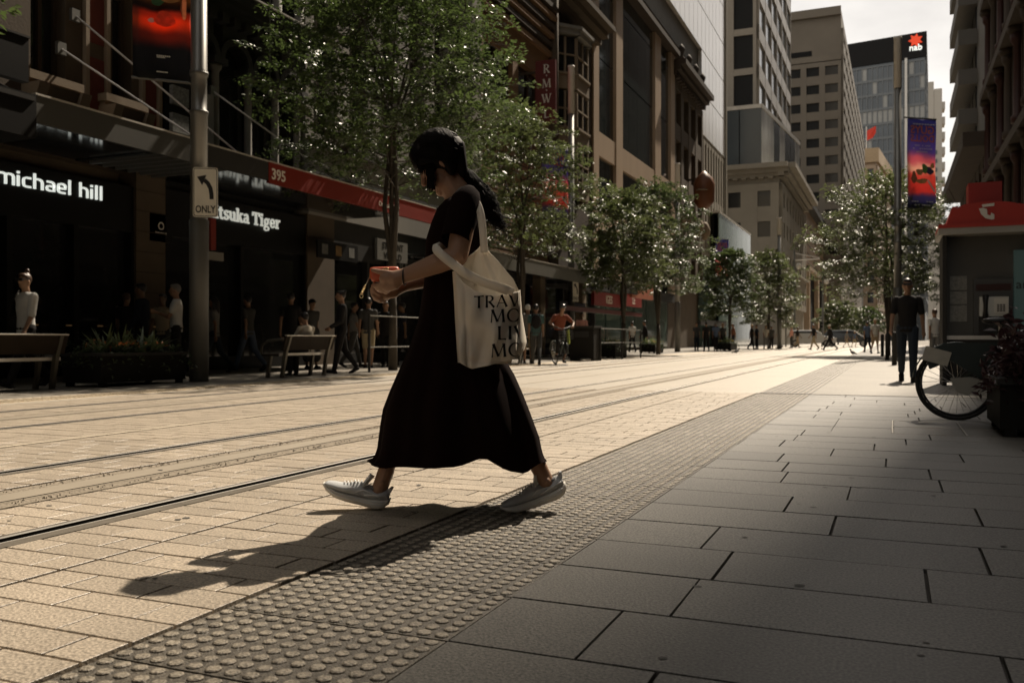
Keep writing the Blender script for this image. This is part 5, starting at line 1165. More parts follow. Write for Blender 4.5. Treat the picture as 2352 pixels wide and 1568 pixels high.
# ================================================================== cars at the crossing
m_tyc = m_tyre
def car(label, loc, rz, col, suv=True):
    e = empty('car', loc, rz, label, 'car', 'cars at the far crossing'); mc = M('car paint ' + label[:14], col, .25, .2, spec=.6, coat=.6, var=.05)
    L, W, h = 4.4, 1.8, 1.55
    prof = [(-2.15, .38), (-2.2, .7), (-2.1, 1.0), (-1.85, 1.35), (-1.5, 1.52), (.2, 1.55), (.55, 1.48), (1.15, 1.02), (1.95, .9), (2.18, .72), (2.2, .4)]
    rings = []
    for s_ in (-1, -.93, -.7, 0, .7, .93, 1):
        k = .9 if abs(s_) == 1 else (.975 if abs(s_) > .9 else 1)
        rings.append([(x*(.985 if abs(s_) == 1 else 1), s_*W/2*(1 - .10*max(0, (z-.95)/.6)), .38 + (z-.38)*k) for x, z in prof])
    MB().loft(rings, True).build('body', mc, e, smooth=False)
    for s_ in (-1, 1):
        y = s_*(W/2 + .004)
        MB().quad((-1.75, y*.955, 1.0), (.95, y*.955, 1.0), (.45, y*.915, 1.4), (-1.45, y*.915, 1.4)).build('side_window', m_glass, e)
        for x in (-1.32, 1.36):
            w_ = MB().tube([(x, s_*(W/2 - .18), .33), (x, s_*(W/2 + .012), .33)], .33, 20); o = w_.build('wheel', m_tyre, e, smooth=False)
            MB().tube([(x, s_*(W/2 + .012), .33), (x, s_*(W/2 + .02), .33)], .21, 14).build('rim', m_spoke, o)
        MB().box(2.1, 2.21, s_*.62 - .2, s_*.62 + .2, .68, .82).build('headlight', m_lamp, e); MB().box(-2.22, -2.12, s_*.7 - .12, s_*.7 + .12, .8, 1.0).build('tail_light', m_bred, e)
        MB().box(.75, .95, s_*1.0 - .1, s_*1.0 + .1, .98, 1.1).build('mirror', mc, e)
    MB().quad((.58, -.72, 1.47), (1.14, -.8, 1.04), (1.14, .8, 1.04), (.58, .72, 1.47)).build('windscreen', m_glass, e).location = (.015, 0, .012)
    return e
q = P(1862, V0, Y=86); car('white hatchback crossing at the far intersection', (q.x, q.y, 0), radians(6), (.5, .5, .48))
q = P(1946, V0, Y=87); car('dark wagon with pale roof at the far intersection', (q.x, q.y, 0), radians(3), (.05, .055, .055))
for k, (u, v0_, Y_) in enumerate(((1805, 715, 84), (1888, 735, 88))):
    p = P(u, v0_, Y=Y_); e = empty('traffic_light', (p.x, p.y, 0), label=['left', 'right'][k] + ' one of two red traffic lights at the far crossing', cat='traffic light', group='traffic lights')
    MB().tube([(p.x, p.y, 0), (p.x, p.y, p.z + .5)], .07, 8).build('pole', m_pole, e, True); MB().box(p.x - .2, p.x + .2, p.y - .3, p.y - .08, p.z - .9, p.z + .3).build('signal_head', m_ink, e, True)
    MB().lathe((0, 0, 0), [(.13, -.03), (.13, .03)], 14).build('red_lens', M('red lens', (.5, .01, .01), .4, emit=(1, .03, .015), estr=3.0, var=0), e, True)
    e.children[-1].matrix_parent_inverse = wmat(e).inverted() @ Matrix.Translation((p.x, p.y - .32, p.z)) @ Matrix.Rotation(pi/2, 4, 'X')
    for z_ in (-.3, -.6):
        MB().tube([(p.x, p.y - .32, p.z + z_), (p.x, p.y - .3, p.z + z_)], .12, 12).build('dark_lens', m_charc, e, True)
for k, (u, v, du, Y_) in enumerate(((1825, 598, 105, 92), (1890, 634, 60, 105))):
    p = P(u, v, Y=Y_); q = P(u + du*.55, v, Y=Y_)
    e = empty('wire_mast', (p.x, p.y, 0), label=['nearer', 'farther'][k] + ' overhead wire mast with horizontal arm at the crossing', cat='mast', group='overhead wire masts')
    MB().tube([(p.x, p.y, 0), (p.x, p.y, p.z + 1)], [.13, .09], 8).build('mast', m_pole, e, True); MB().tube([(p.x, p.y, p.z), (q.x, q.y, q.z + .15)], .06, 6).build('arm', m_edge, e, True); MB().tube([(p.x, p.y, p.z + .7), (q.x, q.y, q.z + .25)], .04, 6).build('stay', m_edge, e, True)
    MB().ell((p.x + .4, p.y - .2, p.z - .6), (.25, .25, .3), n=8, m=6).build('insulator', m_lamp, e, True)
# pigeon
def pigeon(label, u, v, f):
    q = P(u, v, z=0); e = empty('pigeon', (q.x, q.y, 0), f, label, 'bird', 'pigeons on the paving'); mg = M('pigeon grey', (.07, .07, .075), .6)
    b = MB().ell((0, 0, .13), (.14, .065, .07), Euler((0, -.25, 0)), 10, 7).cap((.09, 0, .17), (.14, 0, .25), .04, .028).ell((.15, 0, .265), (.04, .032, .034), n=8, m=6).cap((.18, 0, .262), (.205, 0, .255), .009, .004, 5).cap((-.1, 0, .11), (-.23, 0, .07), .04, .02)
    for s in (-1, 1): b.cap((.01, s*.03, .08), (.02, s*.03, .015), .01, .007, 5).cap((.0, s*.03, .008), (.055, s*.035, .008), .007, .005, 5)
    o = b.build('body', mg, e, smooth=True); rm = o.modifiers.new('skin', 'REMESH'); rm.mode = 'VOXEL'; rm.voxel_size = .009; rm.use_smooth_shade = True
pigeon('small dark pigeon on the sunlit road near the third tree', 1691, 868*.0 + 812.5, .6)
pigeon('pigeon on the bright paving left of the man in black', 2081 - 10 - 112, 816, 2.4)

# ================================================================== trees
m_bark = M('dark bark', (.05, .042, .032), .85, var=.3, scale=8, bump=.5, bscale=30)
LV = [leaf_mat('tree leaves %d' % k, c, .36, .45, .35, 2.5, .55) for k, c in enumerate(((.066, .098, .028), (.10, .125, .045), (.075, .105, .036)))]
def tree(label, x, y, hb, ht, rx, ry, n_spray, lps, size, seed, lean=(0, 0), stems=3, mat=0, gaps=.18, fork=.45):
    e = empty('tree', (x, y, 0), 0, label, 'tree', 'street trees')
    r0 = random.Random(seed); T_ = MB(); cz = (hb + ht) / 2; rz_ = (ht - hb) / 2
    anchors = []
    zf = hb * fork
    T_.tube([(0, 0, -.05), (.01, 0, zf*.5), (lean[0]*.1, lean[1]*.1, zf)], [.115, .09, .085], 9)
    limbs = []
    for k in range(stems):
        a = 2*pi*k/stems + r0.uniform(-.4, .4); rr_ = r0.uniform(.35, .6); top = Vector((rx*rr_*cos(a), ry*rr_*sin(a), ht - rz_*r0.uniform(.15, .55)))
        pts = [Vector((lean[0]*.1, lean[1]*.1, zf))]
        for t in (.25, .5, .75, 1): pts.append(pts[0].lerp(top, t) + Vector((-cos(a)*rx*.22*sin(pi*t), -sin(a)*ry*.22*sin(pi*t), .0)) + Vector((r0.uniform(-.06, .06), r0.uniform(-.06, .06), 0)))
        T_.tube(pts, [.07, .055, .04, .026, .012], 7); limbs.append(pts)
        for j in range(6):
            t = .3 + .11*j; i0 = min(3, int(t*4)); p = pts[i0].lerp(pts[i0+1], t*4 - i0); b = a + r0.uniform(-1.6, 1.6); L = rx*r0.uniform(.4, .75)
            q_ = p + Vector((cos(b)*L, sin(b)*L*ry/rx, r0.uniform(.1, .55)*L)); mid = p.lerp(q_, .5) + Vector((0, 0, .06)); T_.tube([p, mid, q_], [.022, .014, .006], 5); limbs.append([p, mid, q_])
    nodes = [p for l_ in limbs for p in l_[1:]] + [l_[i].lerp(l_[i+1], .5) for l_ in limbs for i in range(len(l_)-1)]
    nodes = [n_ for n_ in nodes if n_.z > hb*.75]
    V = []; Fc = []; nprng = np.random.RandomState(seed)
    lobes = [(r0.uniform(0, 2*pi), r0.uniform(-1, 1), r0.uniform(.75, 1.12)) for _ in range(9)]
    tw = MB(); cnt = 0; tries = 0
    while cnt < n_spray and tries < n_spray*6:
        tries += 1
        a = r0.uniform(0, 2*pi); sz = r0.uniform(-.95, 1); rad = r0.random() ** .42
        shape = sqrt(max(0, 1 - sz*sz)) * (1.08 if sz < 0 else 1) if sz > -.55 else .86 * (1 + (sz + .55) * .3)
        lob = 1 + .16*sin(3*a + seed) + .12*sin(5*a + 7*sz + seed*2) + .1*sin(9*sz + seed)
        if sin(4*a + seed*1.3 + 3*sz) * sin(6*sz + seed + a) > 1 - gaps*2.2 and rad > .35: continue
        c = Vector((rx*shape*rad*lob*cos(a), ry*shape*rad*lob*sin(a), cz + rz_*sz*(.55 + .45*rad)))
        near = min(nodes, key=lambda n_: (n_ - c).length_squared)
        out = Vector((c.x, c.y, .12*rz_)).normalized(); dr = (out + Vector((r0.gauss(0, .45), r0.gauss(0, .45), r0.gauss(0, .22)))).normalized(); L = r0.uniform(.3, .6) * min(1.25, max(.7, rx/2.4))
        if (near - c).length > .12: tw.tube([near, near.lerp(c, .5) + Vector((0, 0, .04)), c], [.008, .006, .004], 3, False)
        tw.tube([c, c + dr*L*.9 + Vector((0, 0, -.06*L))], [.004, .0015], 3, False)
        # flat feathery spray of leaves on alternating sides
        side = dr.cross(Vector((r0.gauss(0, .25), r0.gauss(0, .25), 1))).normalized(); up = side.cross(dr)
        m_ = lps; t = nprng.rand(m_); s = np.where(np.arange(m_) % 2, 1, -1) * (.03 + nprng.rand(m_)*.30*(1.15 - t)) * min(1.2, L*2)
        pos = np.array(c) + np.outer(t*L, dr) + np.outer(s, side) + np.outer(nprng.randn(m_)*.035 - .08*t*t, up)
        ld = np.outer(.6 + 0*t, dr) + np.outer(np.sign(s)*(.8 + .3*nprng.rand(m_)), side) + nprng.randn(m_, 3)*.28 + np.array([0, 0, -.12]); ld /= np.linalg.norm(ld, axis=1)[:, None]
        ln = np.array(up) + nprng.randn(m_, 3)*.34; lsd = np.cross(ld, ln); lsd /= np.linalg.norm(lsd, axis=1)[:, None]; nn_ = np.cross(lsd, ld)
        sz_ = size*(.6 + .7*nprng.rand(m_)); l1 = ld*sz_[:, None]; w1 = lsd*(sz_*.25)[:, None]; bend = nn_*(sz_*.10)[:, None]
        V.append(np.stack([pos, pos + l1*.45 + w1 + bend, pos + l1, pos + l1*.45 - w1 + bend], 1).reshape(-1, 3)); cnt += 1
    Vv = np.concatenate(V); nl = len(Vv) // 4
    me = bpy.data.meshes.new('crown'); me.vertices.add(nl*4); me.vertices.foreach_set('co', Vv.astype(np.float32).ravel())
    idx = np.arange(nl)[:, None]*4; tri = np.concatenate([idx + [0, 1, 2], idx + [0, 2, 3]], 1).reshape(-1); me.loops.add(nl*6); me.loops.foreach_set('vertex_index', tri.astype(np.int32))
    me.polygons.add(nl*2); me.polygons.foreach_set('loop_start', (np.arange(nl*2)*3).astype(np.int32)); me.polygons.foreach_set('loop_total', np.full(nl*2, 3, np.int32)); me.update(calc_edges=True); me.materials.append(LV[mat])
    put('crown', me, e); T_.build('trunk', m_bark, e, smooth=True); tag(tw.build('twigs', m_bark, e), kind='stuff')
    return e
def tree_px(label, u, v, base, n, lps, size, seed, ub, ue, vt, vb, **k):
    q = P(u, base, z=0) if base > 0 else P(u, V0, d=-base); d = (q - Vector((0, 0, q.z))).dot(FW); kk = d / FP
    return tree(label, q.x, q.y, HC + (V0 - vb)*kk, HC + (V0 - vt)*kk, (ue - ub)/2*kk, (ue - ub)/2*kk*.95, n, lps, size, seed, **k)
tree_px('large nearest tree spreading behind the walking woman', 902, 850, 850, 900, 42, .115, 4, 628, 1190, -80, 455, stems=5, fork=.55, gaps=.12)
tree_px('second tree, its crown just right of the woman’s head'.replace('’', ''), 1200, 0, -30, 560, 44, .11, 7, 1065, 1365, 255, 610, stems=4, mat=1, fork=.5)
tree_px('third tree with bright leaf glints in front of the tan building', 1432, 0, -37, 560, 42, .125, 12, 1345, 1545, 430, 680, stems=4, mat=1, fork=.55)
tree_px('fourth tree close behind the third, darker trunk', 1512, 0, -42, 560, 42, .13, 15, 1440, 1640, 415, 690, stems=4, mat=2, fork=.55)
tree_px('fifth tree before the teal glass storefront', 1676, 0, -56, 460, 36, .16, 21, 1612, 1745, 570, 740, stems=3, mat=2, fork=.55)
tree_px('sixth tree, farthest of the left row', 1765, 0, -66, 460, 36, .17, 23, 1705, 1845, 575, 760, stems=3, mat=1, fork=.5)
tree_px('tree on the right behind the theatre banner post', 2040, 0, -39, 760, 42, .13, 31, 1878, 2185, 400, 705, stems=4, mat=1, fork=.55)
tree_px('low rounded tree at the far end of the street', 1925, 0, -112, 260, 30, .3, 41, 1880, 1962, 690, 765, stems=3, mat=1)
tree_px('second low tree at the far end of the street', 1985, 0, -118, 260, 30, .3, 43, 1940, 2035, 705, 768, stems=3, mat=0)
tree('tree just outside the left edge, a sprig of leaves showing', -10.9, 5.2, 3.6, 9.2, 2.6, 2.6, 600, 46, .10, 51, stems=4, fork=.55)
# ================================================================== people in the background
m_skin = [M('skin tone %d' % k, c, .5, var=.08, scale=8, spec=.35) for k, c in enumerate(((.30, .18, .115), (.23, .13, .08), (.15, .085, .05), (.4, .25, .17)))]
def cloth(name, col): return M('cloth ' + name, col, .85, var=.15, scale=7, bump=.25, bscale=24, spec=.2)
C_ = dict(white=(.5, .49, .46), black=(.014, .013, .013), navy=(.014, .017, .026), denim=(.02, .027, .038), grey=(.17, .165, .155), beige=(.34, .28, .2), pink=(.6, .3, .24), tan=(.3, .23, .15), brown=(.16, .07, .04), rust=(.17, .05, .028), blue=(.09, .12, .18), teal=(.06, .11, .11), green=(.12, .14, .06), dgrey=(.06, .06, .058), stripe=(.45, .4, .32), khaki=(.3, .25, .16), cream=(.5, .46, .38))
m_hair = dict(dark=M('hair dark', (.012, .010, .009), .45, var=.3, scale=30), brown=M('hair brown', (.05, .026, .014), .45, var=.3, scale=30), grey=M('hair grey', (.13, .125, .115), .55, var=.2, scale=30), white=M('hair white', (.55, .53, .48), .55, var=.1, scale=30), blond=M('hair blond', (.28, .18, .08), .5, var=.2, scale=30))
def remesh(o, vox, smooth=3):
    r = o.modifiers.new('surface', 'REMESH'); r.mode = 'VOXEL'; r.voxel_size = vox; r.use_smooth_shade = True
    if smooth: s = o.modifiers.new('smooth', 'SMOOTH'); s.iterations = smooth; s.factor = .5
    return o
def limb(org, a, b, l1, l2, out=0.0, sx=1):
    """two-bone limb: a = forward pitch, b = bend; returns joint points"""
    d1 = Vector((sx*sin(out), sin(a)*cos(out), -cos(a)*cos(out))); k = org + d1*l1
    d2 = Vector((sx*sin(out)*.4, sin(a + b), -cos(a + b))).normalized(); return k, k + d2*l2, d2
def person(label, loc, face, h=1.72, shirt='grey', legs='navy', hair='dark', skin=0, stride=.35, arms=((-.3, .3), (.3, .3)), sleeve=.55, hairstyle='short', shorts=False, shoes='black', vox=.017, seat=False, cap=None, glasses=False, skirt=False, armout=(.1, .1), lean=0.0, turn=0.0, phase=1, group='pedestrians'):
    rz = math.atan2(-face.x, face.y); e = empty('person', loc, rz, label, 'person', group)
    B_ = MB(); ms = m_skin[skin]; fat = 1.0
    hip = .53; L1, L2 = .245, .24
    legang = [(stride*phase, 0.05), (-stride*phase*.8, .45 if stride > .15 else .05)]
    if seat: legang = [(1.5, 1.5), (1.45, 1.45)]
    J = []
    for s, (a, k) in zip((-1, 1), legang):
        o = Vector((s*.05, 0, 0)); kn, an, d2 = limb(o, a, -k, L1, L2); J.append((s, o, kn, an, d2))
    low = min(j[3].z for j in J); base = .045 - low if not seat else hip*.0 + .29
    up = Vector((0, sin(lean), cos(lean)))
    def T3(p): return Vector((p[0], p[1], p[2])) * h
    sh = Vector((0, 0, base)); pel = sh.copy()
    def tor(x, y, z): q = Vector((0, y, z - hip)); return pel + Vector((x, q.y*cos(lean) + q.z*sin(lean), q.z*cos(lean) - q.y*sin(lean)))
    # head
    hd = tor(0, .014, .937); R = Euler((-lean*.3, 0, turn))
    B_.ell(hd*h, (.043*h, .053*h, .064*h), R, 14, 10); fwd = R.to_matrix() @ Vector((0, 1, 0))
    B_.ell((hd + fwd*.012 + Vector((0, 0, -.034)))*h, (.034*h, .04*h, .036*h), R, 12, 8)
    B_.cap((hd + fwd*.05 + Vector((0, 0, .004)))*h, (hd + fwd*.062 + Vector((0, 0, -.014)))*h, .006*h, .010*h, 6)
    for s in (-1, 1): B_.ell((hd + R.to_matrix() @ Vector((s*.044, -.003, -.008)))*h, (.006*h, .014*h, .018*h), R, 8, 6)
    B_.cap(tor(0, -.008, .80)*h, (hd + Vector((0, -.006, -.045)))*h, .036*h, .031*h, 10)
    B_.cap(tor(0, 0, .56)*h, tor(0, 0, .76)*h, .055*h, .06*h, 10)
    arm = []
    for s, (a, b), ao in zip((-1, 1), arms, armout):
        S0 = tor(s*.098, -.004, .80); el, wr, d2 = limb(S0, a + lean*.3, b, .17, .145, ao, s)
        if abs(b) > 1.2 and ao < 0: wr = Vector((wr.x - s*.11, wr.y, wr.z))
        d2 = (wr - el).normalized()
        arm.append((s, S0, el, wr)); B_.cap(S0*h, el*h, .028*h, .023*h); B_.cap(el*h, wr*h, .023*h, .016*h)
        pm = wr + d2*.03; B_.cap(wr*h, pm*h, .017*h, .02*h)
        sd = d2.cross(Vector((1, 0, 0))).normalized() if abs(d2.x) < .9 else Vector((0, 0, 1))
        for q, fl in zip((-.015, -.005, .005, .015), (.036, .042, .04, .032)): B_.cap((pm + sd*q)*h, (pm + sd*q*1.2 + d2*fl + Vector((-s*.012, 0, 0)))*h, .0075*h, .006*h, 6)
        B_.cap((wr + sd*.012)*h, (wr + sd*.03 + d2*.04)*h, .009*h, .007*h, 6)
    for s, o, kn, an, d2 in J:
        o, kn, an = o + sh, kn + sh, an + sh
        B_.cap(o*h, kn*h, .043*h, .031*h); B_.cap(kn*h, an*h, .031*h, .019*h)
    b = B_.build('body', ms, e); remesh(b, vox)
    # shirt: a shaped trunk with sleeves
    Sh = MB(); rg = []
    for z, rx_, ry_, yo in ((.49, .088, .066, 0), (.54, .087, .066, 0), (.62, .08, .062, .002), (.70, .09, .068, .004), (.77, .1, .066, .0), (.80, .105, .056, -.002), (.825, .078, .046, -.005), (.842, .044, .04, -.006)):
        rg.append([tor(rx_*cos(2*pi*k/16), ry_*sin(2*pi*k/16) + yo, z)*h for k in range(16)])
    Sh.loft(rg)
    for s, S0, el, wr in arm:
        if sleeve <= 1: Sh.cap(S0*h, S0.lerp(el, max(.1, sleeve))*h, .038*h, .034*h)
        else: Sh.cap(S0*h, el*h, .037*h, .032*h); Sh.cap(el*h, el.lerp(wr, sleeve - 1)*h, .031*h, .026*h)
    o = Sh.build('shirt', cloth(shirt, C_[shirt]), e); remesh(o, vox*.9, 2)
    # trousers, shorts or skirt
    Tr = MB(); Tr.ell((pel + Vector((0, 0, .0)))*h, (.09*h, .068*h, .062*h), None, 14, 8)
    for s, o, kn, an, d2 in J:
        o, kn, an = o + sh, kn + sh, an + sh
        if skirt: Tr.cap(o*h, kn*h, .075*h, .07*h); Tr.cap(kn*h, kn.lerp(an, .5)*h, .07*h, .075*h)
        else:
            Tr.cap(o*h, (kn if not shorts else o.lerp(kn, .92))*h, .053*h, .042*h)
            if not shorts: Tr.cap(kn*h, kn.lerp(an, .95)*h, .040*h, .031*h)
    o = Tr.build('skirt' if skirt else ('shorts' if shorts else 'trousers'), cloth(legs, C_[legs]), e); remesh(o, vox*.9, 2)
    for s, o, kn, an, d2 in J:
        an = an + sh; f = Vector((0, cos(.0), -.0)); tilt = math.atan2(d2.y, -d2.z); f = Vector((0, cos(tilt*.8), sin(tilt*.8)))
        S_ = MB(); hl = an + Vector((0, -.012, -.026)) ; S_.cap(hl*h, (hl + f*.105)*h, .024*h, .018*h, 10); S_.cap((hl + f*.02 + Vector((0, 0, .012)))*h, (hl + f*.06)*h, .026*h, .02*h, 10)
        S_.obox((hl + f*.048 + Vector((0, 0, -.014)))*h, f*(.07*h), Vector((.025*h, 0, 0)), Vector((1, 0, 0)).cross(f)*(.008*h)); o = S_.build('shoe', cloth('shoe ' + shoes, C_[shoes]), e); remesh(o, vox*.7, 1)
    Hh = MB(); mh = m_hair[hair]; Rm = R.to_matrix(); q = lambda x, y, z: (hd + Rm @ Vector((x, y, z)))*h
    if hairstyle != 'bald':
        Hh.ell(q(0, -.012, .016), (.047*h, .053*h, .056*h), R, 14, 9); Hh.ell(q(0, .02, .044), (.036*h, .032*h, .022*h), R, 10, 6)
        if hairstyle in ('long', 'pony'): Hh.cap(q(0, -.045, .0), q(0, -.058, -.12 if hairstyle == 'long' else -.1), (.04 if hairstyle == 'long' else .022)*h, (.034 if hairstyle == 'long' else .012)*h)
        if hairstyle == 'long': Hh.cap(q(-.035, -.015, .0), q(-.038, -.02, -.09), .018*h, .014*h).cap(q(.035, -.015, .0), q(.038, -.02, -.09), .018*h, .014*h)
        if hairstyle == 'bun': Hh.ell(q(0, -.045, .052), (.026*h, .026*h, .024*h), R, 10, 7)
        if hairstyle == 'topknot': Hh.ell(q(0, -.03, .082), (.02*h, .02*h, .026*h), R, 10, 7)
        remesh(Hh.build('hair', mh, e), vox*.7, 1)
    if cap:
        Cp = MB().ell(q(0, -.004, .028), (.05*h, .058*h, .046*h), R, 14, 8).obox(q(0, .062, .03), Rm @ Vector((.036*h, 0, 0)), Rm @ Vector((0, .028*h, 0)), Vector((0, 0, .004*h))); remesh(Cp.build('cap', cloth('cap ' + cap, C_[cap]), e), vox*.7, 1)
    if glasses:
        Gm = MB()
        for s in (-1, 1): Gm.obox(q(s*.019, .054, .008), Rm @ Vector((.017*h, 0, 0)), Rm @ Vector((0, .006*h, 0)), Vector((0, 0, .011*h))).obox(q(s*.043, .025, .012), Rm @ Vector((.003*h, 0, 0)), Rm @ Vector((0, .032*h, 0)), Vector((0, 0, .004*h)))
        Gm.obox(q(0, .056, .012), Rm @ Vector((.03*h, 0, 0)), Rm @ Vector((0, .003*h, 0)), Vector((0, 0, .003*h))); Gm.build('sunglasses', m_ink, e)
    e['joint'] = [list(a[3]*h) for a in arm][0]
    return e
LEFT, RIGHT, AWAY, NEAR = -RT, RT, FW, -FW
STREET, BACK = Vector((0, 1, 0)), Vector((0, -1, 0))
def at(u, vh, h, dd=None):
    """ground place of a standing figure whose head top is seen at (u, vh)"""
    d = (h - HC) * FP / (V0 - vh) if dd is None else dd
    r = ray(u); return Vector((r.x*d, r.y*d, 0))
STAND = dict(stride=.04, arms=((.05, .15), (-.02, .15)))
PHONE = dict(stride=.05, arms=((.25, 1.5), (.2, 1.6)))
w1 = person('woman in white blouse and sunglasses with hair bun behind the left bench', at(60, 618, 1.74, 13.6), (LEFT*.45 + NEAR*.85).normalized(), 1.78, 'white', 'black', 'brown', 0, .4, ((.25, .25), (-.35, .5)), .95, 'topknot', vox=.014, glasses=True, turn=.2, armout=(.18, .22))
person('man in dark navy hooded jacket standing behind the planter', at(326, 636, 1.78, 17.0), LEFT, 1.78, 'navy', 'black', 'dark', 2, .1, ((.1, .4), (0, .3)), 1.95, vox=.015)
person('grey haired man in white polo shirt with folded arms by the lamp post', at(405, 634, 1.75, 16.8), (LEFT + NEAR*.4).normalized(), 1.75, 'white', 'black', 'grey', 1, .05, ((.5, 1.45), (.45, 1.5)), .6, vox=.014, armout=(-.1, -.1))
person('woman in black top with pale print facing away among the group', at(290, 668, 1.66, 18.2), AWAY, 1.66, 'black', 'black', 'brown', 1, .1, **{'arms': ((.1, .2), (.1, .2))})
person('person in pale top with dark backpack strap at the back of the group', at(262, 655, 1.72, 19.2), (RIGHT + AWAY).normalized(), 1.72, 'grey', 'khaki', 'dark', 1, .1)
person('woman in cream striped top half hidden beside the white polo shirt', at(374, 662, 1.66, 18.6), NEAR, 1.66, 'beige', 'dgrey', 'dark', 2, .08)
person('dim figure in blue jeans just right of the lamp post', at(492, 690, 1.68, 19.6), LEFT, 1.68, 'grey', 'denim', 'dark', 1, .35, hairstyle='long')
person('dim man in checked shirt and pale jeans entering the shoe shop', at(570, 686, 1.74, 20.5), (LEFT + AWAY*.4).normalized(), 1.76, 'dgrey', 'blue', 'dark', 1, .35)
person('man in black shirt with his back turned at the shoe shop door', at(668, 686, 1.78, 20.8), AWAY, 1.8, 'black', 'black', 'dark', 1, .06)
person('woman in dark dress and hat behind the seated person', at(716, 672, 1.7, 22.0), (RIGHT + NEAR).normalized(), 1.7, 'dgrey', 'dgrey', 'dark', 1, .1, cap='black', skirt=True)
sp_ = (G(633, 867) + G(752, 862)) / 2
person('seated person in pale striped shirt on the second bench', (sp_.x - .12, sp_.y + .35, .0), Vector((-1, .15, 0)).normalized(), 1.66, 'stripe', 'black', 'dark', 1, 0, ((.5, 1.2), (.4, 1.3)), .9, seat=True, lean=.12)
person('walking man with tied back hair in black jacket on the sunlit kerb', at(785, 683, 1.76, 18.9), (LEFT*.9 + NEAR*.3).normalized(), 1.76, 'black', 'black', 'dark', 1, .22, ((.15, .9), (-.1, .4)), 1.95, 'bun', vox=.014)
person('figure in pale grey shirt walking behind the black jacket man', at(812, 706, 1.68, 23), (RIGHT + AWAY*.3).normalized(), 1.68, 'grey', 'dgrey', 'dark', 1, .25)
person('man in grey shirt and tan shorts near the railing', at(846, 690, 1.76, 22.5), AWAY, 1.76, 'dgrey', 'khaki', 'dark', 1, .1, shorts=True)
person('dim figure in black behind the nearest tree trunk', at(886, 702, 1.72, 23.5), NEAR, 1.72, 'black', 'black', 'dark', 1, .15)
person('dark shop customer beyond the railing', at(925, 700, 1.74, 25), LEFT, 1.74, 'navy', 'black', 'dark', 2, .2)
p14 = person('white haired man in pale shirt beside the tote bag', at(1212, 705, 1.76, 26.2), AWAY, 1.76, 'grey', 'khaki', 'white', 1, .3, shorts=True)
p15 = person('man in teal shirt with black backpack walking away', at(1231, 715, 1.74, 25.6), AWAY, 1.74, 'teal', 'dgrey', 'dark', 1, .3)
person('man in pink shirt standing behind the litter bin', at(1336, 726, 1.74, 35), NEAR, 1.76, 'pink', 'dgrey', 'bald' if False else 'dark', 2, .05, ((.4, 1.1), (.3, 1.0)), .7)
person('woman in white shirt with dark strap walking left of the far planter', at(1452, 738, 1.7, 50), (AWAY + LEFT*.3).normalized(), 1.7, 'white', 'black', 'dark', 1, .2)
person('man in black suit near the fourth tree', at(1481, 742, 1.76, 51), LEFT, 1.76, 'black', 'black', 'dark', 1, .2, sleeve=1.95)
k = 0
for u, vh, sh_, lg, hr, fc, lab in ((1600, 752, 'dgrey', 'denim', 'brown', NEAR, 'woman in dark grey top in the distant shopping crowd'), (1622, 750, 'black', 'black', 'dark', AWAY, 'man dressed in black in the distant shopping crowd'), (1644, 752, 'blue', 'black', 'grey', AWAY, 'grey haired man in pale blue shirt in the distant crowd'), (1660, 757, 'dgrey', 'black', 'blond', NEAR, 'blond woman in dark dress in the distant crowd'), (1684, 757, 'brown', 'navy', 'dark', LEFT, 'figure in brown beside the fifth tree trunk'), (1727, 760, 'black', 'black', 'blond', RIGHT, 'fair haired figure in black right of the fifth tree'), (1738, 760, 'navy', 'black', 'brown', LEFT, 'figure in navy beside the fair haired one'), (1759, 760, 'cream', 'grey', 'blond', AWAY, 'figure in cream top before the storefront glass'), (1772, 762, 'dgrey', 'black', 'dark', NEAR, 'grey clad figure before the sixth tree'), (1789, 762, 'black', 'black', 'dark', LEFT, 'dark figure under the sixth tree'), (1818, 763, 'pink', 'dgrey', 'blond', LEFT, 'figure in pink left of the white car'), (1832, 764, 'black', 'tan', 'dark', RIGHT, 'figure in black with tan trousers left of the white car')):
    person(lab, at(u, vh, 1.72, {0: 55}.get(k, 50 + k*2.2)), fc, 1.72, sh_, lg, hr, k % 3, .2 if k % 2 else .05, vox=.022, phase=1 if k % 2 else -1, skirt=(k == 3)); k += 1
person('pedestrian in black top and khaki shorts crossing before the white car', at(1869, 752, 1.74, 61), LEFT, 1.74, 'black', 'khaki', 'dark', 1, .3, vox=.02)
person('pedestrian in black striding with cap before the dark wagon', at(1906, 748, 1.76, 58), LEFT, 1.76, 'black', 'black', 'dark', 1, .55, cap='cream', vox=.02, sleeve=1.9)
person('far child in tan shorts crossing right of the dark wagon', at(1945, 764, 1.5, 76), RIGHT, 1.45, 'grey', 'tan', 'brown', 0, .35, vox=.022, shorts=True)
person('far child in khaki beside the other child', at(1963, 765, 1.45, 77), RIGHT, 1.4, 'blue', 'khaki', 'blond', 0, .35, vox=.022, shorts=True, phase=-1)
person('man in cap, white T-shirt and tan shorts walking up the street', at(2010, 745, 1.74, 45), NEAR, 1.74, 'white', 'tan', 'brown', 1, .2, shorts=True, cap='beige', vox=.018)
person('figure in dark clothes left of the man in white T-shirt', at(1992, 752, 1.72, 50), AWAY, 1.72, 'blue', 'navy', 'dark', 1, .2, vox=.018)
person('person in white shirt standing left of the phone booth', at(2147, 748, 1.68, 27), AWAY, 1.62, 'white', 'grey', 'brown', 1, .05, vox=.018)
mb_ = person('man in black T-shirt, jeans and sunglasses walking towards the camera', at(2084, 655, 1.76, 15.3), BACK, 1.78, 'black', 'denim', 'dark', 1, .28, ((-.2, .25), (.25, .3)), .72, vox=.012, glasses=True, armout=(.2, .2))
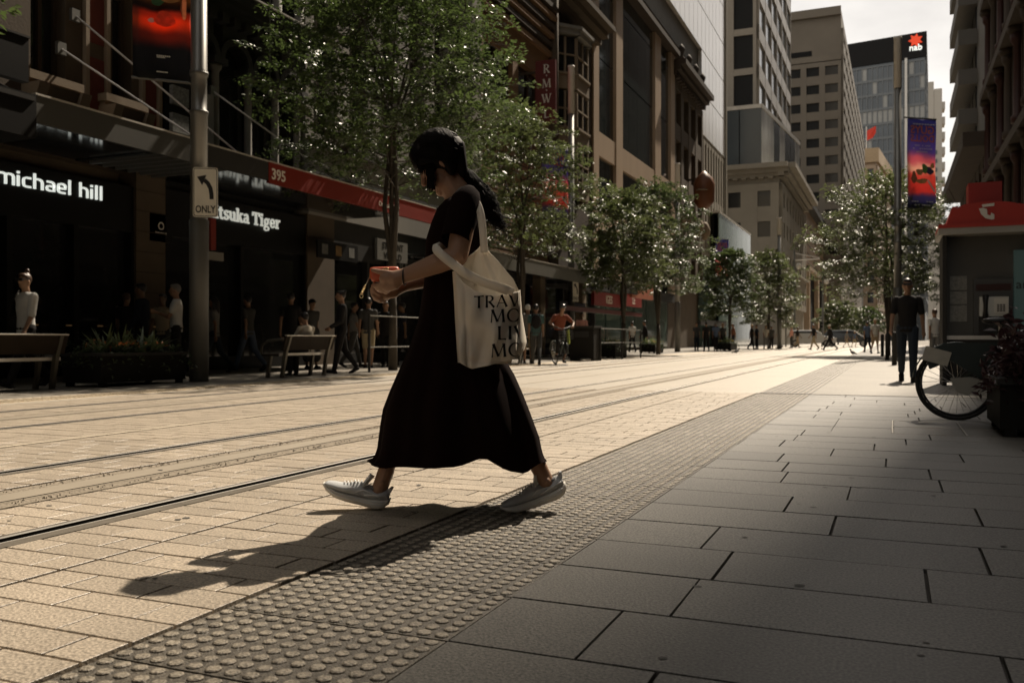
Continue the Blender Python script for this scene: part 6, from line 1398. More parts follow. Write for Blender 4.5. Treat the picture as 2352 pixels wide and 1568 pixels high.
# carried things
def backpack(label, host, h, col='black'):
    e = empty('backpack', host.location, host.rotation_euler.z, label, 'backpack')
    b = MB().ell((0, -.19*h/1.74, .70*h), (.085*h, .055*h, .12*h), None, 12, 8).ell((0, -.23*h/1.74, .64*h), (.06*h, .03*h, .06*h), None, 10, 6); remesh(b.build('bag', cloth('pack ' + col, C_[col]), e), .02)
    for s in (-1, 1): MB().tube([(s*.06*h, -.08*h, .80*h), (s*.065*h, .0, .83*h), (s*.07*h, .075*h, .78*h), (s*.075*h, .07*h, .70*h), (s*.08*h, -.05*h, .64*h)], .018, 6).build('strap', MATS['cloth pack ' + col], e, smooth=True)
backpack('black backpack worn by the man in the teal shirt', p15, 1.74)
e = empty('shoulder_bag', w1.location, w1.rotation_euler.z, 'black shoulder bag hanging from the white blouse woman', 'bag'); remesh(MB().ell((.26, -.02, 1.0), (.05, .15, .13), None, 12, 8).build('pouch', cloth('bag leather', (.02, .018, .016)), e), .015)
MB().tube([(.26, .1, 1.08), (.2, .09, 1.3), (.14, .02, 1.46), (.2, -.09, 1.3), (.26, -.12, 1.08)], .012, 6).build('strap', MATS['cloth bag leather'], e, smooth=True)
e = empty('paper_bag', w1.location, w1.rotation_euler.z, 'small folded white paper held by the white blouse woman', 'paper'); MB().obox((.36, -.14, .98), (.03, .0, .1), (.0, .006, .0), (.07, 0, -.03)).build('sheet', m_plate, e)

# cyclist and his bicycle, seen from the front
qc = G(1303, 838); fdir = (NEAR*1.0 + RIGHT*.28).normalized(); rzc = math.atan2(fdir.y, fdir.x)
cb_ = bicycle('black delivery bicycle ridden towards the camera on the road', (qc.x - fdir.x*1.06, qc.y - fdir.y*1.06, 0), rzc, .33, False, .06)
ce = empty('person', cb_.location, math.atan2(-fdir.x, fdir.y), 'cyclist in rust shirt and black helmet riding towards the camera', 'person')
B_ = MB(); J_ = lambda x, y, z: Vector((x, y, z))
hd = J_(0, .66, 1.60); B_.ell(hd, (.075, .092, .112), None, 14, 10).cap(hd + J_(0, .08, 0), hd + J_(0, .10, -.03), .012, .016, 6).cap(J_(0, .5, 1.38), hd + J_(0, -.02, -.07), .06, .054, 10).cap(J_(0, .34, 1.0), J_(0, .46, 1.34), .1, .11, 10)
for s in (-1, 1):
    B_.cap(J_(s*.18, .48, 1.38), J_(s*.36, .58, 1.18), .05, .042).cap(J_(s*.36, .58, 1.18), J_(s*.27, .74, 1.08), .04, .03).cap(J_(s*.27, .74, 1.08), J_(s*.25, .80, 1.07), .032, .034)
    for q in range(4): B_.cap(J_(s*(.2 + .025*q), .82, 1.08), J_(s*(.2 + .025*q), .84, 1.03), .012, .010, 6)
    B_.cap(J_(s*.2, .78, 1.08), J_(s*.17, .8, 1.04), .013, .010, 6)
    kn = J_(s*.13, .68 if s > 0 else .62, .62 if s > 0 else .5); B_.cap(J_(s*.09, .34, .93), kn, .08, .055).cap(kn, J_(s*.12, .5 if s > 0 else .42, .3 if s > 0 else .14), .052, .034)
remesh(B_.build('body', m_skin[1], ce), .014)
Sh = MB(); Sh.loft([[J_(rx_*cos(2*pi*k/16), yc + ry_*sin(2*pi*k/16), z) for k in range(16)] for z, rx_, ry_, yc in ((.92, .15, .12, .32), (1.05, .15, .12, .37), (1.2, .17, .125, .42), (1.33, .19, .115, .46), (1.4, .16, .09, .48), (1.44, .08, .07, .5))])
for s in (-1, 1): Sh.cap(J_(s*.17, .48, 1.37), J_(s*.29, .545, 1.24), .068, .06)
remesh(Sh.build('shirt', cloth('rust', C_['rust']), ce), .014)
Tr = MB().ell((0, .33, .93), (.16, .15, .12), None, 14, 8)
for s in (-1, 1): kn = J_(s*.13, .68 if s > 0 else .62, .62 if s > 0 else .5); Tr.cap(J_(s*.09, .34, .93), kn, .098, .07).cap(kn, J_(s*.12, .51 if s > 0 else .43, .34 if s > 0 else .2), .066, .048)
remesh(Tr.build('trousers', cloth('black', C_['black']), ce), .014)
for s in (-1, 1): y0, z0 = (.48, .25) if s > 0 else (.4, .09); remesh(MB().cap((s*.12, y0 - .03, z0), (s*.12, y0 + .16, z0 - .02), .04, .034).build('shoe', cloth('shoe black', C_['black']), ce), .01)
remesh(MB().ell(hd + J_(0, -.012, .045), (.098, .125, .085), None, 16, 9).build('helmet', M('helmet gloss', (.02, .02, .02), .2, spec=.7), ce), .012)
hv = empty('safety_vest', cb_.location, ce.rotation_euler.z, 'yellow green cloth hanging at the cyclist side', 'vest'); MB().obox((-.26, .4, .78), (.012, .02, 0), (0, .1, .02), (.02, .01, .2)).build('cloth', M('hi vis', (.4, .5, .05), .7), hv)
# ================================================================== the walking woman
DW = 3.83; KP = DW / FP
OW = P(1050, V0, d=DW); OW.z = 0
def L(u, v, y=0.0):
    """picture position at lens distance DW + y -> local point (x right, y away from the camera, z up)"""
    d = DW + y; return Vector(((u - U0)*d/FP - (1050 - U0)*KP, y, HC - (v - V0)*d/FP))
wo = empty('person', OW, TH, 'woman in long dark dress walking left across the tram street with tote bag', 'person')
m_ws = M('woman skin', (.30, .175, .11), .5, var=.07, scale=14, spec=.4, bump=.04, bscale=200)
b = MB()
f_ = Vector((-.78, 0, -.626)); u_ = Vector((-.626, 0, .78)); hc = L(1010, 374)
Rh = Matrix((-f_, Vector((0, 1, 0)), u_)).transposed().to_euler()      # local x = back of the head, z = crown
hp = lambda fw, sd, up: hc + f_*fw + Vector((0, sd, 0)) + u_*up
b.ell(hp(.0, 0, .012), (.094, .076, .10), Rh, 20, 14).ell(hp(.035, 0, -.055), (.062, .058, .066), Rh, 16, 12).ell(hp(.066, 0, -.098), (.03, .03, .024), Rh, 12, 8)   # skull, jaw, chin
b.cap(hp(.086, 0, .01), hp(.108, 0, -.028), .009, .013, 8).ell(hp(.09, 0, -.066), (.014, .024, .012), Rh, 10, 6)                                                     # nose, lips
for s in (-1, 1): b.ell(hp(.076, s*.03, .018), (.016, .02, .012), Rh, 8, 6).ell(hp(.055, s*.045, -.02), (.03, .02, .025), Rh, 8, 6).ell(hp(-.012, s*.076, -.018), (.022, .009, .032), Rh, 10, 8)
b.cap(L(1030, 415), L(1062, 462), .056, .062, 14)
b.cap(L(1056, 486), L(1046, 600), .085, .085, 14).cap(L(1046, 600), L(1052, 690), .085, .1, 14)
b.cap(L(1062, 478, -.1), L(1062, 478, .1), .06, .06, 12)
# near arm
S0, E0, W0 = L(1070, 486, -.15), L(1050, 588, -.2), L(926, 634, -.17)
b.cap(S0, E0, .05, .044, 16).cap(E0, E0.lerp(W0, .35), .044, .043, 16).cap(E0.lerp(W0, .35), W0, .043, .030, 16)
def finger(pts, rs):
    for i in range(len(pts) - 1): b.cap(pts[i], pts[i+1], rs[i], rs[i+1], 8)
P0 = L(897, 643, -.165)
b.cap(W0, L(905, 640, -.168), .031, .034, 12).cap(L(907, 636, -.17), L(884, 640, -.165), .027, .024, 12).cap(L(908, 650, -.168), L(890, 658, -.16), .026, .022, 12)
finger([L(908, 632, -.175), L(888, 627, -.168), L(870, 624, -.155), L(856, 620.5, -.142)], [.017, .0135, .011, .0088])                      # thumb along the wallet
finger([L(886, 645, -.168), L(872, 654, -.158), L(861, 657, -.14), L(860, 650, -.12)], [.0125, .0105, .0095, .008])                        # index, curling under
finger([L(886, 652, -.168), L(874, 662, -.152), L(866, 663, -.132), L(868, 655, -.112)], [.0125, .0105, .0095, .008])
finger([L(889, 658, -.165), L(880, 668, -.148), L(874, 668, -.126), L(878, 660, -.108)], [.012, .010, .009, .0078])
finger([L(895, 662, -.16), L(888, 671, -.144), L(884, 671, -.126), L(888, 663, -.11)], [.011, .009, .008, .007])
# far arm
S1, E1, W1 = L(1056, 484, .15), L(1032, 628, .17), L(928, 655, .0)
b.cap(S1, E1, .05, .042, 14).cap(E1, W1, .043, .028, 14)
b.cap(W1, L(902, 666, -.04), .029, .031, 12).cap(L(905, 672, -.04), L(885, 676, -.06), .024, .022, 10)
finger([L(888, 668, -.07), L(872, 676, -.085), L(860, 668, -.1), L(856, 656, -.105)], [.0125, .0105, .0095, .008])
finger([L(886, 676, -.06), L(870, 686, -.075), L(857, 678, -.09), L(853, 664, -.095)], [.0125, .0105, .0095, .008])
finger([L(888, 680, -.05), L(874, 691, -.06), L(861, 686, -.075), L(857, 673, -.082)], [.012, .010, .009, .0075])
finger([L(892, 682, -.035), L(881, 692, -.045), L(870, 690, -.06), L(864, 680, -.068)], [.011, .009, .008, .007])
finger([L(905, 662, -.06), L(888, 658, -.085), L(876, 656, -.1)], [.015, .012, .0095])
# legs
YF, YR = .02, -.03
kf, af = L(945, 890, .07), L(876, 1098, YF); kr, ar = L(1128, 905, -.06), L(1256, 1096, YR)
b.cap(L(1050, 700, .08), kf, .085, .056, 14).cap(kf, kf.lerp(af, .4), .054, .052, 14).cap(kf.lerp(af, .4), L(888, 1078, YF), .052, .033, 14).cap(L(888, 1078, YF), L(872, 1122, YF), .036, .034, 12)
b.cap(L(1058, 700, -.08), kr, .085, .056, 14).cap(kr, kr.lerp(ar, .45), .054, .05, 14).cap(kr.lerp(ar, .45), L(1236, 1070, YR), .05, .034, 14).cap(L(1236, 1070, YR), L(1258, 1112, YR), .036, .032, 12)
for c_ in (L(880, 1106, YF), L(1256, 1102, YR)): 
    for s in (-1, 1): b.ell(c_ + Vector((0, s*.03, 0)), (.014, .012, .014), None, 8, 6)
remesh(b.build('body', m_ws, wo), .0038, 1)
# eyes and brows under the hair
mb = MB()
for s in (-1, 1): mb.ell(hp(.084, s*.031, .012), (.012, .014, .007), Rh, 10, 6).ell(hp(.088, s*.034, .034), (.006, .02, .004), Rh, 8, 5)
mb.build('eyes', m_ink, wo, smooth=True)
# dress ----------------------------------------------------------------
m_dr = M('dark brown dress', (.0085, .004, .0034), .9, var=.25, scale=9, spec=.04, bump=.15, bscale=300)
rows = [(449, 1052, 1080, .055), (456, 1036, 1094, .105), (466, 1020, 1101, .15), (484, 1004, 1107, .172), (512, 992, 1110, .172), (552, 979, 1108, .158), (600, 977, 1101, .142), (650, 975, 1099, .15), (700, 968, 1108, .168), (740, 961, 1120, .185), (780, 948, 1136, .2), (820, 932, 1158, .215), (860, 914, 1182, .23), (900, 897, 1200, .242), (940, 882, 1216, .252), (975, 876, 1229, .258), (1005, 872, 1240, .262)]
hem = [(845, 1058), (868, 1069), (895, 1077), (915, 1073), (940, 1072), (1000, 1076), (1060, 1072), (1090, 1060), (1110, 1052), (1125, 1055), (1145, 1069), (1165, 1081), (1205, 1088), (1222, 1074), (1240, 1062), (1257, 1060)]
def hemv(u):
    for (a, c_), (a2, c2) in zip(hem, hem[1:]):
        if a <= u <= a2: return c_ + (c2 - c_)*(u - a)/(a2 - a)
    return hem[0][1] if u < hem[0][0] else hem[-1][1]
NA = 72; mb = MB(); rings = []
def ring(v, uf, ub, hw, fold, last=0.0):
    out = []; uc = (uf + ub)/2; ru = (ub - uf)/2
    for k in range(NA):
        a = 2*pi*k/NA; cx_, sy = cos(a), sin(a); p_ = 2.2
        q = (abs(cx_)**p_ + abs(sy)**p_) ** (-1/p_); fo = fold*(sin(9*a + 1.1 + v*.004) + .55*sin(15*a + 2.3) + .3*sin(23*a))
        y = hw*sy*q*(1 + fo*1.0); uu = uc + ru*cx_*q*(1 + fo*.12)
        vv = v if not last else (v + (hemv(uu) - v)*last - (2.0 if y > 0 else 0)*last)
        pt = L(uu, vv, min(0, y)); p0_ = L(uu, vv, 0); kz = min(1, max(0, (vv - 700)/200)); out.append(Vector((p0_.x, y, p0_.z + (pt.z - p0_.z)*kz)))
    return out
for i, (v, uf, ub, hw) in enumerate(rows): rings.append(ring(v, uf, ub, hw, .0 if v < 590 else min(.075, (v - 590)*.00022)))
for j in range(1, 5): t = j/4; rings.append(ring(1005 + 45*t, 872 - 27*t**1.5, 1240 + 17*t, .262 + .006*t, .075 + .02*t, t))
mb.loft(rings, False)
inner = [p.lerp(Vector((L(1050, 1000).x, 0, p.z + .12)), .12) for p in rings[-1]]; inner2 = [p.lerp(Vector((L(1050, 900).x, 0, L(1050, 880).z)), .75) for p in rings[-1]]
mb.loft([rings[-1], inner, inner2], False)
n0 = len(mb.v)
# sleeves
for S_, Ed, yy in ((L(1066, 482, -.135), L(1046, 552, -.185), -1), (L(1056, 480, .135), L(1042, 560, .165), 1)):
    d = (Ed - S_).normalized(); a_ = d.cross(Vector((0, 1, 0))).normalized(); c_ = d.cross(a_); rr_ = []
    for t, r_ in ((-.75, .02), (-.6, .045), (-.3, .062), (.1, .067), (.5, .064), (.85, .0615), (1.0, .0625), (1.0, .056), (.8, .05)):
        cc = S_.lerp(Ed, t); rr_.append([cc + a_*(r_*cos(2*pi*k/20)*(1 + .03*sin(3*k))) + c_*(r_*sin(2*pi*k/20)) for k in range(20)])
    mb.loft(rr_, True)
dr = mb.build('dress', m_dr, wo, smooth=True)
# hair -----------------------------------------------------------------
m_wh = M('black hair', (.0095, .0068, .0052), .6, var=.4, scale=40, spec=.12)
h_ = MB()
h_.ell(hp(-.016, 0, .026), (.106, .09, .101), Rh, 20, 14).ell(hp(.035, 0, .075), (.06, .078, .05), Rh, 16, 10)
h_.cap(L(966, 336, -.04), L(953, 364, -.045), .026, .012, 10).cap(L(966, 338, .045), L(954, 368, .045), .03, .016, 10)
h_.cap(L(986, 358, -.064), L(990, 412, -.062), .022, .013, 10).cap(L(990, 412, -.062), L(998, 436, -.055), .013, .005, 10)
h_.cap(L(1020, 366, -.07), L(1036, 398, -.066), .022, .013, 10); h_.cap(L(1012, 348, -.06), L(1038, 392, -.05), .03, .02, 10).cap(L(1040, 340, 0), L(1060, 396, 0), .056, .03, 12)
pony = [(1056, 398, .02, .03), (1074, 414, .03, .028), (1092, 432, .04, .036), (1108, 456, .045, .042), (1122, 480, .05, .038), (1136, 500, .05, .026), (1146, 512, .05, .012)]
for (a, v1, y1, r1_), (a2, v2, y2, r2_) in zip(pony, pony[1:]): h_.cap(L(a, v1, y1), L(a2, v2, y2), r1_, r2_, 10)
remesh(h_.build('hair', m_wh, wo), .006, 5)
r0 = random.Random(12); st = MB()
def strand(p, n=7):
    st.tube(p, [.0008 + .0006*r0.random()]*(len(p)-1) + [.0004], 3, False)
def head_pt(fa, sa, k=1.0):
    # fa: angle along the middle line from brow (0) over the crown (pi/2) to the nape (pi); sa: angle down the side
    return hp(-.016 + cos(fa)*.112*k*cos(sa*.75), sin(sa)*.094*k, .03 + sin(fa)*cos(sa)*.108*k - (1 - cos(sa))*.03)
NAPE = L(1060, 400, .0)
for i in range(3200):          # strands from the parting down both sides, sweeping back to the nape
    s = r0.choice((-1, -1, 1)); fa = r0.uniform(.05, 2.6); kk = 1.0 + r0.uniform(-.015, .05); pts = []; sw = r0.uniform(.4, 1.5)*(1 if fa > .5 else .2); sa0 = r0.uniform(-.1, .5); sa1 = r0.uniform(1.2, 1.75); w0 = r0.uniform(0, 6)
    for j in range(9):
        t = j/8; f2_ = min(3.0, fa + sw*t*t); hp_ = head_pt(f2_, s*(sa0 + (sa1 - sa0)*t), kk*(1 + .012*sin(w0 + 5*t))); pts.append(hp_.lerp(NAPE, max(0, (t - .45)/.55)**2) if fa > .75 else hp_)
    strand(pts)
for i in range(620):           # pony tail
    o1 = Vector((r0.gauss(0, .4), r0.gauss(0, .4), r0.gauss(0, .4))); o1 = o1.normalized()*min(1.15, o1.length*1.6); pts = []; n_ = r0.choice((4, 5, 6, 7)); wv = r0.uniform(0, 6)
    for j, (a, v1, y1, r1_) in enumerate(pony[:n_]): pts.append(L(a, v1, y1) + o1*r1_*1.05 + Vector((sin(j*1.9 + wv), cos(j*1.7 + wv), sin(j*2.3 + wv)))*.0085)
    pts.append(pts[-1] + Vector((r0.uniform(.0, .035), r0.uniform(-.02, .02), r0.uniform(-.045, .0)))); strand(pts)
for i in range(60):            # fly-aways
    c_ = hp(-.03 + r0.uniform(-.07, .06), r0.uniform(-.07, .03), .05 + r0.uniform(0, .06)); q = [c_]
    dv = Vector((r0.uniform(.2, 1), r0.uniform(-.3, .3), r0.uniform(-.6, .5))).normalized()
    for j in range(4): dv = (dv + Vector((.12, 0, -.24)) + Vector((r0.gauss(0, .16), r0.gauss(0, .16), r0.gauss(0, .16)))).normalized(); q.append(q[-1] + dv*.026)
    strand(q)
for i in range(1100):          # locks beside the face
    s = r0.choice((-1, -1, -1, 1)); q = r0.random(); lk = r0.choice(((955, 372, 12), (988, 430, 30), (992, 436, 22), (1030, 392, 26), (968, 396, 18)))
    p0 = head_pt(r0.uniform(.5, 1.5), s*r0.uniform(.0, .5), 1.03); p1 = L(lk[0] + r0.gauss(-2, 9), 348 + r0.uniform(-14, 8), s*(.086 + r0.uniform(-.006, .008))); tgt = L(lk[0] + r0.gauss(0, 4.5), lk[1] + r0.uniform(-lk[2], 8), s*(.066 + r0.uniform(-.008, .014))); pts = []
    for j in range(9): t = j/8; pts.append(p0*(1-t)**2 + p1*2*t*(1-t) + tgt*t*t + Vector((sin(6*t + q*9), 0, 0))*.0012)
    strand(pts)
lk_ = MB()
for i in range(90):
    if i < 50: c_ = head_pt(r0.uniform(1.3, 2.7), r0.uniform(-.8, .5), .98); dv = Vector((r0.uniform(.3, .9), r0.uniform(-.3, .3), r0.uniform(-.75, -.1))).normalized()
    else:
        a, v1, y1, r1_ = pony[r0.randrange(1, 6)]; c_ = L(a, v1, y1) + Vector((r0.gauss(0, .5), r0.gauss(0, .5), r0.gauss(0, .5)))*r1_; dv = Vector((r0.uniform(.2, .9), r0.uniform(-.3, .3), r0.uniform(-.9, .1))).normalized()
    q = [c_]
    for j in range(5): dv = (dv + Vector((.05, 0, -.16)) + Vector((r0.gauss(0, .2), r0.gauss(0, .15), r0.gauss(0, .2)))).normalized(); q.append(q[-1] + dv*r0.uniform(.009, .016))
    k0 = r0.uniform(.0025, .0055); lk_.tube(q, [k0, k0, k0*.85, k0*.65, k0*.4, .0004], 5, False)
tag(lk_.build('loose_locks', m_wh, wo, smooth=True), kind='stuff')
tag(st.build('hair_strands', m_wh, wo, smooth=True), kind='stuff')
# running shoes ----------------------------------------------------------
m_su = M('grey knit upper', (.44, .45, .45), .75, var=.12, scale=20, bump=.35, bscale=420); m_so = M('white foam sole', (.66, .63, .56), .6, var=.06, scale=20); m_ov = M('shoe overlay', (.58, .58, .56), .5, var=.05); m_in = M('shoe lining', (.16, .16, .16), .9)
def interp(tab, x):
    for (a, c_), (a2, c2) in zip(tab, tab[1:]):
        if a <= x <= a2: t = (x - a)/(a2 - a); t = t*t*(3 - 2*t); return c_ + (c2 - c_)*t
    return tab[0][1] if x < tab[0][0] else tab[-1][1]
def shoe(heel, ang, ydir, name_y):
    """heel: local point under the heel; ang: pitch of the sole (toe up positive); toe points to -x"""
    piv = empty('shoe', (0, 0, 0)); piv.parent = wo; piv.location = heel; piv.rotation_euler = (0, ang, 0)
    X = lambda x, y, z: Vector((-x, y, z))
    zb = [(-.02, .034), (.0, .012), (.03, .0), (.09, .0), (.17, .0), (.215, .006), (.25, .022), (.275, .042)]
    hw = [(-.02, .02), (-.008, .034), (.03, .040), (.09, .036), (.15, .043), (.2, .047), (.235, .043), (.26, .034), (.275, .019)]
    zs_ = [(-.02, .062), (.0, .05), (.05, .042), (.12, .036), (.2, .036), (.245, .042), (.275, .054)]
    xs = [-.02, -.012, 0, .02, .045, .07, .1, .13, .16, .19, .215, .235, .252, .266, .275]
    def sec(x, wk, z0, z1, n=16, p=3.2):
        w_ = interp(hw, x)*wk; out = []
        for k in range(n):
            a = 2*pi*k/n; c_, s = cos(a), sin(a); q = (abs(c_)**p + abs(s)**p)**(-1/p); out.append(X(x, w_*c_*q, (z0+z1)/2 + (z1-z0)/2*s*q))
        return out
    so = MB().loft([sec(x, 1.0 + .06*(x < .1), interp(zb, x), interp(zs_, x)) for x in xs]).build('sole', m_so, piv, smooth=True)
    for dz, dep in ((.012, .0015), (.022, .002)):      # moulded lines along the sole
        for s in (-1, 1): MB().tube([X(x, s*(interp(hw, x)*(1.0 + .06*(x < .1)) + .0005), interp(zb, x)*.6 + interp(zs_, x)*.4 + dz - .006) for x in xs[2:12]], .0022, 5).build('sole_line', m_ov, so, smooth=True)
    top = [(-.012, .085), (.0, .098), (.02, .094), (.05, .078), (.085, .084), (.115, .096), (.14, .092), (.17, .078), (.2, .072), (.23, .07), (.255, .066), (.27, .056)]
    up = MB(); rr_ = []
    for x in [-.012, -.006, .004, .02, .04, .06, .085, .1, .115, .13, .15, .17, .19, .21, .23, .247, .26, .268]:
        w_ = interp(hw, x)*.95; z0 = interp(zs_, x) - .006; z1 = interp(top, x); out = []
        for k in range(20):
            a = 2*pi*k/20; c_, s = cos(a), sin(a); nar = 1 - .42*max(0, s)*(1 if x < .17 else .6); out.append(X(x, w_*c_*nar, z0 + (z1 - z0)*(.5 + .5*s)))
        rr_.append(out)
    up.loft(rr_); o = up.build('upper', m_su, piv, smooth=True)
    MB().ell(X(.045, 0, .084), (.05, .024, .012), None, 16, 8).build('collar_opening', m_in, o, smooth=True)
    MB().loft([[X(.106 - .022*t, -.026 - .004*sin(3*t), .082 + .05*t), X(.114 - .022*t, 0, .088 + .054*t), X(.106 - .022*t, .026 + .004*sin(3*t), .082 + .05*t), X(.094 - .024*t, .0, .084 + .05*t)] for t in (0, .3, .6, .85, 1.0)]).build('tongue', m_ov, o, smooth=True)
    MB().prism([X(-.014, -.02, .08), X(-.02, -.015, .106), X(-.01, -.014, .108), X(.004, -.02, .09)], (0, .036, 0)).build('heel_tab', m_su, o)
    for k in range(6):
        x = .115 + .014*k; z = interp(top, x) + .002; MB().tube([X(x, -.021, z - .008), X(x + .004, 0, z + .003), X(x + .002, .021, z - .008)], .003, 6).build('lace', m_ov, o, smooth=True)
    for s in (-1, 1):
        MB().tube([X(.02, s*.036, .055), X(.06, s*.035, .066), (X(.1, s*.0335, .07)), X(.13, s*.037, .052), X(.11, s*.0375, .046)], .0032, 5).build('side_overlay', m_ov, o, smooth=True)
        MB().tube([X(-.005, s*.034, .07), X(.04, s*.037, .062), X(.09, s*.036, .05)], .0035, 5).build('side_overlay', m_ov, o, smooth=True)
    MB().tube([X(.1, -.014, .1), X(.088, -.034, .094), X(.105, -.036, .086), X(.1, -.014, .1)], .0018, 5).build('lace_loop', m_ov, o)
    return piv
pf = L(884, 1170, YF); sf = shoe(Vector((pf.x - .01, YF, max(.001, pf.z))), radians(15), 1, 0); sf.location.z = -.006
pr_ = L(1305, 1134, YR); sr = shoe(Vector((pr_.x, YR, 0)), radians(-19), 1, 0); sr.location = (L(1298, V0, YR).x, YR, .205*sin(radians(19)) - .004)
# tote bag ----------------------------------------------------------------
m_bag = M('cream canvas', (.76, .70, .60), .9, var=.07, scale=12, spec=.1, bump=.22, bscale=500, trans=.18); m_txt = M('bag print', (.012, .011, .011), .85)
bag = empty('tote_bag', OW, TH, 'cream canvas tote bag with black lettering hanging from the woman shoulder', 'bag')
def tab(t, pts):
    for (a, c_), (a2, c2) in zip(pts, pts[1:]):
        if a <= t <= a2: return c_ + (c2 - c_)*(t - a)/(a2 - a)
    return pts[-1][1]
def ysf(u, v):
    a = min(1, max(0, (u - 1046)/147)); c_ = min(1, max(0, (v - 615)/232))
    y = -.235 - .045*sin(pi*a)*sin(pi*(.15 + .75*c_)) + .05*max(0, a - .86)/.14*.5
    y += .010*sin(a*13 + c_*4)*(.4 + c_)*.8 + .009*sin(a*7 - c_*11 + 1) + .005*sin(a*23 + c_*9)*sin(c_*6) + .022*math.exp(-((a - .14 - .05*c_)/.035)**2)*c_ - .006*math.exp(-((a - .3 + .1*c_)/.04)**2)*(1 - c_)
    y += .006*math.exp(-((c_ - .93 + .25*(a - .5)**2)/.03)**2)
    return y
NU, NV = 44, 52; g = MB(); gr = []
for j in range(NV + 1):
    t = j/NV; row = []
    for i in range(NU + 1):
        a = i/NU
        vt = tab(a, [(0, 622), (.12, 650), (.3, 668), (.5, 676), (.75, 678), (1, 668)]); vb = tab(a, [(0, 833), (.1, 841), (.22, 846.5), (.5, 840), (.8, 829), (1, 822)])
        v = vt + (vb - vt)*t; ul = tab((v - 615)/230, [(-1, 1044), (0, 1045), (.2, 1048), (.55, 1052), (.95, 1057), (2, 1058)]); ur = tab((v - 660)/170, [(-1, 1190), (0, 1192), (.25, 1192), (.55, 1188), (1, 1184), (2, 1183)])
        u = ul + (ur - ul)*a; row.append(L(u, v, ysf(u, v)))
    gr.append(row)
g.loft(gr, False, False); o = g.build('front_panel', m_bag, bag, smooth=True); o.modifiers.new('thickness', 'SOLIDIFY').thickness = .002
# gusset curving behind on the right, the bottom and the back panel reaching up to the strap
edge = [gr[j][NU] for j in range(NV + 1)]; g = MB(); gg = []
for j in range(NV + 1):
    t = j/NV; e0 = edge[j]; v = 668 + 154*t; u2 = tab(t, [(0, 1194), (.35, 1198), (.78, 1209), (.9, 1203), (1, 1186)]); tip = L(u2, v - 2, -.15); far = L(tab(t, [(0, 1180), (.8, 1178), (1, 1170)]), v, -.10)
    gg.append([e0, e0.lerp(tip, .5) + Vector((0, -.004, 0)), tip, tip.lerp(far, .6), far])
g.loft(gg, False, False); o = g.build('side_gusset', m_bag, bag, smooth=True); o.modifiers.new('thickness', 'SOLIDIFY').thickness = .002
bot = gr[NV]; g = MB(); g.loft([bot, [Vector((p.x, -.1, p.z + .008)) for p in bot]], False, False); g.build('bottom', m_bag, bag, smooth=True)
g = MB(); bk = []
for j in range(31):
    t = j/30; row = []
    for i in range(25):
        a = i/24; vt = tab(a, [(0, 612), (.15, 592), (.45, 560), (.56, 556), (.68, 566), (.85, 592), (1, 640)]); v = vt + (835 - vt)*t
        ul = tab((v - 555)/280, [(0, 1092), (.06, 1078), (.12, 1060), (.2, 1045), (1, 1056)]); ur = tab((v - 555)/280, [(0, 1124), (.05, 1133), (.17, 1160), (.4, 1192), (.5, 1193), (1, 1175)])
        u = ul + (ur - ul)*a; yy = -.178 - .012*sin(a*9 + t*3) - .02*math.exp(-((a - .55 - t*.25)/.06)**2)*(1 - t) + .012*math.exp(-((a - .35)/.05)**2)*(1 - t) + .03*t
        row.append(L(u, v, yy))
    bk.append(row)
g.loft(bk, False, False); o = g.build('back_panel', m_bag, bag, smooth=True); o.modifiers.new('thickness', 'SOLIDIFY').thickness = .002
sd = [r[0] for r in gr]; g = MB(); g.loft([[p, p.lerp(Vector((p.x - .012, -.15, p.z)), .5) + Vector((-.008, 0, 0)), Vector((p.x + .004, -.12, p.z))] for p in sd], False, False); g.build('side_gusset', m_bag, bag, smooth=True)
def ribbon(name, pts, w_, parent, mat, wdir=None):
    pts = [Vector(p) for p in pts]; fine = []
    for i in range(len(pts) - 1):
        p0, p1, p2, p3 = pts[max(0, i-1)], pts[i], pts[i+1], pts[min(len(pts)-1, i+2)]
        for k in range(6):
            t = k/6; fine.append(.5*((2*p1) + (p2 - p0)*t + (2*p0 - 5*p1 + 4*p2 - p3)*t*t + (3*p1 - p0 - 3*p2 + p3)*t**3))
    fine.append(pts[-1]); g = MB(); rr_ = []
    for i, p in enumerate(fine):
        t = (fine[min(i+1, len(fine)-1)] - fine[max(i-1, 0)]).normalized(); s = t.cross(Vector((.15, 1, .1))).normalized()*w_/2; rr_.append([p - s, p, p + s])
    g.loft(rr_, False, False); o = g.build(name, mat, parent, smooth=True); o.modifiers.new('thickness', 'SOLIDIFY').thickness = .0035; return o
ribbon('shoulder_strap', [L(1113, 580, -.195), L(1111, 556, -.2), L(1108, 520, -.195), L(1103, 486, -.178), L(1093, 462, -.13), L(1080, 452, -.09), L(1066, 458, -.075), L(1050, 480, -.09)], .03, bag, m_bag)
ribbon('loose_strap', [L(1168, 668, -.285), L(1150, 661, -.295), L(1110, 648, -.3), L(1070, 628, -.295), L(1036, 603, -.28), L(1013, 584, -.265), L(1003, 572, -.235), L(1008, 566, -.19), L(1030, 590, -.13), L(1060, 625, -.14), L(1095, 650, -.165)], .036, bag, m_bag)
ribbon('strap_end', [L(1160, 665, -.284), L(1170, 667, -.286), L(1179, 671, -.282)], .03, bag, m_bag)
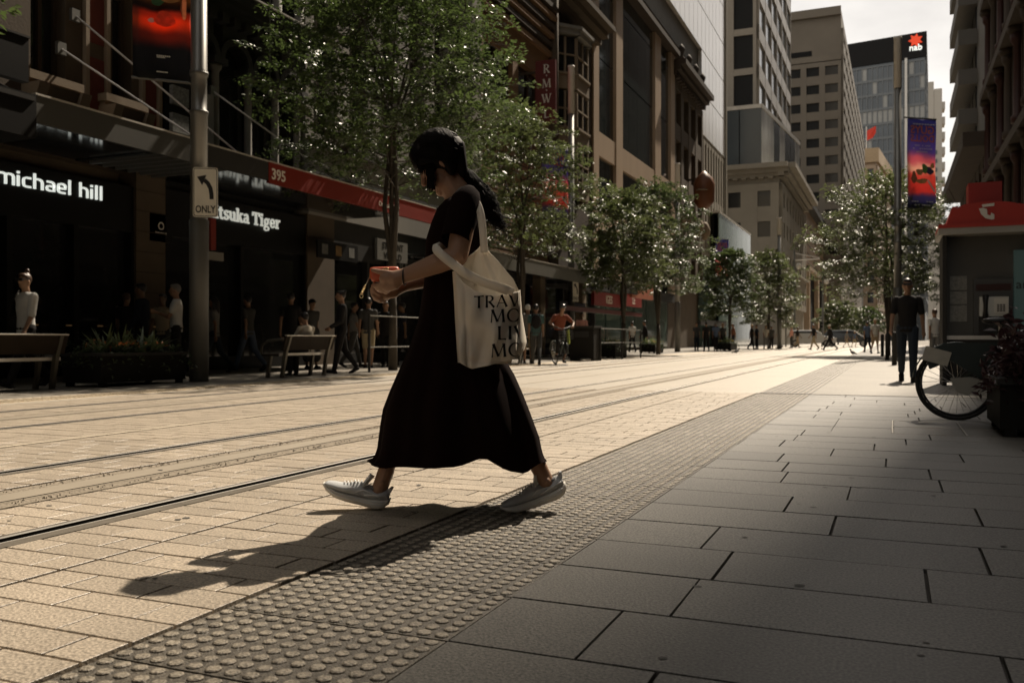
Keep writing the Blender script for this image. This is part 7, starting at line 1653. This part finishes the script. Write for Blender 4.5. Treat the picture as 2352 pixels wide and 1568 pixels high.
# printed words follow the cloth
def bag_words(txt, u0, vb, hpx, slope, wx=1.0):
    sts, wd = text_polys(txt, DISPLAY, .1); mb = MB(); k = 0
    for st_ in sts:
        k += 1
        for q in st_:
            pts = []
            for x, y in q:
                u = u0 + x*hpx*wx; v = vb - y*hpx + slope*(u - u0); pts.append((min(u, 1191.0), v))
            if max(p[0] for p in pts) - min(p[0] for p in pts) < .05: continue
            # subdivide along the long side so the print hugs the folds
            for s in range(4):
                def lp(A, B_, t): return (A[0] + (B_[0]-A[0])*t, A[1] + (B_[1]-A[1])*t)
                a, b2 = lp(pts[0], pts[3], s/4), lp(pts[0], pts[3], (s+1)/4); c2, d2 = lp(pts[1], pts[2], (s+1)/4), lp(pts[1], pts[2], s/4)
                mb.quad(*[L(u, v, ysf(u, v) - .0042 - .0003*(k % 4)) for u, v in (a, d2, c2, b2)])
    return mb.build('printed_word', m_txt, bag)
bag_words('TRAVEL', 1089, 708, 28, -.05, 1.1); bag_words('MORE', 1125, 741, 30, -.04, 1.12); bag_words('LIVE', 1143, 780, 31, -.02, 1.12); bag_words('MORE', 1127, 821, 31, -.05, 1.12)
# wallet with chain ------------------------------------------------------
wl = empty('wallet', OW, TH, 'orange red leather wallet with gold emblem in the woman hands', 'wallet'); m_wl = M('orange leather', (.50, .085, .03), .42, var=.1, scale=30, spec=.5, bump=.1, bscale=400); m_gold = M('gold metal', (.8, .6, .3), .28, 1.0, var=.05)
g = MB(); A_, B2 = L(851, 612, -.12), L(919, 610, -.12); hz = .066
prof = [(-.5, .0), (-.47, .5), (-.3, .62), (.3, .62), (.47, .5), (.5, 0), (.47, -.5), (.3, -.62), (-.3, -.62), (-.47, -.5)]
rings = []
for t in (0, .02, .08, .5, .92, .98, 1):
    k = .6 if t in (0, 1) else (.88 if t in (.02, .98) else 1.0); c_ = A_.lerp(B2, t); c_ = Vector((c_.x, -.118, c_.z - hz*.52)); rings.append([c_ + Vector((-.006*z, y*.062*k, z*.5*hz*1.55*k)) for y, z in [(p[0], p[1]) for p in prof]])
g.loft(rings); o = g.build('body', m_wl, wl, smooth=True); bv = o.modifiers.new('soft', 'SUBSURF'); bv.levels = 1; bv.render_levels = 1
zt_w = L(885, 617, -.15); mb = MB(); em = L(886, 620, -.151)
mb.loft([[em + Vector((r*cos(2*pi*k/20), -.0015 - d, r*.55*sin(2*pi*k/20) + .003)) for k in range(20)] for r, d in ((.0135, 0), (.013, .002), (.010, .002), (.009, .0008))], False); mb.build('emblem_ring', m_gold, wl, smooth=True)
q = MB(); q.bar(em + Vector((-.009, -.003, .003)), em + Vector((.009, -.003, .003)), .0016, .0022); q.bar(em + Vector((0, -.003, -.003)), em + Vector((0, -.003, .009)), .0016, .0022); q.build('emblem_cross', m_gold, wl)
zp = MB().tube([A_ + Vector((-.001, .004, -.012)), A_ + Vector((-.004, .004, -.05))], .003, 6); zp.build('zip_edge', m_gold, wl)
cp_ = [L(848, 637, -.125), L(844, 647, -.125), L(839, 657, -.125), L(834, 666, -.125), L(830, 676, -.125)]
MB().tube(cp_[:3], [.003, .006, .003], 6, flat=.4).build('pull_tab', m_bag, wl, smooth=True)
for i in range(8):
    t = 2 + 2*i/8; p = cp_[int(t)].lerp(cp_[min(4, int(t)+1)], t - int(t)); a = i % 2
    MB().tube([p + Vector((.004*cos(2*pi*k/10)*(1 if a else .3), .004*cos(2*pi*k/10)*(.3 if a else 1), .006*sin(2*pi*k/10))) for k in range(11)], .0011, 4, False).build('chain_link', m_gold, wl, smooth=True)
MB().tube([L(830, 676, -.125) + Vector((.007*cos(2*pi*k/12), 0, -.006 + .009*sin(2*pi*k/12))) for k in range(13)], .0014, 5, False).build('clasp', m_gold, wl, smooth=True)
# hair tie worn on the wrist
bc = tag(MB().tube([(W0.x + .006 + .004*cos(a), W0.y + .034*cos(a), W0.z - .002 + .034*sin(a)) for a in [2*pi*k/20 for k in range(21)]], .003, 6, False).build('wristband', m_ink, smooth=True), 'thin black band on the woman near wrist', 'band')
bc.location = OW; bc.rotation_euler = (0, 0, TH)
